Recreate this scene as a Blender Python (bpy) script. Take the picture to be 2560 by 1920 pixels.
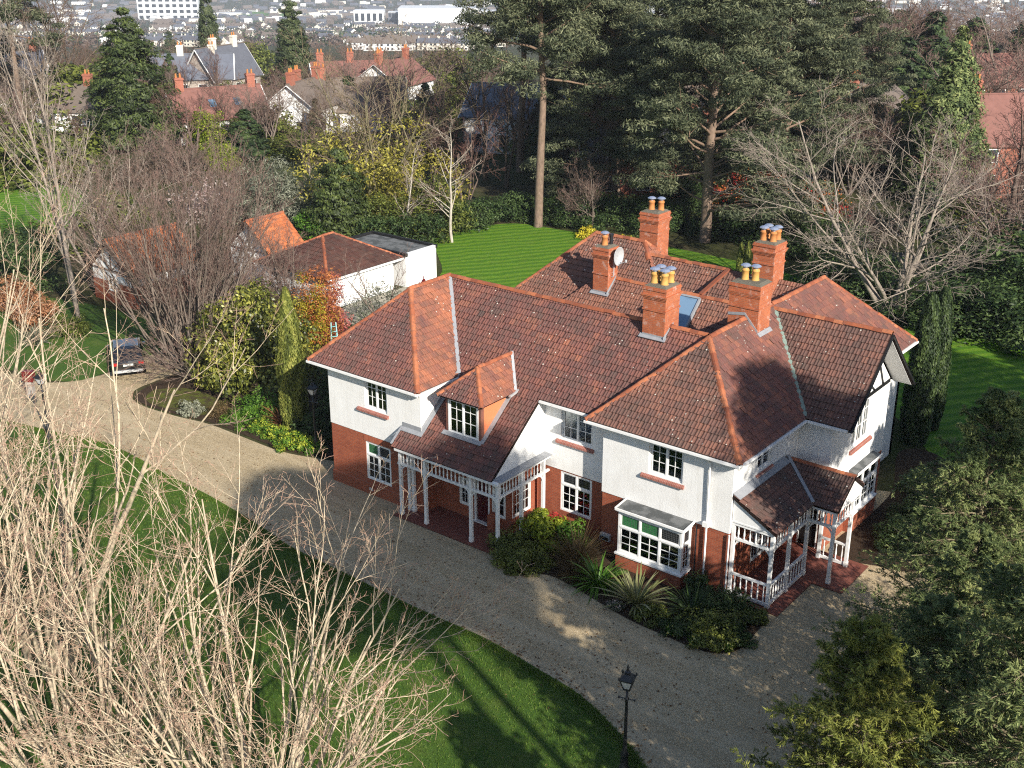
import bpy, math, random
import numpy as np
from mathutils import Vector, Matrix

sc = bpy.context.scene
for o in list(bpy.data.objects):
    bpy.data.objects.remove(o)
COL = sc.collection
R = math.radians

# ------------------------------------------------------------------ camera
CAM = np.array([38.09, -34.70, 25.0])
F_PX, PITCH, YAW = 2965.0, R(21.58), R(38.26)
cd = bpy.data.cameras.new('camera')
cd.sensor_fit = 'HORIZONTAL'
cd.sensor_width = 36.0
cd.lens = 36.0 * F_PX / 2560.0
cd.clip_start = 0.5
cd.clip_end = 20000
cam = bpy.data.objects.new('camera', cd)
cam.location = CAM
cam.rotation_euler = (math.pi / 2 - PITCH, 0, YAW)
COL.objects.link(cam)
sc.camera = cam

# ------------------------------------------------------------------ light
SUN_EL = R(28.5)
TO_SUN_H = (0.917, -0.398)
w = bpy.data.worlds.new('World')
sc.world = w
w.use_nodes = True
wn = w.node_tree
wn.nodes.clear()
wo = wn.nodes.new('ShaderNodeOutputWorld')
wb = wn.nodes.new('ShaderNodeBackground')
ws = wn.nodes.new('ShaderNodeTexSky')
ws.sky_type = 'NISHITA'
ws.sun_disc = False
ws.sun_elevation = SUN_EL
ws.sun_rotation = math.atan2(TO_SUN_H[0], TO_SUN_H[1])
ws.altitude = 60
ws.air_density = 1.0
ws.dust_density = 0.6
ws.ozone_density = 1.0
wb.inputs['Strength'].default_value = 0.095
wn.links.new(ws.outputs[0], wb.inputs[0])
wn.links.new(wb.outputs[0], wo.inputs[0])
sd = bpy.data.lights.new('sun', 'SUN')
sd.energy = 5.0
sd.angle = R(0.53)
sd.color = (1.0, 0.93, 0.82)
sun = bpy.data.objects.new('sun', sd)
ts = Vector((TO_SUN_H[0] * math.cos(SUN_EL), TO_SUN_H[1] * math.cos(SUN_EL), math.sin(SUN_EL)))
sun.rotation_euler = ts.to_track_quat('Z', 'Y').to_euler()
sun.location = (60, -30, 60)
COL.objects.link(sun)

vs = sc.view_settings
sc.display_settings.display_device = 'sRGB'
vs.view_transform = 'Standard'
vs.look = 'None'
vs.exposure = 0.75
vs.gamma = 1.0
vs.use_curve_mapping = False
cy = sc.cycles
cy.max_bounces = 5
cy.diffuse_bounces = 2
cy.glossy_bounces = 2
cy.transmission_bounces = 3
cy.transparent_max_bounces = 6
cy.volume_bounces = 0
cy.caustics_reflective = False
cy.caustics_refractive = False
cy.pixel_filter_type = 'BLACKMAN_HARRIS'
cy.filter_width = 1.15
cy.use_denoising = False
cy.denoiser = 'OPENIMAGEDENOISE'
cy.denoising_input_passes = 'RGB_ALBEDO_NORMAL'
cy.denoising_prefilter = 'ACCURATE'
cy.sample_clamp_indirect = 4.0

# ------------------------------------------------------------------ pixel rays (to find where things stand)
def cam_axes():
    fw = np.array([-math.sin(YAW) * math.cos(PITCH), math.cos(YAW) * math.cos(PITCH), -math.sin(PITCH)])
    rt = np.array([math.cos(YAW), math.sin(YAW), 0.])
    return rt, np.cross(rt, fw), fw
AX = cam_axes()
FWH = np.array([-math.sin(YAW), math.cos(YAW)])
def ray(px, py):
    return AX[0] * (px - 1280) / F_PX - AX[1] * (py - 960) / F_PX + AX[2]
TD = np.array([-9e3, 0, 125, 190, 260, 420, 800, 1300, 2000, 3000, 4500, 12000.])
TZ = np.array([0, 0, 0, -1.6, -8, -26, -58, -98, -140, -200, -270, -330.])
def terrain(x, y):
    d = (x - CAM[0]) * FWH[0] + (y - CAM[1]) * FWH[1]
    return np.interp(d, TD, TZ)
def gp(px, py, z=None):
    """point of the ground (or of height z) that shows at a pixel of the photograph"""
    d = ray(px, py)
    if z is not None:
        return CAM + d * (z - CAM[2]) / d[2]
    t0, t1 = 1.0, 12000.0
    for t in np.geomspace(10, 9000, 260):
        P = CAM + d * t
        if P[2] < terrain(P[0], P[1]):
            t1 = t
            break
        t0 = t
    for _ in range(30):
        tm = (t0 + t1) / 2
        P = CAM + d * tm
        if P[2] < terrain(P[0], P[1]): t1 = tm
        else: t0 = tm
    return CAM + d * t1
def at_depth(px, py, dist):
    """point at horizontal distance dist from the camera along a pixel"""
    d = ray(px, py)
    return CAM + d * dist / math.hypot(d[0], d[1])
def height_for(x, y, py_top):
    """how high a thing standing at x, y must be to reach image row py_top"""
    z0 = float(terrain(x, y))
    lo, hi = 0.0, 90.0
    for _ in range(40):
        m = (lo + hi) / 2
        d = np.array([x, y, z0 + m]) - CAM
        if 960 - F_PX * np.dot(d, AX[1]) / np.dot(d, AX[2]) > py_top: lo = m
        else: hi = m
    return lo

# ------------------------------------------------------------------ object helpers
def tag(o, label=None, cat=None, group=None, kind=None):
    if label: o['label'] = label
    if cat: o['category'] = cat
    if group: o['group'] = group
    if kind: o['kind'] = kind
    return o
def empty(name, loc=(0, 0, 0), parent=None, rz=0.0):
    o = bpy.data.objects.new(name, None)
    o.location = loc
    o.rotation_euler = (0, 0, rz)
    o.empty_display_size = 0.2
    COL.objects.link(o)
    if parent: o.parent = parent
    return o
def add_obj(name, me, parent=None, loc=None, rz=None):
    o = bpy.data.objects.new(name, me)
    COL.objects.link(o)
    if parent: o.parent = parent
    if loc is not None: o.location = loc
    if rz is not None: o.rotation_euler = (0, 0, rz)
    return o
def copy_tree(src, loc, rz=0.0, scale=None, label=None, group=None):
    def cp(o, par):
        c = o.copy()
        COL.objects.link(c)
        if par: c.parent = par
        for ch in KIDS.get(o.name, []): cp(ch, c)
        return c
    c = cp(src, None)
    c.location = loc
    c.rotation_euler = (0, 0, rz)
    if scale is not None: c.scale = scale
    if label: c['label'] = label
    if group: c['group'] = group
    return c
KIDS = {}
def kid(parent, o):
    KIDS.setdefault(parent.name, []).append(o)
    return o

def mesh_np(name, V, faces_by_n, mat=None, tint=None, smooth=False):
    """V (n,3); faces_by_n list of int arrays (m,k)"""
    V = np.asarray(V, dtype=np.float32)
    me = bpy.data.meshes.new(name)
    me.vertices.add(len(V))
    me.vertices.foreach_set('co', V.ravel())
    fl = [np.asarray(f, dtype=np.int32) for f in faces_by_n if len(f)]
    loops = np.concatenate([f.ravel() for f in fl])
    tot = np.concatenate([np.full(len(f), f.shape[1], dtype=np.int32) for f in fl])
    start = np.concatenate([[0], np.cumsum(tot)[:-1]]).astype(np.int32)
    me.loops.add(len(loops))
    me.loops.foreach_set('vertex_index', loops)
    me.polygons.add(len(tot))
    me.polygons.foreach_set('loop_start', start)
    me.polygons.foreach_set('loop_total', tot)
    if smooth:
        me.polygons.foreach_set('use_smooth', np.ones(len(tot), dtype=bool))
    if tint is not None:
        a = me.attributes.new('tint', 'FLOAT', 'POINT')
        a.data.foreach_set('value', np.asarray(tint, dtype=np.float32))
    me.update(calc_edges=True)
    if mat: me.materials.append(mat)
    return me

class MB:
    """collects simple solids and builds them as one mesh"""
    def __init__(s): s.v = []; s.f = []; s.t = []
    def add(s, vs, fs, tint=0.5):
        b = len(s.v)
        s.v.extend([tuple(map(float, p)) for p in vs])
        s.f.extend([[b + i for i in f] for f in fs])
        s.t.extend([tint] * len(vs))
        return s
    def box(s, x0, x1, y0, y1, z0, z1, tint=0.5):
        return s.hexa([(x0, y0, z0), (x1, y0, z0), (x1, y1, z0), (x0, y1, z0), (x0, y0, z1), (x1, y0, z1), (x1, y1, z1), (x0, y1, z1)], tint)
    def hexa(s, c, tint=0.5):
        return s.add(c, [(0, 3, 2, 1), (4, 5, 6, 7), (0, 1, 5, 4), (1, 2, 6, 5), (2, 3, 7, 6), (3, 0, 4, 7)], tint)
    def prism(s, poly, ext, tint=0.5):
        """poly: list of 3D points, ext: 3D offset"""
        n = len(poly)
        e = np.array(ext, float)
        vs = [np.array(p, float) for p in poly] + [np.array(p, float) + e for p in poly]
        fs = [list(range(n))[::-1], list(range(n, 2 * n))] + [(i, (i + 1) % n, n + (i + 1) % n, n + i) for i in range(n)]
        return s.add(vs, fs, tint)
    def bar(s, a, b, w, h=None, up=(0, 0, 1), tint=0.5):
        a = np.array(a, float); b = np.array(b, float); h = h or w
        d = (b - a) / np.linalg.norm(b - a)
        u = np.array(up, float)
        if abs(np.dot(d, u)) > .98: u = np.array([1., 0, 0])
        sx = np.cross(d, u); sx /= np.linalg.norm(sx)
        sy = np.cross(sx, d)
        q = [(-1, -1), (1, -1), (1, 1), (-1, 1)]
        c = [a + sx * i * w / 2 + sy * j * h / 2 for i, j in q] + [b + sx * i * w / 2 + sy * j * h / 2 for i, j in q]
        return s.hexa(c, tint)
    def lathe(s, prof, n=10, c=(0, 0, 0), tint=0.5, cap=True):
        """prof: (radius, z) pairs"""
        vs = []; fs = []
        for r, z in prof:
            for i in range(n):
                a = 2 * math.pi * i / n
                vs.append((c[0] + r * math.cos(a), c[1] + r * math.sin(a), c[2] + z))
        for k in range(len(prof) - 1):
            for i in range(n):
                j = (i + 1) % n
                fs.append((k * n + i, k * n + j, (k + 1) * n + j, (k + 1) * n + i))
        if cap:
            fs.append(list(range(n))[::-1])
            fs.append([(len(prof) - 1) * n + i for i in range(n)])
        return s.add(vs, fs, tint)
    def tube(s, pts, r, n=6, tint=0.5):
        P = np.array(pts, float)
        for a, b in zip(P[:-1], P[1:]):
            d = (b - a) / np.linalg.norm(b - a)
            u = np.array([0, 0, 1.]) if abs(d[2]) < .9 else np.array([1., 0, 0])
            sx = np.cross(d, u); sx /= np.linalg.norm(sx); sy = np.cross(sx, d)
            ring = [sx * math.cos(2 * math.pi * i / n) * r + sy * math.sin(2 * math.pi * i / n) * r for i in range(n)]
            vs = [a + q for q in ring] + [b + q for q in ring]
            s.add(vs, [(i, (i + 1) % n, n + (i + 1) % n, n + i) for i in range(n)] + [list(range(n))[::-1], list(range(n, 2 * n))], tint)
        return s
    def mesh(s, name, mat, smooth=False):
        me = bpy.data.meshes.new(name)
        me.from_pydata(s.v, [], s.f)
        a = me.attributes.new('tint', 'FLOAT', 'POINT')
        a.data.foreach_set('value', np.array(s.t, dtype=np.float32))
        me.materials.append(mat)
        if smooth:
            me.polygons.foreach_set('use_smooth', np.ones(len(me.polygons), dtype=bool))
        me.update()
        return me
    def build(s, name, mat, parent=None, smooth=False, loc=None):
        return add_obj(name, s.mesh(name, mat, smooth), parent, loc)

# ------------------------------------------------------------------ materials
class NT:
    def __init__(s, name):
        s.m = bpy.data.materials.new(name)
        s.m.use_nodes = True
        s.t = s.m.node_tree
        s.t.nodes.clear()
        s.out = s.n('ShaderNodeOutputMaterial')
    def n(s, typ, **kw):
        nd = s.t.nodes.new(typ)
        for k, v in kw.items():
            if k in nd.inputs.keys(): nd.inputs[k].default_value = v
            else: setattr(nd, k, v)
        return nd
    def l(s, a, b): s.t.links.new(a, b)
    def inp(s, sock, v):
        if isinstance(v, bpy.types.NodeSocket): s.l(v, sock)
        else: sock.default_value = v
    def math(s, op, a, b=0.0, c=None, clamp=False):
        nd = s.n('ShaderNodeMath', operation=op, use_clamp=clamp)
        s.inp(nd.inputs[0], a); s.inp(nd.inputs[1], b)
        if c is not None: s.inp(nd.inputs[2], c)
        return nd.outputs[0]
    def mix(s, fac, a, b, blend='MIX'):
        nd = s.n('ShaderNodeMix', data_type='RGBA', blend_type=blend)
        s.inp(nd.inputs[0], fac)
        for i, v in ((6, a), (7, b)):
            if isinstance(v, tuple): v = (*v, 1.0) if len(v) == 3 else v
            s.inp(nd.inputs[i], v)
        return nd.outputs[2]
    def ramp(s, fac, stops, interp='LINEAR'):
        nd = s.n('ShaderNodeValToRGB')
        cr = nd.color_ramp
        cr.interpolation = interp
        while len(cr.elements) < len(stops): cr.elements.new(0.5)
        for e, (p, c) in zip(cr.elements, stops):
            e.position = p
            e.color = (*c, 1.0) if not isinstance(c, (int, float)) else (c, c, c, 1)
        s.l(fac, nd.inputs[0])
        return nd.outputs[0]
    def pos(s): return s.n('ShaderNodeNewGeometry').outputs['Position']
    def obj(s): return s.n('ShaderNodeTexCoord').outputs['Object']
    def tint(s):
        return s.n('ShaderNodeAttribute', attribute_name='tint').outputs['Fac']
    def rnd(s): return s.n('ShaderNodeObjectInfo').outputs['Random']
    def noise(s, vec, scale, detail=4.0, rough=0.6, out=0):
        nd = s.n('ShaderNodeTexNoise', Scale=scale, Detail=detail, Roughness=rough)
        if vec is not None: s.l(vec, nd.inputs['Vector'])
        return nd.outputs[out]
    def voro(s, vec, scale, feature='F1', out=0):
        nd = s.n('ShaderNodeTexVoronoi', feature=feature, Scale=scale)
        s.l(vec, nd.inputs['Vector'])
        return nd.outputs[out]
    def scale(s, vec, v):
        nd = s.n('ShaderNodeMapping')
        nd.inputs['Scale'].default_value = v
        s.l(vec, nd.inputs[0])
        return nd.outputs[0]
    def bump(s, h, strength=0.5, dist=0.02, normal=None):
        nd = s.n('ShaderNodeBump', Strength=strength, Distance=dist)
        s.l(h, nd.inputs['Height'])
        if normal is not None: s.l(normal, nd.inputs['Normal'])
        return nd.outputs[0]
    def bsdf(s, col, rough=0.7, spec=0.5, metal=0.0, normal=None, translucent=0.0, tcol=None, **kw):
        p = s.n('ShaderNodeBsdfPrincipled')
        s.inp(p.inputs['Base Color'], (*col, 1.0) if isinstance(col, tuple) and len(col) == 3 else col)
        s.inp(p.inputs['Roughness'], rough)
        s.inp(p.inputs['Specular IOR Level'], spec)
        s.inp(p.inputs['Metallic'], metal)
        if normal is not None: s.l(normal, p.inputs['Normal'])
        for k, v in kw.items(): s.inp(p.inputs[k], v)
        o = p.outputs[0]
        if translucent:
            tr = s.n('ShaderNodeBsdfTranslucent')
            s.inp(tr.inputs[0], tcol if tcol is not None else ((*col, 1.0) if isinstance(col, tuple) and len(col) == 3 else col))
            mx = s.n('ShaderNodeMixShader')
            mx.inputs[0].default_value = translucent
            s.l(o, mx.inputs[1]); s.l(tr.outputs[0], mx.inputs[2])
            o = mx.outputs[0]
        s.l(o, s.out.inputs[0])
        return s.m

M = {}
def wall_uv(t):
    """(along the wall, height) from the world position, for walls that run along X or Y"""
    g = t.n('ShaderNodeNewGeometry')
    sp = t.n('ShaderNodeSeparateXYZ'); t.l(g.outputs['Position'], sp.inputs[0])
    sn = t.n('ShaderNodeSeparateXYZ'); t.l(g.outputs['True Normal'], sn.inputs[0])
    isx = t.math('GREATER_THAN', t.math('ABSOLUTE', sn.outputs[0]), 0.5)
    u = t.math('ADD', t.math('MULTIPLY', sp.outputs[1], isx), t.math('MULTIPLY', sp.outputs[0], t.math('SUBTRACT', 1.0, isx)))
    cb = t.n('ShaderNodeCombineXYZ')
    t.l(u, cb.inputs[0]); t.l(sp.outputs[2], cb.inputs[1])
    return cb.outputs[0]
def brick_mat(name, c1, c2, mortar, dark=0.35, patch=(0.5, 0.42, 0.36), patch_amt=0.0, bw=0.235, bh=0.078):
    t = NT(name)
    uv = wall_uv(t)
    b = t.n('ShaderNodeTexBrick', Scale=1.0)
    t.l(uv, b.inputs['Vector'])
    b.inputs['Color1'].default_value = (*c1, 1)
    b.inputs['Color2'].default_value = (*c2, 1)
    b.inputs['Mortar'].default_value = (*mortar, 1)
    b.inputs['Mortar Size'].default_value = 0.008
    b.inputs['Mortar Smooth'].default_value = 0.3
    b.inputs['Bias'].default_value = -0.2
    b.inputs['Brick Width'].default_value = bw
    b.inputs['Row Height'].default_value = bh
    p = t.pos()
    n1 = t.noise(p, 1.3, 5, .65)
    n2 = t.noise(p, 9.0, 3, .6)
    c = t.mix(t.math('MULTIPLY', t.ramp(n1, [(.42, 0.), (.72, 1.)]), dark), b.outputs[0], (c2[0] * .45, c2[1] * .45, c2[2] * .5))
    c = t.mix(t.math('MULTIPLY', t.ramp(n2, [(.35, 0.), (.75, 1.)]), .35), c, (c1[0] * 1.25, c1[1] * 1.4, c1[2] * 1.5))
    if patch_amt:
        c = t.mix(t.math('MULTIPLY', t.ramp(t.noise(p, 3.2, 5, .7), [(.55, 0.), (.66, 1.)]), patch_amt), c, patch)
    nrm = t.bump(t.math('SUBTRACT', t.math('MULTIPLY', n2, .3), b.outputs['Fac']), 0.7, 0.012)
    return t.bsdf(c, 0.85, 0.25, normal=nrm)
M['brick'] = brick_mat('red_brick', (.33, .085, .04), (.22, .05, .028), (.26, .17, .12), .3)
M['chimney_brick'] = brick_mat('chimney_brick', (.42, .12, .05), (.30, .075, .035), (.36, .2, .13), .3, (.55, .45, .4), .45)
M['brick_far'] = brick_mat('distant_brick', (.36, .12, .075), (.27, .08, .05), (.3, .2, .16), .2)

t = NT('roughcast_render')
p = t.pos()
n = t.noise(p, 16, 3, .65)
n3 = t.noise(p, 1.1, 5, .6)
c = t.mix(t.ramp(n3, [(.35, 0.), (.75, 1.)]), (.81, .81, .80), (.73, .72, .70))
st = t.noise(t.scale(p, (2.6, 2.6, .22)), 3.0, 4, .7)
c = t.mix(t.math('MULTIPLY', t.ramp(st, [(.50, 0.), (.70, 1.)]), .28), c, (.55, .53, .49))
M['render'] = t.bsdf(c, 0.9, 0.2, normal=t.bump(t.ramp(n, [(.3, 0.), (.7, 1.)]), 0.22, 0.015))
t = NT('smooth_white_render')
p = t.pos()
c = t.mix(t.ramp(t.noise(p, 1.0, 6, .65), [(.4, 0.), (.8, 1.)]), (.8, .8, .79), (.72, .715, .70))
M['white_wall'] = t.bsdf(c, 0.85, 0.3)
t = NT('white_paint')
p = t.pos()
c = t.mix(t.ramp(t.noise(p, 4.0, 6, .7), [(.5, 0.), (.78, 1.)]), (.80, .80, .79), (.62, .61, .58))
M['paint'] = t.bsdf(c, 0.45, 0.4)

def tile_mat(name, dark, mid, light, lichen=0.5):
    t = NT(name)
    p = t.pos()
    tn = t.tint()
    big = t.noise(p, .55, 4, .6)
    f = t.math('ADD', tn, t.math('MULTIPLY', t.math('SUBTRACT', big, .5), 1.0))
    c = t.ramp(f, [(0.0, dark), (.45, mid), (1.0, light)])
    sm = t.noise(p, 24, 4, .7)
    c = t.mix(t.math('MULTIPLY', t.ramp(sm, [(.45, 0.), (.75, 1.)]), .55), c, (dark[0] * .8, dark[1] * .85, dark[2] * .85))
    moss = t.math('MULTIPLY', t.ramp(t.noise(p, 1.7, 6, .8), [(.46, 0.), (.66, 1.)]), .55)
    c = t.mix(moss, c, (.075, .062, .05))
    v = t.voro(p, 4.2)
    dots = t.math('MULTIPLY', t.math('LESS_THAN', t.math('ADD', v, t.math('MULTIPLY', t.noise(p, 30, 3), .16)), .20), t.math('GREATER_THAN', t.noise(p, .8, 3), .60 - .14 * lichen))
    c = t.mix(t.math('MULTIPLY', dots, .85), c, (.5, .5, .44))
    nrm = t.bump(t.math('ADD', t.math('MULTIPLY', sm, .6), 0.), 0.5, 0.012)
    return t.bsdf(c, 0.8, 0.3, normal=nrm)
M['tile'] = tile_mat('clay_roof_tile', (.08, .054, .049), (.165, .068, .056), (.37, .135, .072))
M['tile_old'] = tile_mat('weathered_roof_tile', (.065, .048, .043), (.145, .072, .057), (.29, .12, .075), .9)
M['under'] = NT('roof_underlay').bsdf((.02, .013, .011), .95, .1)
t = NT('ridge_tile_clay')
c = t.ramp(t.rnd(), [(0., (.22, .065, .033)), (.55, (.33, .10, .045)), (1., (.42, .15, .07))])
p = t.pos()
c = t.mix(t.math('MULTIPLY', t.ramp(t.noise(p, 5, 5, .7), [(.45, 0.), (.7, 1.)]), .6), c, (.11, .065, .05))
M['ridge'] = t.bsdf(c, .8, .3, normal=t.bump(t.noise(p, 30, 3), .4, .01))
t = NT('lead_flashing')
c = t.mix(t.noise(t.pos(), 6, 5, .7), (.17, .18, .2), (.36, .37, .39))
M['lead'] = t.bsdf(c, .5, .4)
t = NT('copper_green_valley')
c = t.mix(t.noise(t.pos(), 8, 5, .7), (.08, .13, .11), (.27, .33, .29))
M['verdigris'] = t.bsdf(c, .7, .3)
t = NT('felt_flat_roof')
p = t.pos()
c = t.mix(t.ramp(t.noise(p, 1.6, 6, .6), [(.45, 0.), (.55, 1.)]), (.07, .075, .075), (.14, .145, .145))
M['felt'] = t.bsdf(c, .75, .4)
def plain(name, col, rough=.6, spec=.4, metal=0., var=.18, sc_=7.0, coat=0.0):
    t = NT(name)
    c = t.mix(t.noise(t.pos(), sc_, 5, .65), tuple(x * (1 - var) for x in col), tuple(min(1, x * (1 + var)) for x in col))
    return t.bsdf(c, rough, spec, metal, **({'Coat Weight': coat} if coat else {}))
M['black'] = plain('black_painted_timber', (.012, .012, .013), .5)
M['iron'] = plain('black_cast_iron', (.016, .017, .02), .42, .5)
M['door_red'] = plain('dark_red_door', (.07, .008, .01), .35, .5)
M['door_black'] = plain('dark_door', (.012, .010, .010), .4, .5)
M['terracotta'] = plain('terracotta_pot', (.42, .17, .055), .75, .3, 0, .3)
M['buffpot'] = plain('buff_clay_pot', (.48, .27, .075), .7, .3, 0, .3)
M['cowl'] = plain('zinc_cowl', (.42, .47, .60), .35, .6, .6)
M['galv'] = plain('pale_grey_metal', (.5, .51, .52), .45, .5, .3)
M['orange_render'] = plain('terracotta_painted_cheek', (.62, .19, .085), .8, .3, 0, .12)
M['pavingred'] = plain('red_clay_paver', (.17, .055, .04), .75, .35, 0, .4, 5)
M['grout'] = plain('pale_grout', (.20, .15, .12), .9, .2, 0, .2, 5)
M['fabric'] = plain('cream_curtain', (.55, .52, .46), .9, .1)
M['room'] = plain('interior_plaster', (.16, .145, .13), .9, .1)
M['brass'] = plain('brass', (.5, .34, .12), .35, .5, .8)
t = NT('window_glass')
fr = t.n('ShaderNodeFresnel', IOR=1.5)
gl = t.n('ShaderNodeBsdfGlossy', Roughness=0.03)
gl.inputs[0].default_value = (.9, .95, 1, 1)
tr = t.n('ShaderNodeBsdfTransparent')
tr.inputs[0].default_value = (.62, .68, .66, 1)
mx = t.n('ShaderNodeMixShader')
t.l(t.math('ADD', t.math('MULTIPLY', fr.outputs[0], 1.6), .05, clamp=True), mx.inputs[0])
t.l(tr.outputs[0], mx.inputs[1]); t.l(gl.outputs[0], mx.inputs[2])
t.l(mx.outputs[0], t.out.inputs[0])
M['glass'] = t.m
def leaded(name, col):
    t = NT(name)
    uv = wall_uv(t)
    b = t.n('ShaderNodeTexBrick', Scale=1.0, offset=0.0)
    t.l(uv, b.inputs['Vector'])
    b.inputs['Brick Width'].default_value = .075
    b.inputs['Row Height'].default_value = .085
    b.inputs['Mortar Size'].default_value = .006
    b.inputs['Color1'].default_value = (*col, 1); b.inputs['Color2'].default_value = (col[0] * .7, col[1] * .7, col[2] * .7, 1)
    b.inputs['Mortar'].default_value = (.10, .105, .11, 1)
    return t.bsdf(b.outputs[0], .15, .6)
M['leaded'] = leaded('leaded_glass', (.012, .014, .016))
M['leaded_green'] = leaded('green_stained_glass', (.02, .17, .045))
t = NT('dark_glass_far')
M['glass_far'] = t.bsdf((.03, .035, .045), .12, .7)
# ------------------------------------------------------------------ ground materials
t = NT('rough_ground')
p = t.pos()
a = t.noise(p, .12, 6, .6)
b = t.noise(p, 1.4, 6, .7)
c = t.mix(t.ramp(a, [(.4, 0.), (.6, 1.)]), (.055, .075, .018), (.075, .058, .034))
c = t.mix(t.ramp(b, [(.35, 0.), (.7, 1.)]), c, (.03, .032, .014))
M['ground'] = t.bsdf(c, .95, .1, normal=t.bump(b, .6, .15))
def lawn_mat(name, c1, c2, ang, stripe=.55, worn=.35):
    t = NT(name)
    p = t.pos()
    mp = t.n('ShaderNodeMapping'); mp.inputs['Rotation'].default_value = (0, 0, ang)
    t.l(p, mp.inputs[0])
    wv = t.n('ShaderNodeTexWave', Scale=.33, Distortion=3.5, Detail=3.0)
    wv.inputs['Detail Scale'].default_value = 1.6
    t.l(mp.outputs[0], wv.inputs[0])
    st = t.ramp(wv.outputs['Fac'], [(.35, 0.), (.65, 1.)])
    fine = t.noise(t.scale(mp.outputs[0], (1.5, 7, 4)), 4.0, 5, .75)
    med = t.noise(p, .8, 5, .65)
    c = t.mix(t.math('MULTIPLY', st, stripe), c1, c2)
    c = t.mix(t.math('MULTIPLY', t.ramp(fine, [(.35, 0.), (.62, 1.)]), .75), c, tuple(x * .5 for x in c1))
    c = t.mix(t.math('MULTIPLY', t.ramp(med, [(.5, 0.), (.75, 1.)]), worn), c, (.13, .15, .03))
    return t.bsdf(c, .8, .25, normal=t.bump(t.noise(p, 22, 4, .8), .8, .05))
M['lawn'] = lawn_mat('mown_lawn', (.075, .19, .008), (.19, .33, .02), R(33), .75, .3)
M['lawn_moss'] = lawn_mat('mossy_lawn', (.055, .12, .012), (.08, .14, .014), R(-20), .4, .6)
t = NT('gravel')
p = t.pos()
v = t.voro(p, 42.0, 'F1', 1)
vd = t.voro(p, 42.0)
sp = t.n('ShaderNodeSeparateColor'); t.l(v, sp.inputs[0])
c = t.ramp(sp.outputs[0], [(0., (.20, .15, .09)), (.35, (.40, .31, .18)), (.75, (.54, .42, .25)), (1., (.68, .58, .42))])
big = t.noise(p, .35, 5, .6)
c = t.mix(t.math('MULTIPLY', t.ramp(big, [(.4, 0.), (.7, 1.)]), .4), c, (.30, .225, .135))
c = t.mix(t.math('MULTIPLY', t.ramp(t.noise(p, 9, 4, .7), [(.5, 0.), (.75, 1.)]), .5), c, (.20, .155, .10))
tr = t.noise(t.scale(p, (.12, .9, 1)), 1.6, 4, .6)
c = t.mix(t.math('MULTIPLY', t.ramp(tr, [(.45, 0.), (.65, 1.)]), .35), c, (.62, .52, .36))
c = t.mix(t.math('MULTIPLY', t.math('GREATER_THAN', t.noise(p, 55, 2, .5), .69), .85), c, (.05, .03, .02))
M['gravel'] = t.bsdf(c, .9, .25, normal=t.bump(t.math('SUBTRACT', 1.0, vd), .8, .02))
t = NT('bed_soil')
p = t.pos()
c = t.mix(t.noise(p, 6, 6, .7), (.022, .015, .010), (.075, .05, .032))
M['soil'] = t.bsdf(c, .95, .15, normal=t.bump(t.noise(p, 14, 5, .75), .9, .08))
t = NT('mossy_soil')
p = t.pos()
c = t.mix(t.ramp(t.noise(p, 2.5, 6, .7), [(.4, 0.), (.6, 1.)]), (.10, .115, .02), (.06, .045, .025))
M['moss'] = t.bsdf(c, .95, .15, normal=t.bump(t.noise(p, 12, 5, .75), .9, .08))
M['asphalt'] = plain('tarmac', (.05, .05, .052), .9, .2, 0, .25, 3)

# ------------------------------------------------------------------ ground sheet that falls away to the town
dd = np.concatenate([np.arange(-170, 200, 9.0), np.geomspace(200, 9000, 60)])
ll = np.concatenate([-np.geomspace(200, 7000, 26)[::-1], np.arange(-195, 200, 13.0), np.geomspace(200, 7000, 26)])
DG, LG = np.meshgrid(dd, ll, indexing='ij')
RTH = np.array([math.cos(YAW), math.sin(YAW)])
gx = CAM[0] + DG * FWH[0] + LG * RTH[0]
gy = CAM[1] + DG * FWH[1] + LG * RTH[1]
gz = terrain(gx, gy)
V = np.stack([gx, gy, gz], -1).reshape(-1, 3)
nl = len(ll)
i, j = np.meshgrid(np.arange(len(dd) - 1), np.arange(nl - 1), indexing='ij')
Fq = np.stack([i * nl + j, i * nl + j + 1, (i + 1) * nl + j + 1, (i + 1) * nl + j], -1).reshape(-1, 4)
tag(add_obj('ground', mesh_np('ground', V, [Fq], M['ground'])), kind='structure')

def smooth_poly(pts, n=4):
    """closed Catmull-Rom through pts"""
    P = np.array(pts, float); m = len(P); out = []
    for k in range(m):
        a, b, c, d = P[k - 1], P[k], P[(k + 1) % m], P[(k + 2) % m]
        for s in np.arange(n) / n:
            out.append(.5 * ((2 * b) + (c - a) * s + (2 * a - 5 * b + 4 * c - d) * s * s + (3 * b - a - 3 * c + d) * s ** 3))
    return out
def sheet(name, pts, z, mat, smooth=True, thick=0.0):
    P = smooth_poly(pts) if smooth else [np.array(q, float) for q in pts]
    mb = MB()
    if thick:
        mb.prism([(q[0], q[1], z - thick) for q in P], (0, 0, thick))
    else:
        mb.add([(q[0], q[1], z) for q in P], [list(range(len(P)))])
    return tag(mb.build(name, mat), kind='structure')
LOWER = [(-30, -8.6), (-24, -7.2), (-19, -6), (-15.6, -5.2), (-12.5, -4.4), (-9.8, -4.4), (-6.5, -4.7), (-3.4, -4.85), (.5, -5.3), (3.2, -5.75), (6.4, -5.85),
         (9, -5.95), (11.7, -5.97), (14.2, -5.95), (17, -6.3), (18.9, -6.6), (20.9, -7.4), (22.6, -8.4), (24.2, -10.2), (25.4, -12.8), (26.0, -16), (26.2, -22), (26.3, -30)]
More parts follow.
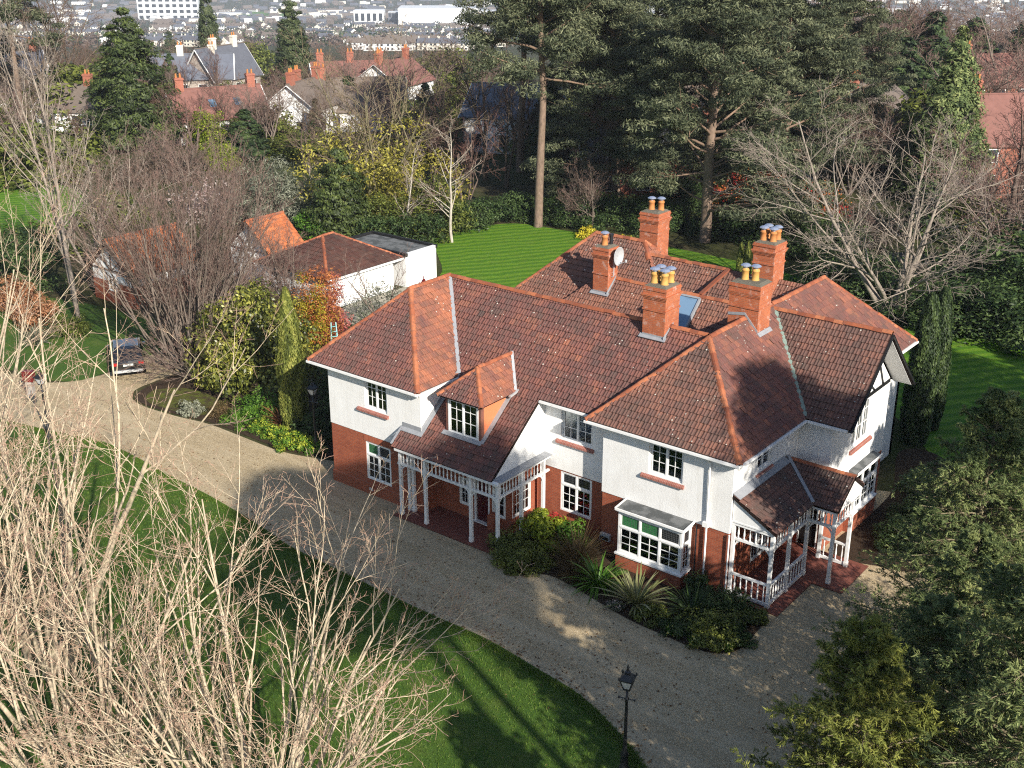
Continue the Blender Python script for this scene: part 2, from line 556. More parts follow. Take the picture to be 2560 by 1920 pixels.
UPPER = [(33, -30), (33, -14), (30, -4), (27.5, 5), (25.5, 12), (24.4, 15), (21, 15), (12, 10), (3, 6), (-.5, 4.2), (-.7, 1.9), (-2.4, 1.1), (-4.4, .55), (-6.8, .5), (-10, .5),
         (-12.5, 0.05), (-15.5, -.1), (-17.2, 1.0), (-17.6, 4), (-19, 9), (-22.5, 9), (-20.9, 3), (-21.0, 0), (-22.5, -1.6), (-26, -2.2), (-31, -3.2)]
sheet('driveway', LOWER + UPPER, 0.012, M['gravel'])
sheet('front_lawn', [(-40, -10.5)] + [(x, y + .06) for x, y in LOWER] + [(20, -36), (-10, -40), (-45, -35)], 0.03, M['lawn_moss'])
sheet('back_lawn', [(-17.5, 21), (-18.6, 28.4), (-23, 33.2), (-26.3, 36.3), (-26.2, 40.9), (-24.4, 44.9), (-19, 45.6), (-10, 46.5), (3, 45), (10, 41), (14, 27), (4, 21), (-8, 18)], 0.02, M['lawn'])
sheet('side_lawn', [(12.8, 40.3), (17, 41.3), (24, 42), (34, 40), (44, 34), (44, 10), (29, 8), (24.6, 14), (21.5, 20), (16, 27)], 0.024, M['lawn'])
sheet('far_lawn', [(-90, 24), (-76, 26.5), (-70, 29.3), (-63, 27.5), (-56, 22), (-50, 15), (-56, 11), (-75, 8), (-95, 10)], 0.02, M['lawn'])
sheet('left_lawn', [(-20.8, 1.0), (-22.6, -1.3), (-27, -1.8), (-33, -2.6), (-40, 0), (-38, 7), (-30, 9), (-23, 9)], 0.02, M['lawn_moss'])
sheet('front_bed', [(10.5, -.8), (11.2, -1.3), (12.2, -1.65), (13.2, -.8), (15, -1.0), (17.4, -1.5), (19, -1.6), (20.4, -1.65), (21.3, -1.45), (21.85, -.7), (21.8, 1.0), (21.6, 2.0), (19.8, 2.25), (14, 2.25), (13.6, 2.8), (10.8, 2.8), (10.6, 1.2)], 0.035, M['soil'])
sheet('left_bed', [(-15.6, .05), (-12.5, .2), (-10, .7), (-6.8, .7), (-4.4, .75), (-2.4, 1.3), (-.9, 2.1), (-.6, 4.5), (-1.2, 12), (-9, 16), (-17.5, 10), (-17.3, 4), (-16.9, 1.2)], 0.03, M['soil'])
sheet('moss_patch', [(-15.2, .35), (-13, .4), (-11.4, .9), (-10.5, 2.2), (-12.5, 3.0), (-15, 2.9), (-16.3, 1.6)], 0.045, M['moss'])
sheet('side_bed', [(23.5, 8.2), (25.0, 9), (25.5, 13), (24, 18), (21.4, 20.5), (19.9, 19.6), (21.4, 14.6), (21.3, 8.2)], 0.035, M['soil'])
sheet('lane', [(5, 56), (12.5, 58.6), (22, 62), (40, 66), (40, 60), (24, 56.5), (12, 53.5), (6, 53)], 0.02, M['asphalt'])

# grass blades that break up the lawn in front of the drive and its edge
g = np.random.default_rng(31)
def blades(n, xs, ys, ln, tint):
    C = np.stack([xs, ys, np.full(n, .03)], -1)
    U = unit_(g.normal(size=(n, 3)) * .55 + np.array([0, 0, 1.])); N = unit_(g.normal(size=(n, 3)))
    W = unit_(np.cross(U, N)); L = ln * g.uniform(.5, 1.3, n)[:, None]
    V = np.stack([C - W * .012, C + W * .012, C + U * L], 1).reshape(-1, 3)
    return V, np.arange(3 * n).reshape(-1, 3), np.repeat(tint, 3)
def unit_(a): return a / (np.linalg.norm(a, axis=-1, keepdims=True) + 1e-9)
LW_ = np.array(smooth_poly(LOWER, 6)); LW_ = LW_[(LW_[:, 0] > -24) & (LW_[:, 0] < 25.5) & (LW_[:, 1] > -20)]
LW_ = LW_[:120] if len(LW_) > 120 else LW_
n = 26000
k = g.integers(0, len(LW_), n); j = g.normal(0, 1, n)
e1 = (LW_[k, 0] + g.uniform(-.35, .35, n), LW_[k, 1] - .06 - np.abs(j) * .16 + .04)
n2 = 90000
x2 = g.uniform(-16, 25, n2); yb = np.interp(x2, np.sort(LW_[:, 0]), LW_[np.argsort(LW_[:, 0]), 1])
y2 = yb - .1 - 9.0 * g.random(n2) ** 1.4
V1, F1, T1 = blades(n, *e1, .11, np.clip(g.normal(.5, .25, n), 0, 1))
V2, F2, T2 = blades(n2, x2, y2, .09, np.clip(g.normal(.5, .25, n2), 0, 1))
t = NT('grass_blade')
M['blade'] = t.bsdf(t.ramp(t.tint(), [(0., (.035, .075, .01)), (.5, (.09, .17, .02)), (1., (.20, .26, .06))]), .6, .2, translucent=.3)
tag(add_obj('grass', mesh_np('grass', np.concatenate([V1, V2]), [np.concatenate([F1, F2 + len(V1)])], M['blade'], np.concatenate([T1, T2]))), 'short grass blades along the drive edge', 'grass', kind='stuff')

# fallen leaves on the gravel
n = 2400
k = g.integers(0, len(LW_), n)
xl = np.where(g.random(n) < .6, LW_[k, 0] + g.uniform(-.5, .5, n), g.uniform(-14, 22, n))
yl = np.where(g.random(n) < .6, LW_[k, 1] + np.abs(g.normal(0, .35, n)), -5.6 + 5.0 * g.random(n))
C = np.stack([xl, yl, np.full(n, .034)], -1)
a_ = g.random(n) * 6.28; l_ = g.uniform(.025, .06, n)
U = np.stack([np.cos(a_), np.sin(a_), g.normal(0, .25, n)], -1) * l_[:, None]; W = np.stack([-np.sin(a_), np.cos(a_), g.normal(0, .25, n)], -1) * l_[:, None] * .6
V = np.stack([C - U, C - W, C + U, C + W], 1).reshape(-1, 3); V[:, 2] = np.maximum(V[:, 2], .018)
t = NT('dead_leaf')
M['dead_leaf'] = t.bsdf(t.ramp(t.tint(), [(0., (.05, .025, .012)), (.5, (.16, .08, .035)), (1., (.34, .20, .09))]), .8, .2)
tag(add_obj('fallen_leaves', mesh_np('fallen_leaves', V, [np.arange(4 * n).reshape(-1, 4)], M['dead_leaf'], np.repeat(g.random(n), 4))), 'dead brown leaves scattered along the gravel edge', 'leaves', kind='stuff')
# ------------------------------------------------------------------ the house
house = empty('house', (0, 0, 0))
tag(house, 'large white rendered and red brick villa with red tiled hipped roofs', 'house')
ZE, KS = 5.95, 0.95
rng = np.random.default_rng(7)
random.seed(7)

def clip(poly, a, b, c):
    """part of a 2D polygon where a*s + b*t <= c"""
    out = []
    n = len(poly)
    for i in range(n):
        p, q = poly[i], poly[(i + 1) % n]
        dp = a * p[0] + b * p[1] - c; dq = a * q[0] + b * q[1] - c
        if dp <= 0: out.append(p)
        if dp * dq < 0:
            k = dp / (dp - dq)
            out.append((p[0] + k * (q[0] - p[0]), p[1] + k * (q[1] - p[1])))
    return out

TILE_REST = {'tile': [], 'tile_old': []}
SINGLES = []
def roof_plane(pts, mat='tile', bias=0.0, holes=(), gauge=.30, tw=.30, parent=None, name='roof_slope', singles=False, spread=.085, rest=None):
    """pts: convex polygon of 3D points in one plane, lower edge first. Lays tiles in courses on a dark underlay."""
    P = [np.array(q, float) for q in pts]
    n = np.zeros(3)
    for i in range(len(P)): n += np.cross(P[i], P[(i + 1) % len(P)])
    n /= np.linalg.norm(n)
    if n[2] < 0: n = -n
    sd = np.cross((0, 0, 1.), n); sd /= np.linalg.norm(sd)
    td = np.cross(n, sd)
    o = P[int(np.argmin([q[2] for q in P]))]
    L = [((q - o) @ sd, (q - o) @ td) for q in P]
    area = sum(L[i][0] * L[(i + 1) % len(L)][1] - L[(i + 1) % len(L)][0] * L[i][1] for i in range(len(L)))
    if area < 0: L = L[::-1]
    hp = []
    for i in range(len(L)):
        (x0, y0), (x1, y1) = L[i], L[(i + 1) % len(L)]
        a, b = (y1 - y0), -(x1 - x0)
        k = math.hypot(a, b)
        hp.append((a / k, b / k, (a * x0 + b * y0) / k))
    hs = []
    for hpts in holes:
        q = [((np.array(r) - o) @ sd, (np.array(r) - o) @ td) for r in hpts]
        hs.append((min(r[0] for r in q), max(r[0] for r in q), min(r[1] for r in q), max(r[1] for r in q)))
    mb = MB()
    low = n * -.10
    mb.prism([q + n * -.012 for q in P], low)
    slope = mb.build(name, M['under'], parent or house)
    smin, smax = min(q[0] for q in L), max(q[0] for q in L)
    tmin, tmax = min(q[1] for q in L), max(q[1] for q in L)
    prof = [(0, .0), (.2, .026), (.4, .002), (.6, .026), (.8, .002), (1., .0)]
    row = 0
    t0 = tmin
    while t0 < tmax:
        t1 = t0 + gauge
        s0 = smin - tw * (.5 if row % 2 else 0)
        while s0 < smax:
            cx, cy_ = s0 + tw / 2, t0 + gauge / 2
            if any(h[0] < cx < h[1] and h[2] < cy_ < h[3] for h in hs):
                s0 += tw; continue
            lift = rng.normal(0, .004); skew = rng.normal(0, .004)
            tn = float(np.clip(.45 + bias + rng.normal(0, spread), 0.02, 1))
            vs, fs = [], []
            for (ua, ha), (ub, hb) in zip(prof[:-1], prof[1:]):
                q = [(s0 + ua * tw, t0), (s0 + ub * tw - (.006 if ub == 1 else 0), t0), (s0 + ub * tw - (.006 if ub == 1 else 0), t1), (s0 + ua * tw, t1)]
                for a, b, c in hp:
                    q = clip(q, a, b, c)
                    if len(q) < 3: break
                if len(q) < 3: continue
                b0 = len(vs)
                def hgt(s, tt):
                    u = min(1, max(0, (s - s0) / tw))
                    return (.046 + lift) + skew * (u - .5) * 2 + (ha + (hb - ha) * min(1, max(0, (u - ua) / (ub - ua + 1e-9)))) - .036 * (tt - t0) / gauge
                for s, tt in q: vs.append(o + sd * s + td * tt + n * hgt(s, tt))
                fs.append(list(range(b0, b0 + len(q))))
                for k in range(len(q)):
                    e0, e1 = q[k], q[(k + 1) % len(q)]
                    if abs(e0[1] - t0) < 1e-6 and abs(e1[1] - t0) < 1e-6 and abs(e0[0] - e1[0]) > 1e-4:
                        m = len(vs)
                        vs.append(o + sd * e0[0] + td * e0[1] + n * .004); vs.append(o + sd * e1[0] + td * e1[1] + n * .004)
                        fs.append([b0 + k, b0 + (k + 1) % len(q), m + 1, m])
            if vs:
                if singles: SINGLES.append((slope, mat, vs, fs, tn, np.linalg.norm(np.mean(vs, 0) - CAM)))
                else: (TILE_REST[mat] if rest is None else rest).append((vs, fs, tn))
            s0 += tw
        row += 1
        t0 = t1
    return slope

RIDGE_ME = None
def ridge_line(a, b, parent, step=.42, r=.135, name='ridge_tile', mat='ridge', lift=.02):
    """row of overlapping angular ridge tiles from a to b"""
    a = np.array(a, float); b = np.array(b, float)
    L = np.linalg.norm(b - a)
    k = max(1, int(round(L / step)))
    d = (b - a) / L
    ln = L / k
    sx = np.cross(d, (0, 0, 1.)); sx /= np.linalg.norm(sx); up = np.cross(sx, d)
    key = ('ridge', round(r, 3), round(ln, 2), mat)
    if key not in RIDGES:
        mb = MB()
        ring = [(-1.0, -.62), (-.62, -.12), (-.22, .16), (.22, .16), (.62, -.12), (1.0, -.62)]
        vs = []
        for y, g in ((0, 1.0), (ln * 1.04, 1.07)):
            vs += [(x * r * g, y, z * r * g) for x, z in ring]
            vs += [(x * r * g * .86, y, z * r * g - .022) for x, z in ring]
        fs = []
        for q in range(5):
            fs.append((q, q + 1, 12 + q + 1, 12 + q))
            fs.append((6 + q + 1, 6 + q, 18 + q, 18 + q + 1))
            fs.append((12 + q, 12 + q + 1, 18 + q + 1, 18 + q))
        fs += [(0, 12, 18, 6), (5, 11, 23, 17)]
        mb.add(vs, fs)
        RIDGES[key] = mb.mesh('ridge_tile', M[mat])
    for q in range(k):
        o = add_obj(name, RIDGES[key], parent)
        p = a + d * ln * q + up * lift
        jz = rng.normal(0, .010)
        mt = Matrix(((sx[0], d[0], up[0], p[0]), (sx[1], d[1], up[1], p[1]), (sx[2], d[2], up[2], p[2] + jz), (0, 0, 0, 1)))
        o.matrix_local = mt
RIDGES = {}

def zf(d): return ZE + KS * d
HW = 3.425
LX0, LX1, LY = -1.05, 5.80, -.30
LXM, LZ = (LX0 + LX1) / 2, zf(HW)
MY, MYR = 2.45, 5.85
MZ = zf(MYR - MY)
RX0, RX1, RY, RYB = 13.0, 20.03, 1.90, 19.7
RXM = (RX0 + RX1) / 2
RHW = (RX1 - RX0) / 2
RZ = zf(RHW)
GY0, GYR, GY1, GX1 = 7.50, 10.85, 14.20, 21.95
GZ = zf(GYR - GY0)
GXV = RX1 - (GYR - GY0)

# chimney feet and skylight leave gaps in the tiling
def box_hole(x0, x1, y0, y1, zfun):
    return [(x0, y0, zfun(x0, y0)), (x1, y0, zfun(x1, y0)), (x1, y1, zfun(x1, y1)), (x0, y1, zfun(x0, y1))]

# left wing
s = roof_plane([(LX0, LY, ZE), (LX1, LY, ZE), (LXM, LY + HW, LZ)], bias=-.03)
ridge_line((LX1, LY, ZE + .03), (LXM, LY + HW, LZ + .03), s, name='hip_tile')
ridge_line((LX0, LY, ZE + .03), (LXM, LY + HW, LZ + .03), s, name='hip_tile')
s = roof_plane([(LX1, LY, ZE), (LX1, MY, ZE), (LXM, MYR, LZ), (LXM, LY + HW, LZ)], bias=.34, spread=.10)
ridge_line((LXM, LY + HW, LZ + .05), (LXM, MYR, LZ + .05), s)
roof_plane([(LX0, LY, ZE), (LX0, MYR + HW, ZE), (LXM, MYR, LZ), (LXM, LY + HW, LZ)], bias=-.1)
roof_plane([(LX0, MYR + HW, ZE), (LXM + .6, MYR + HW, ZE), (LXM, MYR, LZ)], bias=-.1)
# main range
s_main = roof_plane([(LX1, MY, ZE), (RX0, MY, ZE), (RX0 + (MYR - MY), MYR, MZ), (LXM, MYR, MZ)], bias=-.02)
ridge_line((LXM + .1, MYR, MZ + .06), (RXM - .3, MYR, MZ + .06), s_main)
roof_plane([(RXM, MYR + 3.4, zf(0)), (LXM - 3, MYR + 3.4, ZE), (LXM, MYR, MZ), (RXM, MYR, MZ)], bias=-.1)
# porch catslide
CK = .80
def zc(y): return ZE + CK * (y - MY)
PY, PX0, PX1 = -.82, 4.60, 10.28
roof_plane([(5.69, -.02, zc(-.02)), (PX1, -.02, zc(-.02)), (PX1, MY, ZE), (5.69, MY, ZE)], bias=-.04, name='catslide_roof', singles=True,
           holes=[[(6.95, .40, zc(.4)), (8.70, .40, zc(.4)), (8.7, 3, zc(3)), (6.95, 3, zc(3))]])
roof_plane([(PX0, PY, zc(PY)), (PX1, PY, zc(PY)), (PX1, -.02, zc(-.02)), (PX0, -.02, zc(-.02))], bias=-.08, name='catslide_roof', singles=True)
# right wing
s = roof_plane([(RX0, RY, ZE), (RX1, RY, ZE), (RXM, RY + RHW, RZ)], 'tile_old', bias=.10)
ridge_line((RX0, RY, ZE + .03), (RXM, RY + RHW, RZ + .03), s, name='hip_tile')
ridge_line((RX1, RY, ZE + .03), (RXM, RY + RHW, RZ + .03), s, name='hip_tile')
s = roof_plane([(RX1, RY, ZE), (RX1, GY0, ZE), (GXV, GYR, GZ), (RXM, GYR + .17, RZ), (RXM, RY + RHW, RZ)], bias=.08)
ridge_line((RXM, RY + RHW, RZ + .05), (RXM, RYB - RHW, RZ + .05), s)
s = roof_plane([(RX1, GY1, ZE), (RX1, RYB, ZE), (RXM, RYB - RHW, RZ), (RXM, GYR + .17, RZ), (GXV, GYR, GZ)], bias=.08)
ridge_line((RX1, RYB, ZE + .03), (RXM, RYB - RHW, RZ + .03), s, name='hip_tile')
roof_plane([(RX0, RY, ZE), (RX0, RYB, ZE), (RXM, RYB - RHW, RZ), (RXM, RY + RHW, RZ)], bias=-.05)
roof_plane([(RX0, RYB, ZE), (RX1, RYB, ZE), (RXM, RYB - RHW, RZ)], bias=-.05)
# gable wing
s = roof_plane([(RX1, GY0, ZE), (GX1, GY0, ZE), (GX1, GYR, GZ), (GXV, GYR, GZ)], 'tile_old', bias=-.02)
ridge_line((GXV - .2, GYR, GZ + .05), (GX1, GYR, GZ + .05), s)
roof_plane([(GX1, GY1, ZE), (RX1, GY1, ZE), (GXV, GYR, GZ), (GX1, GYR, GZ)], 'tile_old', bias=-.02)
# back blocks
BY, BZ, B2Y, B2Z = 15.0, 9.75, 14.75, 9.2
BXL, BXR = 4.45, 7.4
tt = 3.9
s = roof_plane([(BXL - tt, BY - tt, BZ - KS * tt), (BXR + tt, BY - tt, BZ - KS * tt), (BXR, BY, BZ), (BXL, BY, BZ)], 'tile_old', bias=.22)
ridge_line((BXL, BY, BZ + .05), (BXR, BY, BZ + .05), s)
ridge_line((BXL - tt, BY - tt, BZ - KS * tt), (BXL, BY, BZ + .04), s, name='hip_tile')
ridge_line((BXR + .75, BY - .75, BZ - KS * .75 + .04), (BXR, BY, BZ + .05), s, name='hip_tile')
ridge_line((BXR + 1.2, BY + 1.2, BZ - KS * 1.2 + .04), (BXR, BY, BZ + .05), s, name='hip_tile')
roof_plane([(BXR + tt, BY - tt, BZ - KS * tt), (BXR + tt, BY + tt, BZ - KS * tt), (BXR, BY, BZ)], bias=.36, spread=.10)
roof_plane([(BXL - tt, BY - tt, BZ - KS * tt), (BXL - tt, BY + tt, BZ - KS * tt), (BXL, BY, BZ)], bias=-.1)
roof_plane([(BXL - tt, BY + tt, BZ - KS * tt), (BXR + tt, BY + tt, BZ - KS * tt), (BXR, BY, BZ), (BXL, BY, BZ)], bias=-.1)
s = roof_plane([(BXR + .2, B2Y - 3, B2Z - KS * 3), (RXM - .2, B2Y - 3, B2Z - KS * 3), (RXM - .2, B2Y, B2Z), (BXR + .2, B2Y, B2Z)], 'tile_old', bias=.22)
ridge_line((BXR + .55, B2Y, B2Z + .05), (12.4, B2Y, B2Z + .05), s)
roof_plane([(RXM - .2, B2Y + 3, B2Z - KS * 3), (BXR, B2Y + 3, B2Z - KS * 3), (BXR, B2Y, B2Z), (RXM - .2, B2Y, B2Z)], bias=-.1)
IY, IZ = 12.75, 8.32
SKY = [(10.92, 11.25, IZ - KS * 1.5), (12.08, 11.25, IZ - KS * 1.5), (12.08, 12.6, IZ - KS * .15), (10.92, 12.6, IZ - KS * .15)]
s = roof_plane([(3.9, IY - 2.4, IZ - KS * 2.4), (RXM - .2, IY - 2.4, IZ - KS * 2.4), (RXM - .2, IY, IZ), (6.3, IY, IZ)], 'tile_old', bias=.25, holes=[SKY])
ridge_line((7.25, IY, IZ + .04), (RXM - .8, IY, IZ + .04), s, mat='tile_ridge_dull' if 'tile_ridge_dull' in M else 'ridge')
roof_plane([(RXM, IY + 1.4, IZ - KS * 1.4), (3.9, IY + 1.4, IZ - KS * 1.4), (6.3, IY, IZ), (RXM, IY, IZ)], bias=-.1)
mb = MB(); mb.bar((11.95, IY, IZ + .06), (12.35, B2Y, B2Z + .08), .2, .1); mb.build('valley_ridge', M['ridge'], house)
# skylight
sk = MB()
n_ = np.array([0, -KS, 1.]); n_ /= np.linalg.norm(n_)
q = [np.array(v) for v in SKY]
for a, b in ((0, 1), (1, 2), (2, 3), (3, 0)): sk.bar(q[a] + n_ * .09, q[b] + n_ * .09, .09, .16, up=n_)
sky_o = sk.build('skylight', M['lead'], house)
g = MB(); g.prism([v + n_ * .10 for v in q], n_ * .02)
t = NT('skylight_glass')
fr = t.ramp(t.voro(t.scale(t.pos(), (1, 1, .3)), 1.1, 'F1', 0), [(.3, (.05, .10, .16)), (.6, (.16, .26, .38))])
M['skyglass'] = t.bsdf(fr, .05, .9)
g.build('pane', M['skyglass'], sky_o)
mb = MB(); mb.prism([v - n_ * .05 for v in q], n_ * -.05); mb.build('skylight_well', M['room'], house)

# valley gutters
def valley(a, b, wd, mat, nm='valley_gutter'):
    a = np.array(a); b = np.array(b)
    mb = MB(); mb.bar(a, b, wd, .05); mb.build(nm, M[mat], house)
valley((LX1 - .02, MY + .02, ZE + .10), (LXM + .05, MYR - .05, MZ + .06), .17, 'lead')
valley((RX1 - .04, GY0 + .02, ZE + .10), (GXV, GYR, GZ + .06), .17, 'verdigris')

# ------------------------------------------------------------------ walls
def sbox(mb, side, pl, u0, u1, d0, d1, w0, w1, tint=.5):
    """box on a wall: side F faces -Y (u = x), R faces +X (u = y), B faces +Y, L faces -X; d is measured outward"""
    if side == 'F': return mb.box(u0, u1, pl - d1, pl - d0, w0, w1, tint)
    if side == 'B': return mb.box(u0, u1, pl + d0, pl + d1, w0, w1, tint)
    if side == 'R': return mb.box(pl + d0, pl + d1, u0, u1, w0, w1, tint)
    return mb.box(pl - d1, pl - d0, u0, u1, w0, w1, tint)
def wall(side, pl, u0, u1, w0, w1, mat, openings=(), proud=0.0, th=.28, name='wall', parent=None):
    us = sorted({u0, u1} | {v for o in openings for v in o[:2] if u0 < v < u1})
    wz = sorted({w0, w1} | {v for o in openings for v in o[2:] if w0 < v < w1})
    mb = MB()
    for a, b in zip(us[:-1], us[1:]):
        run = None
        for c, d in zip(wz[:-1], wz[1:]):
            hole = any(o[0] < (a + b) / 2 < o[1] and o[2] < (c + d) / 2 < o[3] for o in openings)
            if hole:
                if run: sbox(mb, side, pl, a, b, -th, proud, *run); run = None
            else: run = (run[0], d) if run else (c, d)
        if run: sbox(mb, side, pl, a, b, -th, proud, *run)
    return mb.build(name, M[mat], parent or house)

def window(side, pl, u0, u1, w0, w1, cas=2, cols=2, rows=3, transom=None, lead=(), back=.10, parent=None, name='window', bar=.026, fw=.065, sillmat='brick', sill=None, curtain=None, bottom=None):
    fr = MB()
    b = -back
    def bx(a0, a1, c0, c1, d0, d1): sbox(fr, side, pl, a0, a1, b + d0, b + d1, c0, c1)
    bx(u0, u0 + fw, w0, w1, -.05, .05); bx(u1 - fw, u1, w0, w1, -.05, .05)
    bx(u0 + fw, u1 - fw, w0, w0 + fw * 1.2, -.05, .055); bx(u0 + fw, u1 - fw, w1 - fw, w1, -.05, .05)
    panes = []
    tz = w1 - fw if transom is None else w0 + (w1 - w0) * transom
    if transom is not None: bx(u0 + fw, u1 - fw, tz - .04, tz + .04, -.05, .06)
    cw = (u1 - u0 - 2 * fw) / cas
    for k in range(cas):
        a0 = u0 + fw + k * cw; a1 = a0 + cw
        if k: bx(a0 - .04, a0 + .04, w0 + fw, w1 - fw, -.048, .052)
        z0, z1 = w0 + fw * 1.2, (tz - .04 if transom is not None else tz)
        s_ = .045
        bx(a0 + .02, a0 + .02 + s_, z0, z1, -.03, .03); bx(a1 - .02 - s_, a1 - .02, z0, z1, -.03, .03)
        bx(a0 + .02 + s_, a1 - .02 - s_, z0, z0 + s_, -.03, .03); bx(a0 + .02 + s_, a1 - .02 - s_, z1 - s_, z1, -.03, .03)
        i0, i1, j0, j1 = a0 + .02 + s_, a1 - .02 - s_, z0 + s_, z1 - s_
        rh = [(j1 - j0) / rows] * rows
        if rows == 3 and transom is None: rh = [(j1 - j0) * .40, (j1 - j0) * .37, (j1 - j0) * .23]
        for c in range(1, cols):
            x = i0 + (i1 - i0) * c / cols
            bx(x - bar / 2, x + bar / 2, j0, j1, -.02, .02)
        zz = j0
        for r in range(rows):
            if r: bx(i0, i1, zz - bar / 2, zz + bar / 2, -.019, .019)
            for c in range(cols):
                xa, xb = i0 + (i1 - i0) * c / cols, i0 + (i1 - i0) * (c + 1) / cols
                panes.append((xa, xb, zz, zz + rh[r], 'glass'))
            zz += rh[r]
        if transom is not None:
            z0, z1 = tz + .04, w1 - fw
            bx(a0 + .02, a0 + .02 + s_, z0, z1, -.03, .03); bx(a1 - .02 - s_, a1 - .02, z0, z1, -.03, .03)
            bx(a0 + .02 + s_, a1 - .02 - s_, z0, z0 + s_, -.03, .03); bx(a0 + .02 + s_, a1 - .02 - s_, z1 - s_, z1, -.03, .03)
            panes.append((a0 + .02 + s_, a1 - .02 - s_, z0 + s_, z1 - s_, lead[k] if k < len(lead) else 'glass'))
    w_ = fr.build(name, M['paint'], parent or house)
    for (xa, xb, za, zb, mt) in panes:
        g = MB()
        dj = random.uniform(-.0015, .0015)
        sbox(g, side, pl, xa + .002, xb - .002, b - .004 + dj, b + .004 + dj, za + .002, zb - .002)
        g.build('pane', M[mt], w_ if parent is None else parent)
    if curtain:
        for ca, cb in curtain:
            cu = MB()
            k = 0
            x = ca
            while x < cb:
                sbox(cu, side, pl, x, min(cb, x + .06), b - .32 - .03 * (k % 2), b - .30 - .03 * (k % 2), w0 + .03, w1)
                x += .06; k += 1
            cu.build('curtain', M['fabric'], w_ if parent is None else parent)
    if sill:
        sl = MB()
        a, c = sill
        if side == 'F': sl.prism([(a, pl, w0 - .02), (a, pl - .14, w0 - .10), (a, pl - .14, w0 - .19), (a, pl, w0 - .17)], (c - a, 0, 0))
        else: sl.prism([(pl, a, w0 - .02), (pl + .14, a, w0 - .10), (pl + .14, a, w0 - .19), (pl, a, w0 - .17)], (0, c - a, 0))
        sl.build('sill', M[sillmat], w_ if parent is None else parent)
    return w_
M['sillbrick'] = brick_mat('sill_brick', (.34, .12, .09), (.22, .07, .05), (.42, .33, .28), .3, bw=.075, bh=.5)

BR, RD = 'brick', 'render'
# left wing
LWU, LWD = (2.30, 3.68, 4.33, 5.72), (2.20, 3.76, .76, 2.66)
wall('F', 0, 0, 5.67, 0, 3.0, BR, [LWD], name='brick_wall')
wall('F', 0, -.02, 5.69, 3.0, 5.98, RD, [LWU], .025, name='render_wall')
wall('R', 5.67, .004, 2.9, 0, 3.0, BR, proud=.01, th=.25, name='brick_wall')
wall('R', 5.67, -.0245, 2.9, 3.0, 5.98, RD, proud=.025, th=.25, name='render_wall')
wall('L', 0, .004, 8.9, 0, 3.0, BR, proud=.01, th=.25, name='brick_wall')
wall('L', 0, -.0245, 8.9, 3.0, 5.98, RD, proud=.025, th=.25, name='render_wall')
pl_ = MB(); sbox(pl_, 'F', 0, -.05, 4.9, 0, .055, .0, .52); pl_.prism([(-.05, -.055, .52), (4.9, -.055, .52), (4.9, 0, .58), (-.05, 0, .58)], (0, .02, 0)); pl_.build('plinth', M['brick'], house)
window('F', 0, *LWU, sill=(1.85, 3.78), sillmat='sillbrick', curtain=[(2.4, 2.62)])
window('F', 0, *LWD, transom=.66, lead=('leaded_green', 'leaded'), rows=3, back=.07, curtain=[(2.25, 2.55)])
mb = MB(); sbox(mb, 'F', 0, 2.1, 3.86, -.05, .012, 2.665, 2.94); mb.build('brick_lintel', brick_mat('soldier_brick', (.36, .095, .045), (.25, .06, .032), (.28, .17, .12), .2, bw=.075, bh=.27), house)
mb = MB(); sbox(mb, 'F', 0, 2.35, 2.60, -.02, .062, .22, .36); mb.build('air_brick', M['galv'], house)
# ground floor room under the catslide
PD, PW1, PW2 = (7.88, 8.74, -.1, 2.12), (7.0, 7.58, .62, 1.95), (8.86, 9.62, .62, 2.1)
wall('F', .95, 5.42, 9.9, 0, 3.9, BR, [PD, PW1, PW2], name='brick_wall')
wall('R', 9.9, .954, 2.9, 0, 3.9, BR, [(1.05, 2.35, .72, 2.1)], .01, th=.25, name='brick_wall')
window('F', .95, *PW1, cas=1, rows=3, back=.06); window('F', .95, *PW2, cas=1, rows=3, back=.06)
window('R', 9.9, 1.05, 2.35, .72, 2.1, cas=2, cols=2, rows=3, back=.04, sill=(.95, 2.45))
dr = MB(); sbox(dr, 'F', .95, 7.96, 8.66, -.14, -.08, .06, 2.06)
for x0, x1, z0, z1 in ((8.03, 8.27, .2, .85), (8.35, 8.59, .2, .85), (8.03, 8.27, 1.0, 1.95), (8.35, 8.59, 1.0, 1.95)): sbox(dr, 'F', .95, x0, x1, -.08, -.065, z0, z1)
fd = dr.build('front_door', M['door_red'], house)
mb = MB()
for z in (.97, 1.42): sbox(mb, 'F', .95, 8.28, 8.34, -.08, -.04, z, z + .05)
mb.build('door_knocker', M['brass'], fd)
mb = MB()
for x in (7.88, 8.66): sbox(mb, 'F', .95, x, x + .08, -.16, .02, 0.06, 2.12)
sbox(mb, 'F', .95, 7.96, 8.66, -.16, .02, 2.06, 2.12); sbox(mb, 'F', .95, 7.84, 8.78, -.1, .14, .03, .09)
mb.build('door_frame', M['paint'], fd)
# low brick pier beside the step
mb = MB(); mb.box(8.86, 9.2, .62, .95, 0, .7); mb.hexa([(8.86, .62, .7), (9.2, .62, .7), (9.2, .95, .7), (8.86, .95, .7), (8.9, .72, .8), (9.16, .72, .8), (9.16, .95, .8), (8.9, .95, .8)]); mb.build('brick_pier', M['brick'], house)
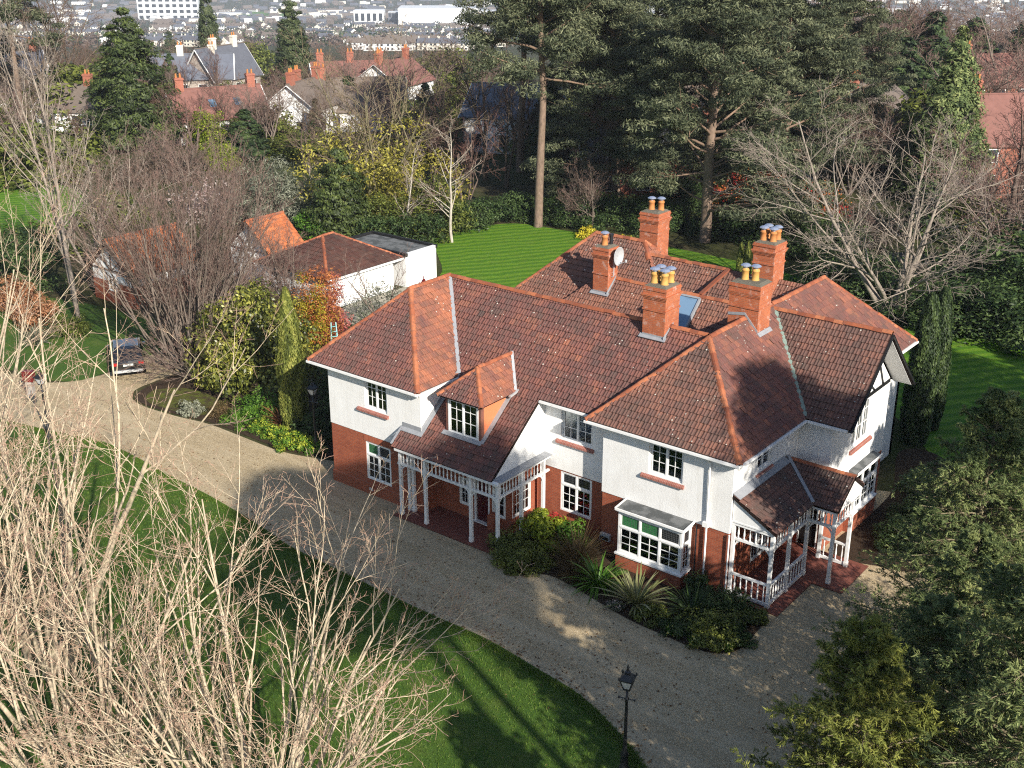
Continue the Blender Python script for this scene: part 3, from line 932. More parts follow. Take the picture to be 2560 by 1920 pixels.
# middle
MU, MD = (11.12, 12.74, 4.22, 5.6), (11.12, 12.76, .82, 2.70)
wall('F', 2.9, 9.9, 13.7, 0, 2.76, BR, [MD], name='brick_wall')
wall('F', 2.9, 9.9, 13.7, 2.76, 5.98, RD, [MU], .025, name='render_wall')
window('F', 2.9, *MU, sill=(10.9, 12.84), sillmat='sillbrick', curtain=[(11.2, 11.75)])
window('F', 2.9, *MD, transom=.68, lead=('leaded', 'leaded'), back=.07, curtain=[(11.2, 11.4), (12.5, 12.68)])
# right wing
RU = (15.86, 17.44, 4.24, 5.6)
wall('F', 2.3, 13.7, 19.6, 0, 2.76, BR, [(15.2, 17.8, .7, 2.5)], name='brick_wall')
wall('F', 2.3, 13.68, 19.62, 2.76, 5.98, RD, [RU], .03, name='render_wall')
window('F', 2.3, *RU, sill=(15.56, 17.54), sillmat='sillbrick', curtain=[(15.95, 16.15), (17.2, 17.36)])
wall('L', 13.7, 2.304, 2.9, 0, 2.76, BR, proud=.01, th=.25, name='brick_wall'); wall('L', 13.7, 2.2705, 2.9, 2.76, 5.98, RD, proud=.026, th=.25, name='render_wall')
RSW, VW = (4.22, 5.45, 4.60, 5.50), (4.3, 5.7, .55, 2.2)
wall('R', 19.6, 2.304, 7.9, 0, 2.8, BR, [VW], .01, th=.25, name='brick_wall')
wall('R', 19.6, 2.2705, 7.9, 2.8, 5.98, RD, [RSW], .03, th=.25, name='render_wall')
window('R', 19.6, *RSW, cas=2, cols=1, rows=2, sill=(4.1, 5.55), sillmat='sillbrick'); window('R', 19.6, *VW, cas=2, cols=2, rows=3, back=.05)
# gable wing
GW, GB = (10.0, 11.9, 3.95, 5.85), (10.2, 12.6, .95, 2.85)
VD = (19.95, 20.85, -.1, 2.15)
wall('F', 7.9, 19.6, 21.05, 0, 2.8, BR, [VD], name='brick_wall')
wall('F', 7.9, 19.6, 21.05, 2.8, 5.98, RD, proud=.02, name='render_wall')
wall('R', 21.05, 7.904, 13.8, 0, 2.6, BR, [(10.3, 12.5, 1.0, 2.5)], .01, th=.25, name='brick_wall')
wall('R', 21.05, 7.8805, 13.8, 2.6, 5.98, RD, [GW, (10.3, 12.5, 2.6, 2.75)], .02, th=.25, name='render_wall')
mb = MB(); mb.prism([(20.82, 7.88, 5.98), (20.82, 13.82, 5.98), (20.82, 10.85, 8.82)], (.25, 0, 0)); mb.build('gable_end', M['white_wall'], house)
window('R', 21.05, *GW, cas=3, cols=2, rows=3, sill=(9.85, 12.1), sillmat='sillbrick')
dr = MB(); sbox(dr, 'F', 7.9, 20.0, 20.8, -.14, -.08, .06, 2.1); vd = dr.build('side_door', M['door_black'], house)
mb = MB(); sbox(mb, 'F', 7.9, 19.95, 20.0, -.16, .02, 0, 2.15); sbox(mb, 'F', 7.9, 20.8, 20.85, -.16, .02, 0, 2.15); sbox(mb, 'F', 7.9, 20.0, 20.8, -.16, .02, 2.1, 2.15); mb.build('door_frame', M['paint'], vd)
# half timbering and barge boards on the gable
tb = MB()
xg = 21.08
tb.bar((xg, 8.0, 6.0), (xg, 13.7, 6.0), .05, .17); tb.bar((xg, 10.85, 6.0), (xg, 10.85, 8.75), .05, .14, up=(1, 0, 0))
for s_ in (-1, 1):
    tb.bar((xg, 10.85 + s_ * 1.0, 7.78), (xg, 10.85 + s_ * 2.0, 6.05), .05, .13, up=(1, 0, 0))
    tb.bar((xg, 10.85, 6.9), (xg, 10.85 + s_ * 1.1, 6.05), .05, .13, up=(1, 0, 0))
tb.build('half_timbering', M['black'], house)
for s_ in (-1, 1):
    mb = MB(); mb.bar((GX1 - .03, GYR, GZ - .08), (GX1 - .03, GYR + s_ * 3.38, ZE - .10), .06, .24, up=(1, 0, 0)); mb.build('barge_board', M['black'], house)
    mb = MB(); mb.prism([(21.06, GYR, GZ - .17), (GX1 - .07, GYR, GZ - .17), (GX1 - .07, GYR + s_ * 3.3, ZE - .11), (21.06, GYR + s_ * 3.3, ZE - .11)], (0, 0, -.02)); mb.build('verge_soffit', M['white_wall'], house)
# bay windows
def bay(side, pl, u0, u1, d, zb, z0, z1, ncas, leads, nm='bay_window'):
    root = MB()
    e = .04
    sbox(root, side, pl, u0 - e, u1 + e, 0, d + e, 0.0, zb)
    rb = root.build(nm, M['brick'], house)
    m = MB(); sbox(m, side, pl, u0 - .09, u1 + .09, 0.001, d + .09, zb + .001, zb + .07); m.build('bay_sill', M['paint'], rb); m = MB(); sbox(m, side, pl, u0 - .05, u1 + .05, 0.001, d + .05, z1, z1 + .08); m.build('cornice', M['paint'], rb)
    m = MB()
    hi = .10
    if side == 'F': m.hexa([(u0 - .1, pl - d - .1, z1 + .08), (u1 + .1, pl - d - .1, z1 + .08), (u1 + .1, pl - .001, z1 + .08), (u0 - .1, pl - .001, z1 + .08), (u0 - .1, pl - d - .1, z1 + .12), (u1 + .1, pl - d - .1, z1 + .12), (u1 + .1, pl - .001, z1 + .12 + hi), (u0 - .1, pl - .001, z1 + .12 + hi)])
    else: m.hexa([(pl + .001, u0 - .1, z1 + .08), (pl + d + .1, u0 - .1, z1 + .08), (pl + d + .1, u1 + .1, z1 + .08), (pl + .001, u1 + .1, z1 + .08), (pl + .001, u0 - .1, z1 + .12 + hi), (pl + d + .1, u0 - .1, z1 + .12), (pl + d + .1, u1 + .1, z1 + .12), (pl + .001, u1 + .1, z1 + .12 + hi)])
    m.build('flat_roof', M['felt'], rb)
    m = MB()
    if side == 'F':
        m.bar((u0 - .1, pl - d - .105, z1 + .12), (u1 + .1, pl - d - .105, z1 + .12), .05, .10)
        for x in (u0 - .105, u1 + .105): m.bar((x, pl - d - .1, z1 + .12), (x, pl, z1 + .22), .05, .10)
    else:
        m.bar((pl + d + .105, u0 - .1, z1 + .12), (pl + d + .105, u1 + .1, z1 + .12), .05, .10)
    m.build('roof_edge', M['paint'], rb)
    fpl = pl - d if side == 'F' else pl + d
    window(side, fpl, u0, u1, zb + .07, z1, cas=ncas, transom=.64, lead=leads, back=.06, parent=rb, fw=.09)
    if side == 'F':
        window('R', u1, pl - d + .1, pl, zb + .07, z1, cas=1, transom=.64, lead=('leaded',), back=.06, parent=rb, fw=.07)
        window('L', u0, pl - d + .1, pl, zb + .07, z1, cas=1, transom=.64, lead=('leaded',), back=.06, parent=rb, fw=.07)
    return rb
bay('F', 2.3, 15.0, 17.98, .76, .62, .64, 2.56, 3, ('leaded_green', 'leaded_green', 'leaded'))
bay('R', 21.05, 10.2, 12.6, .35, .9, 1.0, 2.75, 3, ('glass', 'glass', 'glass'))
# hidden outer walls, floors
wall('B', 8.9, 0, 13.7, 0, 5.98, RD, name='render_wall'); wall('L', 13.7, 8.9, 19.3, 0, 5.98, RD, name='render_wall')
wall('B', 19.3, 13.7, 19.6, 0, 5.98, RD, name='render_wall'); wall('R', 19.6, 13.8, 19.3, 0, 5.98, RD, th=.25, name='render_wall')
wall('B', 13.8, 19.6, 21.05, 0, 5.98, RD, name='render_wall')
mb = MB(); mb.box(1.0, 13.6, 11.3, 18.6, 0, 5.9); mb.build('back_block_wall', M['render'], house)
mb = MB(); mb.box(.3, 5.4, .3, 8.6, 2.86, 3.0); mb.box(5.5, 13.4, 3.2, 8.6, 2.86, 3.0); mb.box(14, 19.3, 2.6, 19, 2.86, 3.0); mb.build('upper_floor', M['room'], house)
mb = MB(); mb.box(5.3, 5.4, .3, 8.6, 0, 5.9); mb.box(13.75, 13.98, 3, 19, 0, 5.9); mb.box(.3, 13.6, 4.2, 4.3, 0, 5.85); mb.box(14, 19.3, 6.0, 6.1, 0, 5.85); mb.build('inner_wall', M['room'], house)
# fascia, gutters, soffits
def eave(side, pl, u0, u1, wallpl):
    mb = MB(); zt = ZE - .015
    sbox(mb, side, pl, u0, u1, -.03, .0, zt - .17, zt - .02); g = mb.build('fascia', M['paint'], house)
    mb = MB(); sbox(mb, side, pl, u0, u1, .002, .10, zt - .10, zt - .01); mb.build('gutter', M['paint'], g)
    mb = MB()
    d = abs(wallpl - pl)
    sbox(mb, side, pl, u0, u1, -d - .02, -.032, zt - .17, zt - .15); mb.build('soffit', M['paint'], g)
eave('F', LY, LX0, LX1, 0); eave('R', LX1, LY + .03, MY - .02, 5.67)
eave('F', MY, PX1 + .02, RX0 + .3, 2.9)
eave('F', RY, RX0, RX1, 2.3); eave('R', RX1, RY + .03, GY0 - .02, 19.6); eave('F', GY0, RX1 + .12, GX1 - .1, 7.9); eave('L', LX0, LY + .03, 9.2, 0)
eave('B', RYB, RX0, RX1, 19.3); eave('R', RX1, GY1, RYB, 19.6)
# down pipes
mb = MB(); mb.tube([(18.66, 1.87, 5.84), (18.66, 2.17, 5.55), (18.66, 2.19, 3.0), (18.66, 2.19, .05)], .042, 8); mb.box(18.54, 18.78, 2.06, 2.27, 2.82, 3.02); mb.build('downpipe', M['paint'], house)
mb = MB(); mb.tube([(18.22, 2.22, 2.72), (18.22, 2.22, .05)], .035, 8); mb.build('downpipe', M['iron'], house)
mb = MB(); mb.tube([(19.66, 2.2, 2.75), (19.66, 2.2, .05)], .035, 8); mb.build('downpipe', M['paint'], house)
mb = MB(); mb.box(13.74, 14.22, 2.12, 2.269, .6, .9); fb = mb.build('flue_guard', M['galv'], house)
mb = MB(); mb.box(13.78, 14.18, 2.10, 2.119, .64, .78); mb.build('grille', M['black'], fb)
# ------------------------------------------------------------------ dormer
DX0, DX1, DY, DZ0, DZ1 = 6.97, 8.65, .36, 4.27, 5.88
mb = MB(); mb.box(DX0 - .13, DX0, DY, DY + .2, DZ0, DZ1 + .1); mb.box(DX1, DX1 + .13, DY, DY + .2, DZ0 - .05, DZ1 + .1); mb.box(DX0, DX1, DY, DY + .2, DZ1, DZ1 + .1)
dormer = mb.build('dormer', M['tile'], house)
window('F', DY, DX0, DX1, DZ0, DZ1, back=.03, parent=dormer, name='window', curtain=[(DX0 + .1, DX0 + .5), (DX1 - .55, DX1 - .1)])
for x0, x1 in ((DX0 - .12, DX0), (DX1, DX1 + .12)):
    ce = MB(); yb = MY + (6.05 - ZE) / KS
    ce.prism([(x0 + .003, DY + .21, zc(DY + .21) - .05), (x0 + .003, yb, 6.05), (x0 + .003, DY + .21, 6.05)], (x1 - x0 - .006, 0, 0))
    ce.build('cheek', M['orange_render'], dormer)
mb = MB()
mb.bar((DX1 + .22, DY - .1, zc(DY - .1) + .07), (DX1 + .22, MY + .05, ZE + .14), .2, .03); mb.bar((DX0 - .25, DY - .12, zc(DY - .12) + .09), (DX1 + .25, DY - .12, zc(DY - .12) + .09), .22, .03, up=(0, -.6, 1)); mb.build('lead_apron', M['lead'], dormer)
DE, DRX, DRZ, DEZ = .08, 7.81, 7.13, 5.99
a0, a1 = 6.58, 9.04
ya = DE + 1.25
ym_ = lambda z: MY + (z - ZE) / KS
s = roof_plane([(a0, DE, DEZ), (a1, DE, DEZ), (DRX, ya, DRZ)], bias=-.05, gauge=.27, tw=.27, parent=dormer, name='dormer_roof')
s2 = roof_plane([(a1, DE, DEZ), (a1, ym_(DEZ), DEZ), (DRX, ym_(DRZ), DRZ), (DRX, ya, DRZ)], bias=.3, gauge=.27, tw=.27, parent=dormer, name='dormer_roof', spread=.10)
roof_plane([(a0, ym_(DEZ), DEZ), (a0, DE, DEZ), (DRX, ya, DRZ), (DRX, ym_(DRZ), DRZ)], bias=-.1, gauge=.27, tw=.27, parent=dormer, name='dormer_roof')
ridge_line((a0, DE, DEZ + .03), (DRX, ya, DRZ + .03), dormer, name='hip_tile', step=.38, r=.115)
ridge_line((a1, DE, DEZ + .03), (DRX, ya, DRZ + .03), dormer, name='hip_tile', step=.38, r=.115)
ridge_line((DRX, ya, DRZ + .05), (DRX, ym_(DRZ), DRZ + .05), dormer, step=.38, r=.115)
mb = MB(); mb.bar((a1 - .02, ym_(DEZ) - .08, DEZ + .09), (DRX, ym_(DRZ), DRZ + .08), .12, .05); mb.build('valley_gutter', M['galv'], dormer)
mb = MB(); mb.bar((a1 + .02, ym_(DEZ) - .55, DEZ - .06), (a1 + .02, ym_(DEZ) + .1, DEZ + .06), .12, .09); mb.build('gutter_end', M['galv'], dormer)
# step flashing where the catslide meets the left wing
mb = MB()
mb.prism([(5.70, -.04, zc(-.04) + .07), (5.86, -.04, zc(-.04) + .07), (5.86, MY, ZE + .07), (5.70, MY, ZE + .07)], (0, 0, .03))
mb.prism([(5.698, 0, zc(0) + .08), (5.698, MY, ZE + .08), (5.698, MY, ZE + .26), (5.698, 0, zc(0) + .26)], (.012, 0, 0))
mb.box(4.62, 5.71, -.045, -.028, zc(0) + .05, zc(0) + .26)
mb.prism([(4.55, -.20, zc(-.2) + .075), (5.86, -.20, zc(-.2) + .075), (5.86, -.03, zc(-.03) + .075), (4.55, -.03, zc(-.03) + .075)], (0, 0, .02))
mb.prism([(4.52, PY + .05, zc(PY + .05) + .06), (4.62, PY + .05, zc(PY + .05) + .06), (4.62, -.02, zc(-.02) + .06), (4.52, -.02, zc(-.02) + .06)], (0, 0, .03))
mb.build('step_flashing', M['lead'], house)

# ------------------------------------------------------------------ porch and veranda joinery
def post_mesh(h, w_=.13):
    mb = MB(); mb.box(-w_ / 2 - .015, w_ / 2 + .015, -w_ / 2 - .015, w_ / 2 + .015, 0, .22); mb.box(-w_ / 2, w_ / 2, -w_ / 2, w_ / 2, .22, h)
    return mb.mesh('post', M['paint'])
def baluster_mesh(h, r=.038):
    mb = MB()
    mb.lathe([(r * .9, 0), (r * .9, h * .12), (r * .55, h * .16), (r * 1.1, h * .36), (r * .95, h * .5), (r * .5, h * .78), (r * .85, h * .82), (r * .9, h * .88), (r * .9, h)], 7)
    return mb.mesh('baluster', M['paint'], True)
BAL = {}
def balusters(a, b, z0, z1, n, parent):
    k = round(z1 - z0, 3)
    if k not in BAL: BAL[k] = baluster_mesh(z1 - z0)
    for i in range(n):
        f = (i + .5) / n
        add_obj('baluster', BAL[k], parent, (a[0] + (b[0] - a[0]) * f, a[1] + (b[1] - a[1]) * f, z0))
def bracket(p, d, parent, r=.38):
    """pierced corner bracket below a beam: a curved, scalloped rib"""
    mb = MB(); d = np.array([d[0], d[1], 0.]); nrm = np.array([-d[1], d[0], 0.]) * .03
    prev = None
    p = np.array(p, float)
    outer = [p + d * r * .98 * (1 - math.cos(q)) ** .9 * 1.0 + np.array([0, 0, -r * (1 - math.sin(q))]) for q in np.linspace(0, math.pi / 2, 7)]
    for i in range(6):
        a_, b_ = outer[i], outer[i + 1]
        c_ = np.array([b_[0], b_[1], p[2]]); e_ = np.array([a_[0], a_[1], p[2]])
        sc_ = .75
        th = [a_ + (e_ - a_) * 0, b_, b_ + (np.array([p[0], p[1], p[2]]) - b_) * .33, a_ + (np.array([p[0], p[1], p[2]]) - a_) * .33]
        mb.prism([q - nrm / 2 for q in th], nrm)
    mb.bar(p + d * .02 + np.array([0, 0, -.02]), outer[3], .025, .03)
    mb.build('bracket', M['paint'], parent)
def frieze(mb, a, b, zt, zb):
    """beam with rails above and below the row of balusters"""
    mb.bar((a[0], a[1], zt - .06), (b[0], b[1], zt - .06), .15, .12)
    mb.bar((a[0], a[1], zt + .03), (b[0], b[1], zt + .03), .21, .06)
    mb.bar((a[0], a[1], zb + .05), (b[0], b[1], zb + .05), .10, .10)
ZT, ZB = 3.28, 2.52
pf = MB()
fr_y = -.65
XP = [4.99, 6.45, 9.03, 10.48]
frieze(pf, (4.86, fr_y), (10.56, fr_y), ZT, ZB); frieze(pf, (10.48, fr_y + .105), (10.48, 2.88), ZT + .002, ZB + .002); frieze(pf, (4.99, -.03), (4.99, fr_y + .105), ZT + .002, ZB + .002)
pf.prism([(4.80, -.83, zc(-.82) - .13), (10.62, -.83, zc(-.82) - .13), (10.62, -.70, zc(-.82) - .13), (4.80, -.70, zc(-.82) - .13)], (0, 0, .10))
porch = pf.build('porch', M['paint'], house)
PM = post_mesh(3.2)
for x in XP: add_obj('post', PM, porch, (x, fr_y, 0.05))
for x, y in ((10.48, .95), (10.48, 2.50), (4.99, -.10), (5.24, -.10)): add_obj('post', PM, porch, (x, y, .05))
for (x0, x1), n in zip(zip(XP[:-1], XP[1:]), (6, 11, 6)): balusters((x0 + .08, fr_y), (x1 - .08, fr_y), ZB + .10, ZT - .12, n, porch)
balusters((10.48, fr_y + .08), (10.48, .87), ZB + .10, ZT - .12, 7, porch); balusters((10.48, 1.03), (10.48, 2.42), ZB + .10, ZT - .12, 6, porch)
for i, x in enumerate(XP):
    if i < 3: bracket((x + .07, fr_y, ZB), (1, 0), porch)
    if i > 0: bracket((x - .07, fr_y, ZB), (-1, 0), porch)
for y, s_ in ((fr_y + .07, 1), (.88, -1), (1.02, 1), (2.43, -1)): bracket((10.48, y, ZB), (0, s_), porch)
mb = MB(); mb.prism([(10.26, -.62, 3.36), (10.26, 2.87, 3.36), (10.26, 2.87, 5.95), (10.26, MY, 5.88), (10.26, -.62, zc(-.62) - .07)], (-.10, 0, 0)); mb.build('porch_gable', M['white_wall'], house)
mb = MB(); mb.box(4.9, 10.4, -.6, .9, 3.18, 3.22); mb.build('porch_ceiling', M['paint'], porch)
mb = MB(); mb.prism([(10.25, -.7, 3.37), (10.68, -.7, 3.33), (10.68, 2.9, 3.33), (10.25, 2.9, 3.37)], (0, 0, .02)); mb.build('side_flashing', M['lead'], porch)

def paving(x0, x1, y0, y1, z, parent, step=.34):
    """diagonal clay floor tiles clipped to a rectangle, with a brick edging"""
    base = MB(); base.box(x0, x1, y0, y1, -.05, z - .012); bo = base.build('paving', M['grout'], parent)
    h = step / 2 * math.sqrt(2) - .006
    k = step * math.sqrt(2)
    row = 0
    y = y0 - .1
    while y < y1 + k:
        x = x0 - .1 + (k / 2 if row % 2 else 0)
        while x < x1 + k:
            q = [(x - h, y), (x, y - h), (x + h, y), (x, y + h)]
            for a, b, c in ((-1, 0, -(x0 + .24)), (1, 0, x1 - .24), (0, -1, -(y0 + .24)), (0, 1, y1 - .24)):
                q = clip(q, a, b, c)
                if len(q) < 3: break
            if len(q) >= 3:
                mb = MB(); mb.prism([(s_, t_, z - .012) for s_, t_ in q], (0, 0, .012 + random.uniform(-.002, .002))); mb.build('floor_tile', M['pavingred'], bo)
            x += k
        y += k / 2; row += 1
    mb = MB()
    for (a, b, c, d) in ((x0, x1, y0, y0 + .225), (x0, x1, y1 - .225, y1), (x0, x0 + .225, y0 + .23, y1 - .23), (x1 - .225, x1, y0 + .23, y1 - .23)): mb.box(a, b, c, d, z - .03, z + .004)
    mb.build('edging', M['brick_floor'], bo)
t = NT('clay_paver_edge'); p = t.pos()
c = t.mix(t.noise(p, 9, 4, .7), (.12, .04, .03), (.22, .075, .05)); M['brick_floor'] = t.bsdf(c, .8, .3)
paving(4.72, 10.5, -.95, .95, .06, house)
paving(19.6, 21.95, 2.15, 5.2, .06, house)
paving(19.6, 23.2, 5.21, 7.9, .06, house)

vf = MB()
VX, VX2 = 21.36, 22.45
frieze(vf, (19.63, 2.45), (VX + .07, 2.45), ZT, ZB); frieze(vf, (VX, 2.555), (VX, 5.5), ZT + .002, ZB + .002); frieze(vf, (VX + .0, 5.6), (VX2 + .07, 5.6), ZT, ZB); frieze(vf, (VX2, 5.705), (VX2, 7.88), ZT + .002, ZB + .002)
ver = vf.build('veranda', M['paint'], house)
for x, y in ((19.72, 2.45), (VX, 2.45), (VX, 3.98), (VX, 5.6), (VX2, 5.6), (VX2, 7.3), (21.25, 7.3)): add_obj('post', PM, ver, (x, y, .05))
balusters((19.8, 2.45), (VX - .08, 2.45), ZB + .10, ZT - .12, 6, ver); balusters((VX, 2.53), (VX, 3.9), ZB + .10, ZT - .12, 6, ver); balusters((VX, 4.06), (VX, 5.52), ZB + .10, ZT - .12, 6, ver)
balusters((VX + .08, 5.6), (VX2 - .08, 5.6), ZB + .10, ZT - .12, 5, ver); balusters((VX2, 5.68), (VX2, 7.22), ZB + .10, ZT - .12, 6, ver)
def low_rail(a, b, n):
    mb = MB(); mb.bar((*a, 1.02), (*b, 1.02), .10, .08); mb.build('handrail', M['paint'], ver); mb = MB(); mb.bar((*a, .16), (*b, .16), .09, .12); mb.build('bottom_rail', M['paint'], ver)
    balusters(a, b, .22, .98, n, ver)
low_rail((19.79, 2.45), (VX - .07, 2.45), 6); low_rail((VX, 2.52), (VX, 3.91), 6); low_rail((VX, 4.05), (VX, 5.53), 6); low_rail((21.32, 7.3), (VX2 - .07, 7.3), 4)
for p_, d_ in (((19.79, 2.45), (1, 0)), ((VX - .07, 2.45), (-1, 0)), ((VX, 2.52), (0, 1)), ((VX, 3.91), (0, -1)), ((VX, 4.05), (0, 1)), ((VX, 5.53), (0, -1)), ((VX + .07, 5.6), (1, 0)), ((VX2 - .07, 5.6), (-1, 0)), ((VX2, 5.67), (0, 1)), ((VX2, 7.23), (0, -1))): bracket((*p_, ZB), d_, ver)
VE, VEZ, VTZ = 21.58, 3.36, 4.42
VBY, VBE, VBZ = 6.85, 5.42, 4.36
def zA(x): return VEZ + (VE - x) * (VTZ - VEZ) / (VE - 19.63)
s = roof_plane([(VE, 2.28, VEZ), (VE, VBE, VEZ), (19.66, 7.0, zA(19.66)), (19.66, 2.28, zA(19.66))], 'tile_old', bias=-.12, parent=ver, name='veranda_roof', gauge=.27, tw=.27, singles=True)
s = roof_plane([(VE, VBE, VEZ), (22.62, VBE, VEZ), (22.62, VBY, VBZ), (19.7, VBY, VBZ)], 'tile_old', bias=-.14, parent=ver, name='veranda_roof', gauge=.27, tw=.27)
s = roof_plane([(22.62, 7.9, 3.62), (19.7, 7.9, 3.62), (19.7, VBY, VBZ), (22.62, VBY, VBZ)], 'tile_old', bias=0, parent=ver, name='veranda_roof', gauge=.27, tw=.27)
ridge_line((19.75, VBY, VBZ + .04), (22.6, VBY, VBZ + .04), ver, r=.1, mat='ridge')
mb = MB(); mb.prism([(22.56, 5.55, 3.32), (22.56, 7.85, 3.32), (22.56, 7.85, 3.6), (22.56, VBY, VBZ - .1)], (-.08, 0, 0)); mb.build('veranda_gable', M['paint'], ver); mb = MB(); mb.prism([(19.66, 2.36, 3.32), (VE - .15, 2.36, 3.32), (19.66, 2.36, zA(19.66) - .08)], (0, .08, 0)); mb.build('veranda_gable', M['paint'], ver)
mb = MB(); mb.bar((VE - .03, VBE + .03, VEZ + .11), (19.72, 6.82, VBZ + .1), .14, .05); mb.build('valley_gutter', M['lead'], ver)
mb = MB(); mb.prism([(19.64, 2.3, zA(19.64) + .07), (19.95, 2.3, zA(19.95) + .07), (19.95, 6.6, zA(19.95) + .07), (19.64, 6.6, zA(19.64) + .07)], (0, 0, .03)); mb.build('wall_flashing', M['lead'], ver)
mb = MB(); mb.box(19.7, VX, 2.5, 7.85, 3.17, 3.2); mb.box(VX, VX2, 5.65, 7.85, 3.171, 3.199); mb.build('veranda_ceiling', M['paint'], ver)

# ------------------------------------------------------------------ chimneys
def pot(parent, x, y, z, mat, h=.5, r=.15, cowl=True):
    mb = MB(); mb.lathe([(r * 1.15, 0), (r * 1.15, .06), (r, .08), (r * .95, h * .75), (r * 1.12, h * .8), (r * 1.12, h * .9), (r * .95, h * .92), (r * .95, h)], 12, (x, y, z)); mb.build('pot', M[mat], parent, True)
    if cowl:
        mb = MB(); mb.lathe([(r * .5, h), (r * .5, h + .1), (r * 1.45, h + .10), (r * 1.45, h + .125), (r * .9, h + .18), (.01, h + .21)], 12, (x, y, z)); mb.build('cowl', M['cowl'], parent)
def chimney(x0, x1, y0, y1, zb, zt, pots, band=.55, top=.32, corb=.09):
    mb = MB(); mb.box(x0, x1, y0, y1, zb, zt - top - .2)
    c = mb.build('chimney', M['chimney_brick'], house)
    hb = zb + (zt - zb) * band
    m = MB(); m.box(x0 - .035, x1 + .035, y0 - .035, y1 + .035, hb, hb + .07); m.build('brick_band', M['chimney_brick'], c)
    m = MB(); z = zt - top - .2
    for k in range(3): m.box(x0 - corb * (k + 1) / 3, x1 + corb * (k + 1) / 3, y0 - corb * (k + 1) / 3, y1 + corb * (k + 1) / 3, z + k * .067, z + (k + 1) * .067)
    m.build('corbel', M['chimney_brick'], c)
    m = MB(); e = .02; m.box(x0 - e, x1 + e, y0 - e, y1 + e, zt - top + .002, zt); m.box(x0 - .05, x1 + .05, y0 - .05, y1 + .05, zt - .14, zt - .07); m.build('top_course', M['chimney_brick'], c)
    m = MB(); m.hexa([(x0, y0, zt + .001), (x1, y0, zt + .001), (x1, y1, zt + .001), (x0, y1, zt + .001), (x0 + .15, y0 + .15, zt + .1), (x1 - .15, y0 + .15, zt + .1), (x1 - .15, y1 - .15, zt + .1), (x0 + .15, y1 - .15, zt + .1)]); m.build('mortar_cap', M['mortar'], c)
    for px_, py_, mat, h, cw in pots: pot(c, x0 + (x1 - x0) * px_, y0 + (y1 - y0) * py_, zt + .06, mat, h, .15, cw)
    return c
t = NT('mossy_mortar'); p = t.pos()
M['mortar'] = t.bsdf(t.mix(t.noise(p, 12, 5, .75), (.045, .04, .03), (.22, .2, .16)), .95, .15, normal=t.bump(t.noise(p, 20, 4), .8, .05))
c1 = chimney(6.35, 7.22, 12.0, 12.85, 6.4, 9.95, [(.5, .35, 'terracotta', .52, True)], .62)
mb = MB(); mb.lathe([(.09, 0), (.09, .45), (.12, .47), (.12, .55)], 10, (6.95, 12.62, 10.0)); mb.build('metal_flue', M['iron'], c1)
chimney(13.42, 14.48, 5.33, 6.45, 7.9, 10.88, [(.27, .3, 'buffpot', .5, True), (.72, .3, 'buffpot', .5, True), (.27, .72, 'buffpot', .5, True), (.72, .72, 'buffpot', .5, True)], .66)
chimney(15.72, 17.12, 8.41, 9.5, 8.2, 10.74, [(.32, .4, 'buffpot', .52, True), (.62, .5, 'buffpot', .52, True)], .60, corb=.05)
chimney(13.9, 14.97, 14.0, 15.1, 7.5, 10.98, [(.27, .3, 'terracotta', .5, True), (.72, .3, 'terracotta', .5, True), (.27, .72, 'terracotta', .5, True), (.72, .72, 'terracotta', .5, True)], .72)
chimney(6.45, 7.52, 16.0, 17.1, 6.5, 10.95, [(.35, .4, 'terracotta', .5, True), (.75, .6, 'terracotta', .5, True)], .78)
def foot(x0, x1, y0, y1, zf0, zf1):
    mb = MB(); mb.bar((x0 - .1, y0 - .06, zf0 + .06), (x1 + .1, y0 - .06, zf0 + .06), .22, .04, up=(0, -.6, 1)); mb.prism([(x1 + .004, y0 - .1, zf0 - .1), (x1 + .004, y1, zf1 - .1), (x1 + .004, y1, zf1 + .16), (x1 + .004, y0 - .1, zf0 + .16)], (.02, 0, 0)); mb.prism([(x0, y0 - .004, zf0 - .05), (x1, y0 - .004, zf0 - .05), (x1, y0 - .004, zf0 + .17), (x0, y0 - .004, zf0 + .17)], (0, -.016, 0)); mb.build('chimney_flashing', M['lead'], house)
foot(13.42, 14.48, 5.33, 6.0, zf(5.33 - MY), MZ)
foot(6.35, 7.22, 12.0, 12.7, IZ - KS * .75, IZ)
mb = MB(); mb.prism([(15.72, 8.406, RZ + .02), (16.5, 8.406, RZ + .14), (17.14, 8.406, zf(RX1 - 17.14) - .02), (17.14, 8.406, zf(RX1 - 17.14) + .16), (16.5, 8.406, RZ + .26), (15.72, 8.406, RZ + .14)], (0, -.02, 0)); mb.bar((17.22, 8.35, zf(RX1 - 17.22) + .07), (17.22, 9.5, zf(RX1 - 17.22) + .07), .2, .04, up=(.7, 0, .7)); mb.build('chimney_flashing', M['lead'], house)

# tiles that are picked apart one by one (the nearest), the rest as one mass
SINGLES.sort(key=lambda q: q[5])
for sl, mt, vs, fs, tn, d in SINGLES[:300]:
    mb = MB(); mb.add(vs, fs, tn); mb.build('tile', M[mt], sl)
for sl, mt, vs, fs, tn, d in SINGLES[300:]: TILE_REST[mt].append((vs, fs, tn))

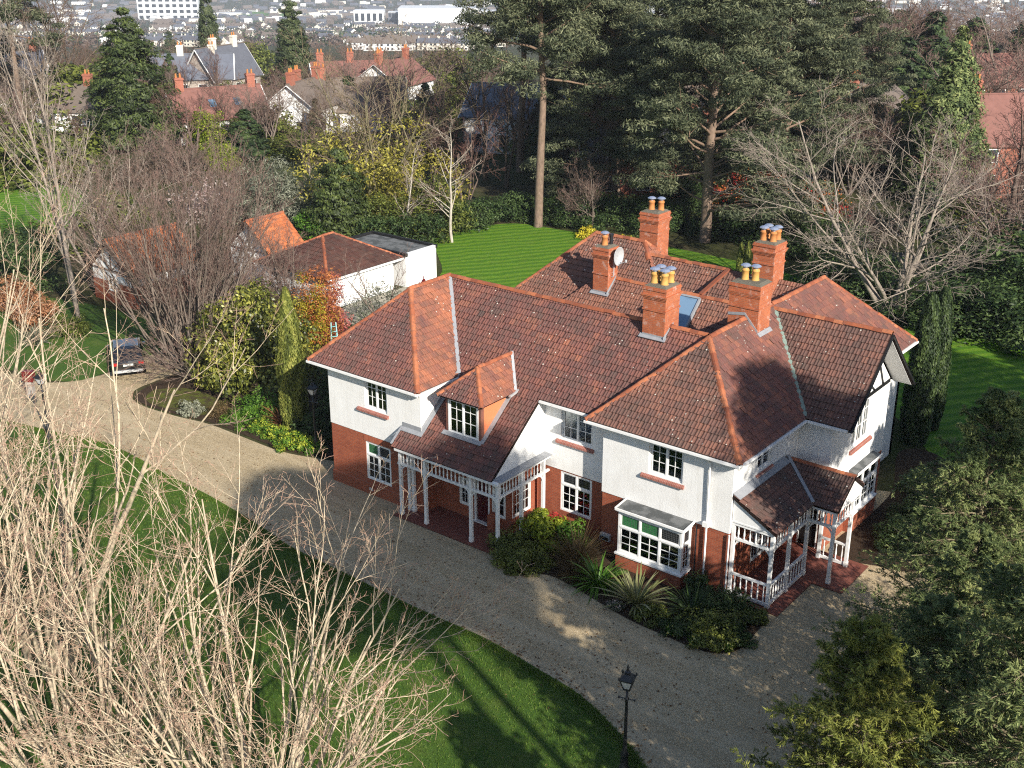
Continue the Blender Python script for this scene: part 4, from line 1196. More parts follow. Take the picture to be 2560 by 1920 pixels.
# all remaining roof tiles of the house in one part
V_, F3, TI, MI = [], [], [], []
for mi, key in enumerate(('tile', 'tile_old')):
    for vs, fs, tn in TILE_REST[key]:
        b0 = len(V_)
        V_.extend(vs); TI.extend([tn] * len(vs))
        for f in fs: F3.append([b0 + k for k in f]); MI.append(mi)
me = bpy.data.meshes.new('roof_tiling')
me.from_pydata([tuple(v) for v in V_], [], F3)
a = me.attributes.new('tint', 'FLOAT', 'POINT'); a.data.foreach_set('value', np.array(TI, dtype=np.float32))
me.materials.append(M['tile']); me.materials.append(M['tile_old'])
me.polygons.foreach_set('material_index', np.array(MI, dtype=np.int32))
me.update()
tag(add_obj('roof_tiling', me, house), kind='stuff')

# satellite dish on the chimney
sd_ = empty('satellite_dish', (7.24, 12.3, 9.0))
tag(sd_, 'grey satellite dish on a bracket beside the small chimney', 'satellite dish')
mb = MB(); mb.tube([(0, 0, -.5), (.12, 0, -.45), (.12, 0, .75)], .025, 6); mb.tube([(0, 0, .0), (.12, 0, .0)], .02, 6); mb.tube([(.12, 0, .55), (.3, 0, .55)], .025, 6); mb.build('mast', M['galv'], sd_)
mb = MB(); n_ = 20
vs = []; fs = []
for k, (rr, dx) in enumerate(((0.02, .30), (.2, .315), (.4, .38), (.43, .40), (.43, .385), (.4, .36), (.2, .295), (.02, .28))):
    for i in range(n_):
        an = 2 * math.pi * i / n_
        vs.append((dx, rr * math.cos(an), .6 + rr * 1.08 * math.sin(an)))
for k in range(7):
    for i in range(n_): fs.append((k * n_ + i, k * n_ + (i + 1) % n_, (k + 1) * n_ + (i + 1) % n_, (k + 1) * n_ + i))
mb.add(vs, fs); mb.build('reflector', M['galv'], sd_, True)
mb = MB(); mb.tube([(.36, 0, .2), (.78, 0, .38)], .016, 6); mb.lathe([(.045, 0), (.06, .05), (.06, .12), (.03, .14)], 8, (.8, 0, .36)); mb.build('feed_arm', M['galv'], sd_)
# ------------------------------------------------------------------ plant materials
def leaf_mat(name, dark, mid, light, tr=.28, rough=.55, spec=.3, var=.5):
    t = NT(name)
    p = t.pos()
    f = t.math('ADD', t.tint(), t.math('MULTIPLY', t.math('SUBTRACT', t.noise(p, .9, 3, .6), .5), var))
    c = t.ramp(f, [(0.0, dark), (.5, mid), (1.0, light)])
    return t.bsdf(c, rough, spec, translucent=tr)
def bark_mat(name, c0, c1, c2, band=0.0):
    """c0 old bark, c1 branch, c2 twig tip (by tint)"""
    t = NT(name)
    p = t.pos()
    c = t.ramp(t.tint(), [(0., c0), (.5, c1), (1., c2)])
    n = t.noise(t.scale(p, (1, 1, .35)), 7, 5, .7)
    c = t.mix(t.math('MULTIPLY', t.ramp(n, [(.4, 0.), (.65, 1.)]), .7), c, tuple(x * .38 for x in c0))
    c = t.mix(t.math('MULTIPLY', t.ramp(t.noise(p, 2.3, 4, .7), [(.5, 0.), (.7, 1.)]), .4), c, (c0[0] * .62, c0[1] * .72, c0[2] * .5))
    return t.bsdf(c, .85, .2, normal=t.bump(n, .5, .02))
LM = dict(
    yew=leaf_mat('dark_conifer', (.011, .022, .009), (.033, .056, .019), (.085, .125, .035), .15),
    cypress=leaf_mat('cypress_spray', (.03, .05, .018), (.115, .155, .055), (.31, .34, .13), .2, .6, .2),
    gold=leaf_mat('golden_cypress', (.045, .06, .013), (.15, .175, .036), (.36, .36, .085), .25, .6, .2),
    pine=leaf_mat('pine_needle', (.018, .027, .015), (.075, .09, .048), (.20, .21, .115), .12, .6, .2),
    cedar=leaf_mat('cedar_needle', (.012, .02, .006), (.04, .06, .014), (.115, .145, .035), .12),
    sequoia=leaf_mat('sequoia_needle', (0.014, 0.022, 0.008), (0.048, 0.067, 0.025), (0.126, 0.147, 0.059), .1),
    laurel=leaf_mat('laurel_leaf', (.010, .022, .008), (.032, .058, .017), (.10, .145, .045), .15, .5, .2),
    green=leaf_mat('fresh_green_leaf', (0.017, 0.048, 0.007), (0.060, 0.144, 0.014), (0.192, 0.336, 0.036), .3),
    lime=leaf_mat('lime_leaf', (.04, .07, .006), (.18, .24, .015), (.42, .46, .05), .3),
    holly=leaf_mat('variegated_leaf', (0.018, 0.025, 0.006), (0.092, 0.109, 0.018), (0.345, 0.333, 0.063), .2, .4, .4),
    olive=leaf_mat('grey_olive_leaf', (.04, .045, .03), (.13, .14, .095), (.30, .31, .23), .2),
    moss=leaf_mat('mossy_green_leaf', (0.026, 0.036, 0.008), (0.091, 0.111, 0.018), (0.208, 0.234, 0.046), .2),
    orange=leaf_mat('orange_new_leaf', (.14, .04, .015), (.42, .13, .04), (.62, .27, .08), .35),
    yellow=leaf_mat('yellow_leaf', (.10, .09, .01), (.36, .30, .02), (.60, .52, .06), .35),
    pinkred=leaf_mat('pink_red_leaf', (.14, .03, .03), (.40, .10, .09), (.62, .24, .2), .35),
    beech=leaf_mat('dead_beech_leaf', (.10, .04, .02), (.34, .15, .07), (.55, .30, .16), .3),
    blossom=leaf_mat('pale_pink_blossom', (.34, .22, .21), (.58, .45, .42), (.78, .70, .66), .3),
    flower=leaf_mat('yellow_flower', (.35, .28, .02), (.62, .52, .03), (.75, .68, .1), .3),
    red=leaf_mat('red_berry_leaf', (.10, .01, .01), (.36, .02, .02), (.5, .06, .05), .2),
    bronze=leaf_mat('bronze_grass', (.04, .024, .012), (.13, .085, .035), (.28, .20, .09), .25),
    strap=leaf_mat('strap_leaf', (.02, .05, .006), (.07, .17, .016), (.2, .36, .05), .25, .35, .5),
    stripe=leaf_mat('cream_striped_leaf', (.05, .07, .02), (.2, .21, .08), (.5, .48, .28), .25, .4, .4),
    willow=leaf_mat('golden_catkin', (0.108, 0.090, 0.014), (0.312, 0.276, 0.042), (0.540, 0.504, 0.108), .3),
    scrub=leaf_mat('brown_scrub', (.045, .03, .022), (.11, .075, .055), (.2, .15, .11), .15),
    daff=leaf_mat('daffodil', (.5, .45, .1), (.7, .62, .15), (.8, .78, .5), .2),
)
BM = dict(
    pale=bark_mat('pale_bark', (.46, .38, .28), (.66, .54, .39), (.46, .27, .20)),
    ash=bark_mat('ash_grey_bark', (.30, .25, .21), (.36, .30, .25), (.34, .27, .23)),
    birch=bark_mat('white_birch_bark', (.52, .47, .41), (.42, .36, .29), (.19, .10, .08)),
    brown=bark_mat('brown_bark', (.13, .10, .075), (.17, .125, .095), (.17, .105, .08)),
    red=bark_mat('reddish_twig', (.16, .12, .10), (.18, .11, .09), (.17, .075, .065)),
    grey=bark_mat('grey_scrub_bark', (.19, .155, .13), (.24, .18, .15), (.22, .13, .11)),
    pine=bark_mat('pine_bark', (.22, .16, .125), (.24, .155, .105), (.12, .085, .06)),
    dark=bark_mat('dark_bark', (.06, .045, .035), (.07, .05, .04), (.07, .05, .035)),
    mossy=bark_mat('mossy_bark', (.19, .17, .10), (.24, .20, .13), (.24, .17, .12)),
)
# ------------------------------------------------------------------ plant geometry
def unit(a): return a / (np.linalg.norm(a, axis=-1, keepdims=True) + 1e-12)
def tubes(P, Rr, k):
    m, n = P.shape[:2]
    T = unit(np.gradient(P, axis=1))
    ref = np.zeros_like(T); ref[..., 2] = 1
    flat = np.abs(T[..., 2:3]) > .93
    ref = np.where(flat, np.array([1., 0, 0]), ref)
    A = unit(np.cross(T, ref)); B = np.cross(A, T)
    an = np.arange(k) * 2 * np.pi / k
    V = P[:, :, None] + Rr[:, :, None, None] * (A[:, :, None] * np.cos(an)[None, None, :, None] + B[:, :, None] * np.sin(an)[None, None, :, None])
    i = np.arange(m)[:, None, None] * n * k; j = np.arange(n - 1)[None, :, None] * k; q = np.arange(k)[None, None, :]
    q2 = (q + 1) % k
    F = np.stack([i + j + q, i + j + q2, i + j + k + q2, i + j + k + q], -1).reshape(-1, 4)
    return V.reshape(-1, 3), F
def grow(P, Rr, g, c, t0=.25, t1=1., ang=(45, 10), lf=(.55, .12), rf=.6, npts=5, up=.05, wob=.1, rmin=.004, fall=.35, tip=.35, flat=0.0):
    m, n = P.shape[:2]
    L0 = np.linalg.norm(np.diff(P, axis=1), axis=2).sum(1)
    idx = np.repeat(np.arange(m), c)
    t = (np.tile(np.arange(c), m) + g.random(m * c)) / c
    t = t0 + (t1 - t0) * t
    x = t * (n - 1); i0 = np.minimum(x.astype(int), n - 2); fr = (x - i0)[:, None]
    p = P[idx, i0] * (1 - fr) + P[idx, i0 + 1] * fr
    r = Rr[idx, i0] * (1 - fr[:, 0]) + Rr[idx, i0 + 1] * fr[:, 0]
    tg = unit(P[idx, i0 + 1] - P[idx, i0])
    rv = g.normal(size=tg.shape); rv[:, 2] *= (1 - flat)
    pe = unit(rv - (rv * tg).sum(1, keepdims=True) * tg)
    a = np.radians(g.normal(ang[0], ang[1], len(t)))[:, None]
    d = np.cos(a) * tg + np.sin(a) * pe
    L = L0[idx] * np.clip(g.normal(lf[0], lf[1], len(t)), .12, 2) * (1 - fall * t)
    out = [p]
    for k in range(npts):
        d = unit(d + g.normal(size=d.shape) * wob + np.array([0, 0, up]))
        p = p + d * (L / npts)[:, None]
        out.append(p)
    Q = np.stack(out, 1)
    r0 = np.maximum(r * rf, rmin)
    QR = r0[:, None] * np.linspace(1, tip, npts + 1)[None]
    return Q, np.maximum(QR, rmin * .6)
def stems(g, n, spread, length, r0, npts=9, up=.03, wob=.05, base_r=.25, jitter=.15):
    az = (np.arange(n) + g.random(n)) * 2 * np.pi / n
    tl = np.radians(np.abs(g.normal(spread, spread * .35, n)))
    d = np.stack([np.sin(tl) * np.cos(az), np.sin(tl) * np.sin(az), np.cos(tl)], -1)
    p = np.stack([np.cos(az) * base_r, np.sin(az) * base_r, np.zeros(n)], -1) * g.random((n, 1))
    L = length * (1 + g.normal(0, jitter, n))
    out = [p]
    for k in range(npts):
        d = unit(d + g.normal(size=d.shape) * wob + np.array([0, 0, up]))
        p = p + d * (L / npts)[:, None]
        out.append(p)
    Rr = (r0 * (1 + g.normal(0, .15, n)))[:, None] * np.linspace(1, .22, npts + 1)[None] ** 1.1
    return np.stack(out, 1), Rr
def wood_mesh(name, levels, mat, sides=(7, 5, 4, 3, 3), tints=None):
    Vs, Fs, Ts, b = [], [], [], 0
    for k, (P, Rr) in enumerate(levels):
        if not len(P): continue
        V, F = tubes(P, Rr, sides[min(k, len(sides) - 1)])
        Vs.append(V); Fs.append(F + b); b += len(V)
        tt = (tints[k] if tints else k / max(1, len(levels) - 1))
        n = P.shape[1]
        tv = np.full((len(P), n), tt) + np.linspace(0, .18, n)[None]
        Ts.append(np.repeat(np.clip(tv, 0, 1).ravel(), sides[min(k, len(sides) - 1)]))
    return mesh_np(name, np.concatenate(Vs), [np.concatenate(Fs)], mat, np.concatenate(Ts), True)
def leaf_quads(C, N, U, ln, wd):
    """rhombic leaves at C with normal N, long axis U"""
    U = unit(U - (U * N).sum(1, keepdims=True) * N)
    W = np.cross(N, U)
    ln = np.broadcast_to(ln, (len(C),))[:, None]; wd = np.broadcast_to(wd, (len(C),))[:, None]
    V = np.stack([C - U * ln * .5, C + W * wd * .5 - U * ln * .05, C + U * ln * .5, C - W * wd * .5 - U * ln * .05], 1)
    return V.reshape(-1, 3), np.arange(len(C) * 4).reshape(-1, 4)
def rdir(g, n): return unit(g.normal(size=(n, 3)))
def clump_leaves(g, centres, radii, per, ln, wd, outward=.6, upb=.25, squash=.8, tvar=.22, tbase=None, shell=.55):
    K = len(centres)
    idx = np.repeat(np.arange(K), per)
    d = rdir(g, len(idx))
    rr = radii[idx] * (shell + (1 - shell) * g.random(len(idx)) ** .5)
    off = d * rr[:, None]; off[:, 2] *= squash
    C = centres[idx] + off
    N = unit(d * outward + rdir(g, len(idx)) * (1 - outward) + np.array([0, 0, upb]))
    U = rdir(g, len(idx))
    sz = g.uniform(.7, 1.3, len(idx))
    V, F = leaf_quads(C, N, U, ln * sz, wd * sz)
    tb = (g.uniform(.28, .72, K) if tbase is None else tbase)[idx]
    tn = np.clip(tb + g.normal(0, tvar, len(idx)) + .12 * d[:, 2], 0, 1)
    return V, F, np.repeat(tn, 4)
def join(parts):
    Vs, Fs, Ts, b = [], [], [], 0
    for V, F, T in parts:
        Vs.append(V); Fs.append(F + b); Ts.append(T); b += len(V)
    return np.concatenate(Vs), [np.concatenate(Fs)], np.concatenate(Ts)
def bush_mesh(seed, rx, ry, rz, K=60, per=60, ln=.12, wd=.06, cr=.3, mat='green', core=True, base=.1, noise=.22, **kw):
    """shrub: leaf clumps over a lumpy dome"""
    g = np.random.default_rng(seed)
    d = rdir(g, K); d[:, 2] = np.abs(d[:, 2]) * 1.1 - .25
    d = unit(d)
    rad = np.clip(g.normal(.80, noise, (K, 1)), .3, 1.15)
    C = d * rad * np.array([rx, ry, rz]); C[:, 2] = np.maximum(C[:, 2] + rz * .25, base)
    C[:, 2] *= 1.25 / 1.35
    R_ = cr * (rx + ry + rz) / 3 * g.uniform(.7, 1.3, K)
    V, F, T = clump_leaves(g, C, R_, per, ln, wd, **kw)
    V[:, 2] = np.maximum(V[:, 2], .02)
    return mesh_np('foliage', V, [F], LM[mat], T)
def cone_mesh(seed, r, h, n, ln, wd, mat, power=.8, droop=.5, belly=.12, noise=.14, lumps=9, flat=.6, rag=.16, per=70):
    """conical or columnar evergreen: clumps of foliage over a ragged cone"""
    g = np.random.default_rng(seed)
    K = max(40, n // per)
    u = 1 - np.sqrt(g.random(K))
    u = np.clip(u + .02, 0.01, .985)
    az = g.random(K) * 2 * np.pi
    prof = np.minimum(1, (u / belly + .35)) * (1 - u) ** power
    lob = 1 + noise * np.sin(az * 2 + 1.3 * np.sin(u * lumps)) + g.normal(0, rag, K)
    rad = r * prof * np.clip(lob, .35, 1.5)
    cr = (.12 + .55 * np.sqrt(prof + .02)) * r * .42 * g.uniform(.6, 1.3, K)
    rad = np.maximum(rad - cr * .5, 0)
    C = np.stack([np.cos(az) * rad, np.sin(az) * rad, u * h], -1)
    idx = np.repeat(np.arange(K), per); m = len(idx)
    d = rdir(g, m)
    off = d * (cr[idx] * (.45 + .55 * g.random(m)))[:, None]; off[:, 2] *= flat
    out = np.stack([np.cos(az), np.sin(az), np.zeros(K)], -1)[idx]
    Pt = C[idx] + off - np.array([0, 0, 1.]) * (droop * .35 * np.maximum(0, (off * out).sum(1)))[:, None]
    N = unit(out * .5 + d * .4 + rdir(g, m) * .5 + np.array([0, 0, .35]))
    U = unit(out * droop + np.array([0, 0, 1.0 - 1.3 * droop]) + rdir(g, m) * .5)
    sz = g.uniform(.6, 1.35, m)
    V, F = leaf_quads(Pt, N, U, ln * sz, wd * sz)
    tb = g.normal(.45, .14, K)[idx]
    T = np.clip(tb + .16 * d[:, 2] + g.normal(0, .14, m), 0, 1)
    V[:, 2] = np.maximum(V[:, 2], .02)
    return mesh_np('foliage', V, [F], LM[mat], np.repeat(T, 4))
def column_mesh(seed, r, h, n, ln, wd, mat, top=.5, ripple=.05):
    """tight column of upright sprays"""
    g = np.random.default_rng(seed)
    u = g.random(n) ** 1.1; az = g.random(n) * 2 * np.pi
    prof = np.minimum(1, .75 + u * 2) * np.clip((1 - u) / .55, 0, 1) ** top
    rad = r * prof * (1 + ripple * np.sin(az * 5 + 4 * np.sin(u * 7)) + g.normal(0, .03, n)) * (1 - .3 * g.random(n) ** 3)
    out = np.stack([np.cos(az), np.sin(az), np.zeros(n)], -1)
    C = out * rad[:, None]; C[:, 2] = u * h
    N = unit(out + rdir(g, n) * .6); U = unit(np.array([0, 0, 1.]) + out * .15 + rdir(g, n) * .35)
    sz = g.uniform(.7, 1.3, n)
    V, F = leaf_quads(C, N, U, ln * sz, wd * sz)
    T = np.clip(.5 + g.normal(0, .2, n) + .25 * np.sin(az * 5 + 4 * np.sin(u * 7)), 0, 1)
    V[:, 2] = np.maximum(V[:, 2], .02)
    return mesh_np('foliage', V, [F], LM[mat], np.repeat(T, 4))
def blades_mesh(seed, n, length, width, mat, spread=50, droop=.16, npts=6, tvar=.2, base_r=.12):
    """tuft of arching strap leaves"""
    g = np.random.default_rng(seed)
    P, Rr = stems(g, n, spread, length, width / 2, npts, -droop, .03, base_r, .2)
    m, k = P.shape[:2]
    T = unit(np.gradient(P, axis=1)); S = unit(np.cross(T, np.array([0, 0, 1.]) + g.normal(0, .2, (m, 1, 3))))
    wd = (width / 2) * np.sin(np.linspace(.35, np.pi - .08, k))[None, :, None] * g.uniform(.8, 1.2, (m, 1, 1))
    V = np.stack([P + S * wd, P - S * wd], 2).reshape(-1, 3)
    V[:, 2] = np.maximum(V[:, 2], .02)
    i = np.arange(m)[:, None] * k * 2; j = np.arange(k - 1)[None] * 2
    F = np.stack([i + j, i + j + 1, i + j + 3, i + j + 2], -1).reshape(-1, 4)
    T_ = np.repeat(np.clip(g.normal(.5, tvar, m), 0, 1), k * 2)
    return mesh_np('leaves', V, [F], LM[mat], T_)

def thing_of(name, label, cat, parts, loc=(0, 0, 0), rz=0., scale=1., group=None):
    """parts: (part name, mesh)"""
    o = empty(name, loc, None, rz)
    o.scale = (scale,) * 3 if not isinstance(scale, tuple) else scale
    tag(o, label, cat, group)
    for nm, me in parts: kid(o, add_obj(nm, me, o))
    return o

# bare trees ------------------------------------------------------------------
def bare_tree(seed, n=1, h=9., spread=10, r0=.16, bark='pale', counts=(7, 6, 5, 4), angs=(38, 40, 42, 45), lfs=(.55, .5, .45, .42), up=(.05, .06, .05, .03), wob=(.06, .09, .12, .14), t0=(.3, .2, .2, .2), rf=.58, rmin=.006, base_r=.2, npts=(10, 7, 5, 4, 4), fall=.45, tip=.3, sup=.03, swob=.05):
    g = np.random.default_rng(seed)
    lv = [stems(g, n, spread, h, r0, npts[0], sup, swob, base_r)]
    for k, c in enumerate(counts):
        P, Rr = lv[-1]
        lv.append(grow(P, Rr, g, c, t0[k], 1., (angs[k], 10), (lfs[k], lfs[k] * .25), rf, npts[k + 1], up[k], wob[k], rmin, fall, tip))
    m = BM[bark]
    nl = len(lv)
    tr = wood_mesh('trunk', lv[:1], m, (9,), [0.0])
    br = wood_mesh('branches', lv[1:], m, (6, 4, 3, 3), [.2 + .8 * (k / max(1, nl - 2)) for k in range(nl - 1)])
    return [('trunk', tr), ('branches', br)]
# pines ---------------------------------------------------------------------
def pine_tree(seed, h=24., r0=.42, crown0=.42, limbs=26, reach=6.0, mat='pine', bark='pine', pad=(1.15, 1.9), per=120, ln=.42, wd=.14, kids=3, flat=.42, lean=.02):
    g = np.random.default_rng(seed)
    P, Rr = stems(g, 1, .6, h, r0, 14, .05, .022, .0)
    Rr = r0 * np.linspace(1, .28, 15)[None] ** .9
    z = crown0 + (1 - crown0) * (np.arange(limbs) + g.random(limbs)) / limbs
    x = z * 14; i0 = np.minimum(x.astype(int), 13); f = (x - i0)[:, None]
    p = P[0, i0] * (1 - f) + P[0, i0 + 1] * f
    az = g.random(limbs) * 2 * np.pi
    u = (z - crown0) / (1 - crown0)
    L = reach * (1.0 - .62 * u ** 1.5) * g.uniform(.6, 1.1, limbs)
    d = np.stack([np.cos(az), np.sin(az), .15 + .5 * u + g.normal(0, .12, limbs)], -1)
    out = [p]; dd = unit(d)
    for k in range(6):
        dd = unit(dd + g.normal(size=dd.shape) * .10 + np.array([0, 0, .03]))
        p = p + dd * (L / 6)[:, None]; out.append(p)
    Lp = np.stack(out, 1)
    Lr = (.03 + .014 * L)[:, None] * np.linspace(1, .3, 7)[None]
    S, Sr = grow(Lp, Lr, g, kids, .4, 1., (48, 12), (.42, .1), .55, 4, .04, .12, .015, .2)
    ends = np.concatenate([Lp[:, -1], Lp[:, 4], S[:, -1], S[:, 2], P[0, -2:]])
    rad = g.uniform(pad[0], pad[1], len(ends))
    ends = ends + g.normal(0, .3, ends.shape)
    tb = g.uniform(.25, .7, len(ends))
    V, F, T = clump_leaves(g, ends, rad, per, ln, wd, .45, .35, flat, .2, tb, .25)
    return [('trunk', wood_mesh('trunk', [(P, Rr)], BM[bark], (10,), [0.1])), ('limbs', wood_mesh('limbs', [(Lp, Lr), (S, Sr)], BM[bark], (5, 4), [.3, .8])),
            ('crown', mesh_np('crown', V, [F], LM[mat], T))]
# feathery conifers ------------------------------------------------------------
def conifer(seed, h=12., r=3.4, mat='cypress', n1=150, n2=15, n3=6, leaves=8, ln=.16, wd=.05, power=.75, droop=-.04, bark='mossy', lift=.25, z0=.04, up2=-.02, trunk_r=.2):
    g = np.random.default_rng(seed)
    P, Rr = stems(g, 1, .5, h, trunk_r, 14, .05, .012, 0); Rr = trunk_r * np.linspace(1, .06, 15)[None]
    u = z0 + (1 - z0) * (np.arange(n1) + g.random(n1)) / n1 * .985
    x = u * 14; i0 = np.minimum(x.astype(int), 13); f = (x - i0)[:, None]
    p = P[0, i0] * (1 - f) + P[0, i0 + 1] * f
    az = np.arange(n1) * 2.39996 + g.normal(0, .3, n1)
    L = r * np.minimum(1, u / .1 + .55) * (1 - u) ** power * g.uniform(.72, 1.18, n1) + .25
    d = unit(np.stack([np.cos(az), np.sin(az), lift + .55 * u + g.normal(0, .08, n1)], -1))
    out = [p]
    for k in range(7):
        d = unit(d + g.normal(size=d.shape) * .05 + np.array([0, 0, droop])); p = p + d * (L / 7)[:, None]; out.append(p)
    A = np.stack(out, 1); Ar = (.012 + .010 * L)[:, None] * np.linspace(1, .25, 8)[None]
    B, Br = grow(A, Ar, g, n2, .18, 1., (48, 9), (.34, .07), .5, 4, up2, .08, .004, .55, .4, .72)
    Cc, Cr = grow(B, Br, g, n3, .12, 1., (42, 8), (.42, .1), .55, 3, up2 * .6, .08, .0025, .35, .4, .6)
    m, k = Cc.shape[:2]
    idx = np.repeat(np.arange(m), leaves)
    t = g.random(len(idx)) * (k - 1); j0 = np.minimum(t.astype(int), k - 2); fr = (t - j0)[:, None]
    c = Cc[idx, j0] * (1 - fr) + Cc[idx, j0 + 1] * fr
    tg = unit(Cc[idx, j0 + 1] - Cc[idx, j0])
    U = unit(tg + rdir(g, len(idx)) * .55)
    N = unit(rdir(g, len(idx)) * .7 + np.array([0, 0, .8]))
    sz = g.uniform(.7, 1.3, len(idx))
    V, F = leaf_quads(c + U * (ln * .35), N, U, ln * sz, wd * sz)
    bt = g.normal(.45, .16, n1)
    tb = np.repeat(np.repeat(bt, n2), n3)[idx]
    tn = np.clip(tb + .25 * (t / (k - 1) - .3) + g.normal(0, .15, len(idx)), 0, 1)
    return [('trunk', wood_mesh('trunk', [(P, Rr)], BM[bark], (9,), [.1])), ('branches', wood_mesh('branches', [(A, Ar), (B, Br)], BM[bark], (5, 3), [.4, .8])),
            ('foliage', mesh_np('foliage', V, [F], LM[mat], np.repeat(tn, 4)))]
# ------------------------------------------------------------------ lamp posts
M['lampglass'] = NT('frosted_lamp_glass').bsdf((.55, .56, .58), .2, .5)
def lamp_post(loc, label, mats=('iron', 'lampglass'), h=3.2, rz=.3, name='lamp_post'):
    o = empty(name, loc, None, rz); tag(o, label, 'lamp post')
    mb = MB(); mb.lathe([(.17, 0), (.17, .08), (.13, .12), (.12, .55), (.14, .60), (.085, .70), (.06, 1.0), (.05, h * .75), (.045, h - .42), (.075, h - .40), (.075, h - .36), (.04, h - .33), (.04, h)], 12)
    mb.build('column', M[mats[0]], o, True)
    mb = MB(); mb.tube([(-.24, 0, h - .38), (.24, 0, h - .38)], .018, 6); mb.lathe([(.03, -.03), (.03, .03)], 6, (-.25, 0, h - .38)); mb.lathe([(.03, -.03), (.03, .03)], 6, (.25, 0, h - .38)); mb.build('ladder_bar', M[mats[0]], o)
    L = empty('lantern', (0, 0, h), o)
    a, b, hh = .09, .20, .36
    for k in range(4):
        A = [(-1, -1), (1, -1), (1, 1), (-1, 1)]
        p, q = A[k], A[(k + 1) % 4]
        mb = MB(); mb.prism([(p[0] * a, p[1] * a, .03), (q[0] * a, q[1] * a, .03), (q[0] * b, q[1] * b, hh), (p[0] * b, p[1] * b, hh)], (-.004 * (p[0] + q[0]), -.004 * (p[1] + q[1]), 0)); mb.build('pane', M[mats[1]], L)
    mb = MB()
    for p in A: mb.bar((p[0] * a, p[1] * a, 0), (p[0] * b * 1.02, p[1] * b * 1.02, hh + .02), .03)
    mb.box(-a - .02, a + .02, -a - .02, a + .02, -.02, .03)
    for k in range(4):
        p, q = A[k], A[(k + 1) % 4]
        mb.bar((p[0] * b, p[1] * b, hh), (q[0] * b, q[1] * b, hh), .04, .04)
    mb.build('frame', M[mats[0]], L)
    mb = MB()
    mb.hexa([(-b * 1.1, -b * 1.1, hh + .021), (b * 1.1, -b * 1.1, hh + .021), (b * 1.1, b * 1.1, hh + .021), (-b * 1.1, b * 1.1, hh + .021), (-.09, -.09, hh + .17), (.09, -.09, hh + .17), (.09, .09, hh + .17), (-.09, .09, hh + .17)])
    for p in A: mb.lathe([(.03, 0), (.035, .05), (.01, .11)], 6, (p[0] * b * 1.08, p[1] * b * 1.08, hh + .02))
    mb.lathe([(.09, hh + .171), (.10, hh + .25), (.05, hh + .28), (.03, hh + .36), (.05, hh + .39), (.012, hh + .5)], 8)
    mb.build('crown', M[mats[0]], L)
    return o
lamp_post((22.14, -8.8, .02), 'black cast iron lamp post at the lawn edge in front of the house', h=3.05)
lamp_post((-3.02, 1.62, .02), 'black lamp post in the dark hedge beside the house corner', h=3.05)
pL = gp(124, 1097)
lamp_post((pL[0], pL[1], .02), 'black lamp post among the bare branches by the left drive', h=3.0)
M['oxblood'] = plain('oxblood_paint', (.13, .012, .012), .4, .5)
pR = gp(1060, 712, 3.0)
lamp_post((pR[0], pR[1], 0), 'dark red lantern on a post showing above the left roof ridge', ('oxblood', 'oxblood'), 2.75)
# red box on a stone post
pB = gp(80, 992)
ob = empty('post_box', (pB[0], pB[1], 0), None, .6); tag(ob, 'dark red box on a pale stone post on the left lawn', 'post box')
mb = MB(); mb.box(-.17, .17, -.17, .17, 0, .95); mb.build('stone_post', plain('pale_stone', (.36, .33, .3), .9, .2, 0, .3, 9), ob)
mb = MB(); mb.box(-.29, .29, -.2, .2, .951, 1.55); mb.build('box', M['oxblood'], ob)
mb = MB(); mb.box(-.16, .16, -.208, -.201, 1.35, 1.40); mb.build('slot', M['black'], ob)
# drain cover
dc = gp(1730, 1585)
ob = empty('drain_cover', (dc[0], dc[1], .03)); tag(ob, 'dark round drain cover in the gravel in front of the bed', 'drain')
mb = MB(); mb.lathe([(.34, -.02), (.34, .01), (.29, .012), (.29, .006)], 16); mb.build('rim', M['iron'], ob)
for k in range(5):
    x = -.2 + .1 * k; l_ = math.sqrt(.27 ** 2 - x * x)
    mb = MB(); mb.box(x - .025, x + .025, -l_, l_, .007, .016); mb.build('bar', M['iron'], ob)
# turquoise stepladder by the hedge
pl = gp(836, 850, .6)
ob = empty('stepladder', (pl[0], pl[1], 0), None, .9); tag(ob, 'pale turquoise stepladder in front of the dark palm leaves', 'ladder')
M['turq'] = plain('turquoise_paint', (.23, .48, .48), .5, .4)
for s_ in (-1, 1):
    mb = MB(); mb.bar((s_ * .22, -.4, 0), (s_ * .14, 0, 1.75), .06, .03); mb.build('rail', M['turq'], ob)
    mb = MB(); mb.bar((s_ * .22, .45, 0), (s_ * .14, .03, 1.7), .05, .03); mb.build('back_leg', M['turq'], ob)
for k in range(5):
    z = .3 + k * .3; y = -.4 + z / 1.75 * .4; w_ = .22 - .08 * z / 1.75
    mb = MB(); mb.box(-w_, w_, y - .05, y + .05, z - .015, z + .015); mb.build('step', M['turq'], ob)

# ------------------------------------------------------------------ car, seen from behind
M['carpaint'] = plain('black_car_paint', (.008, .009, .012), .18, .6, 0, .1, 3, 1.0)
M['chrome'] = plain('brushed_chrome', (.55, .56, .58), .25, .5, .9)
M['rubber'] = plain('tyre_rubber', (.012, .012, .012), .8, .3)
M['taillight'] = NT('red_lamp_lens').bsdf((.45, .01, .012), .15, .6)
M['plate'] = plain('white_plate', (.75, .75, .73), .5, .4, 0, .03)
M['carglass'] = NT('dark_car_glass').bsdf((.008, .009, .011), .05, .8)
cp_ = gp(325, 948)
car = empty('car', (cp_[0], cp_[1], .02), None, R(57)); tag(car, 'black estate car parked with its tail to the gravel drive', 'car')
prof = [(0.05, .42), (0.0, .60), (0.02, .92), (.10, 1.05), (.32, 1.30), (.62, 1.60), (1.0, 1.67), (2.3, 1.66), (3.1, 1.18), (4.35, 1.02), (4.6, .80), (4.62, .42)]
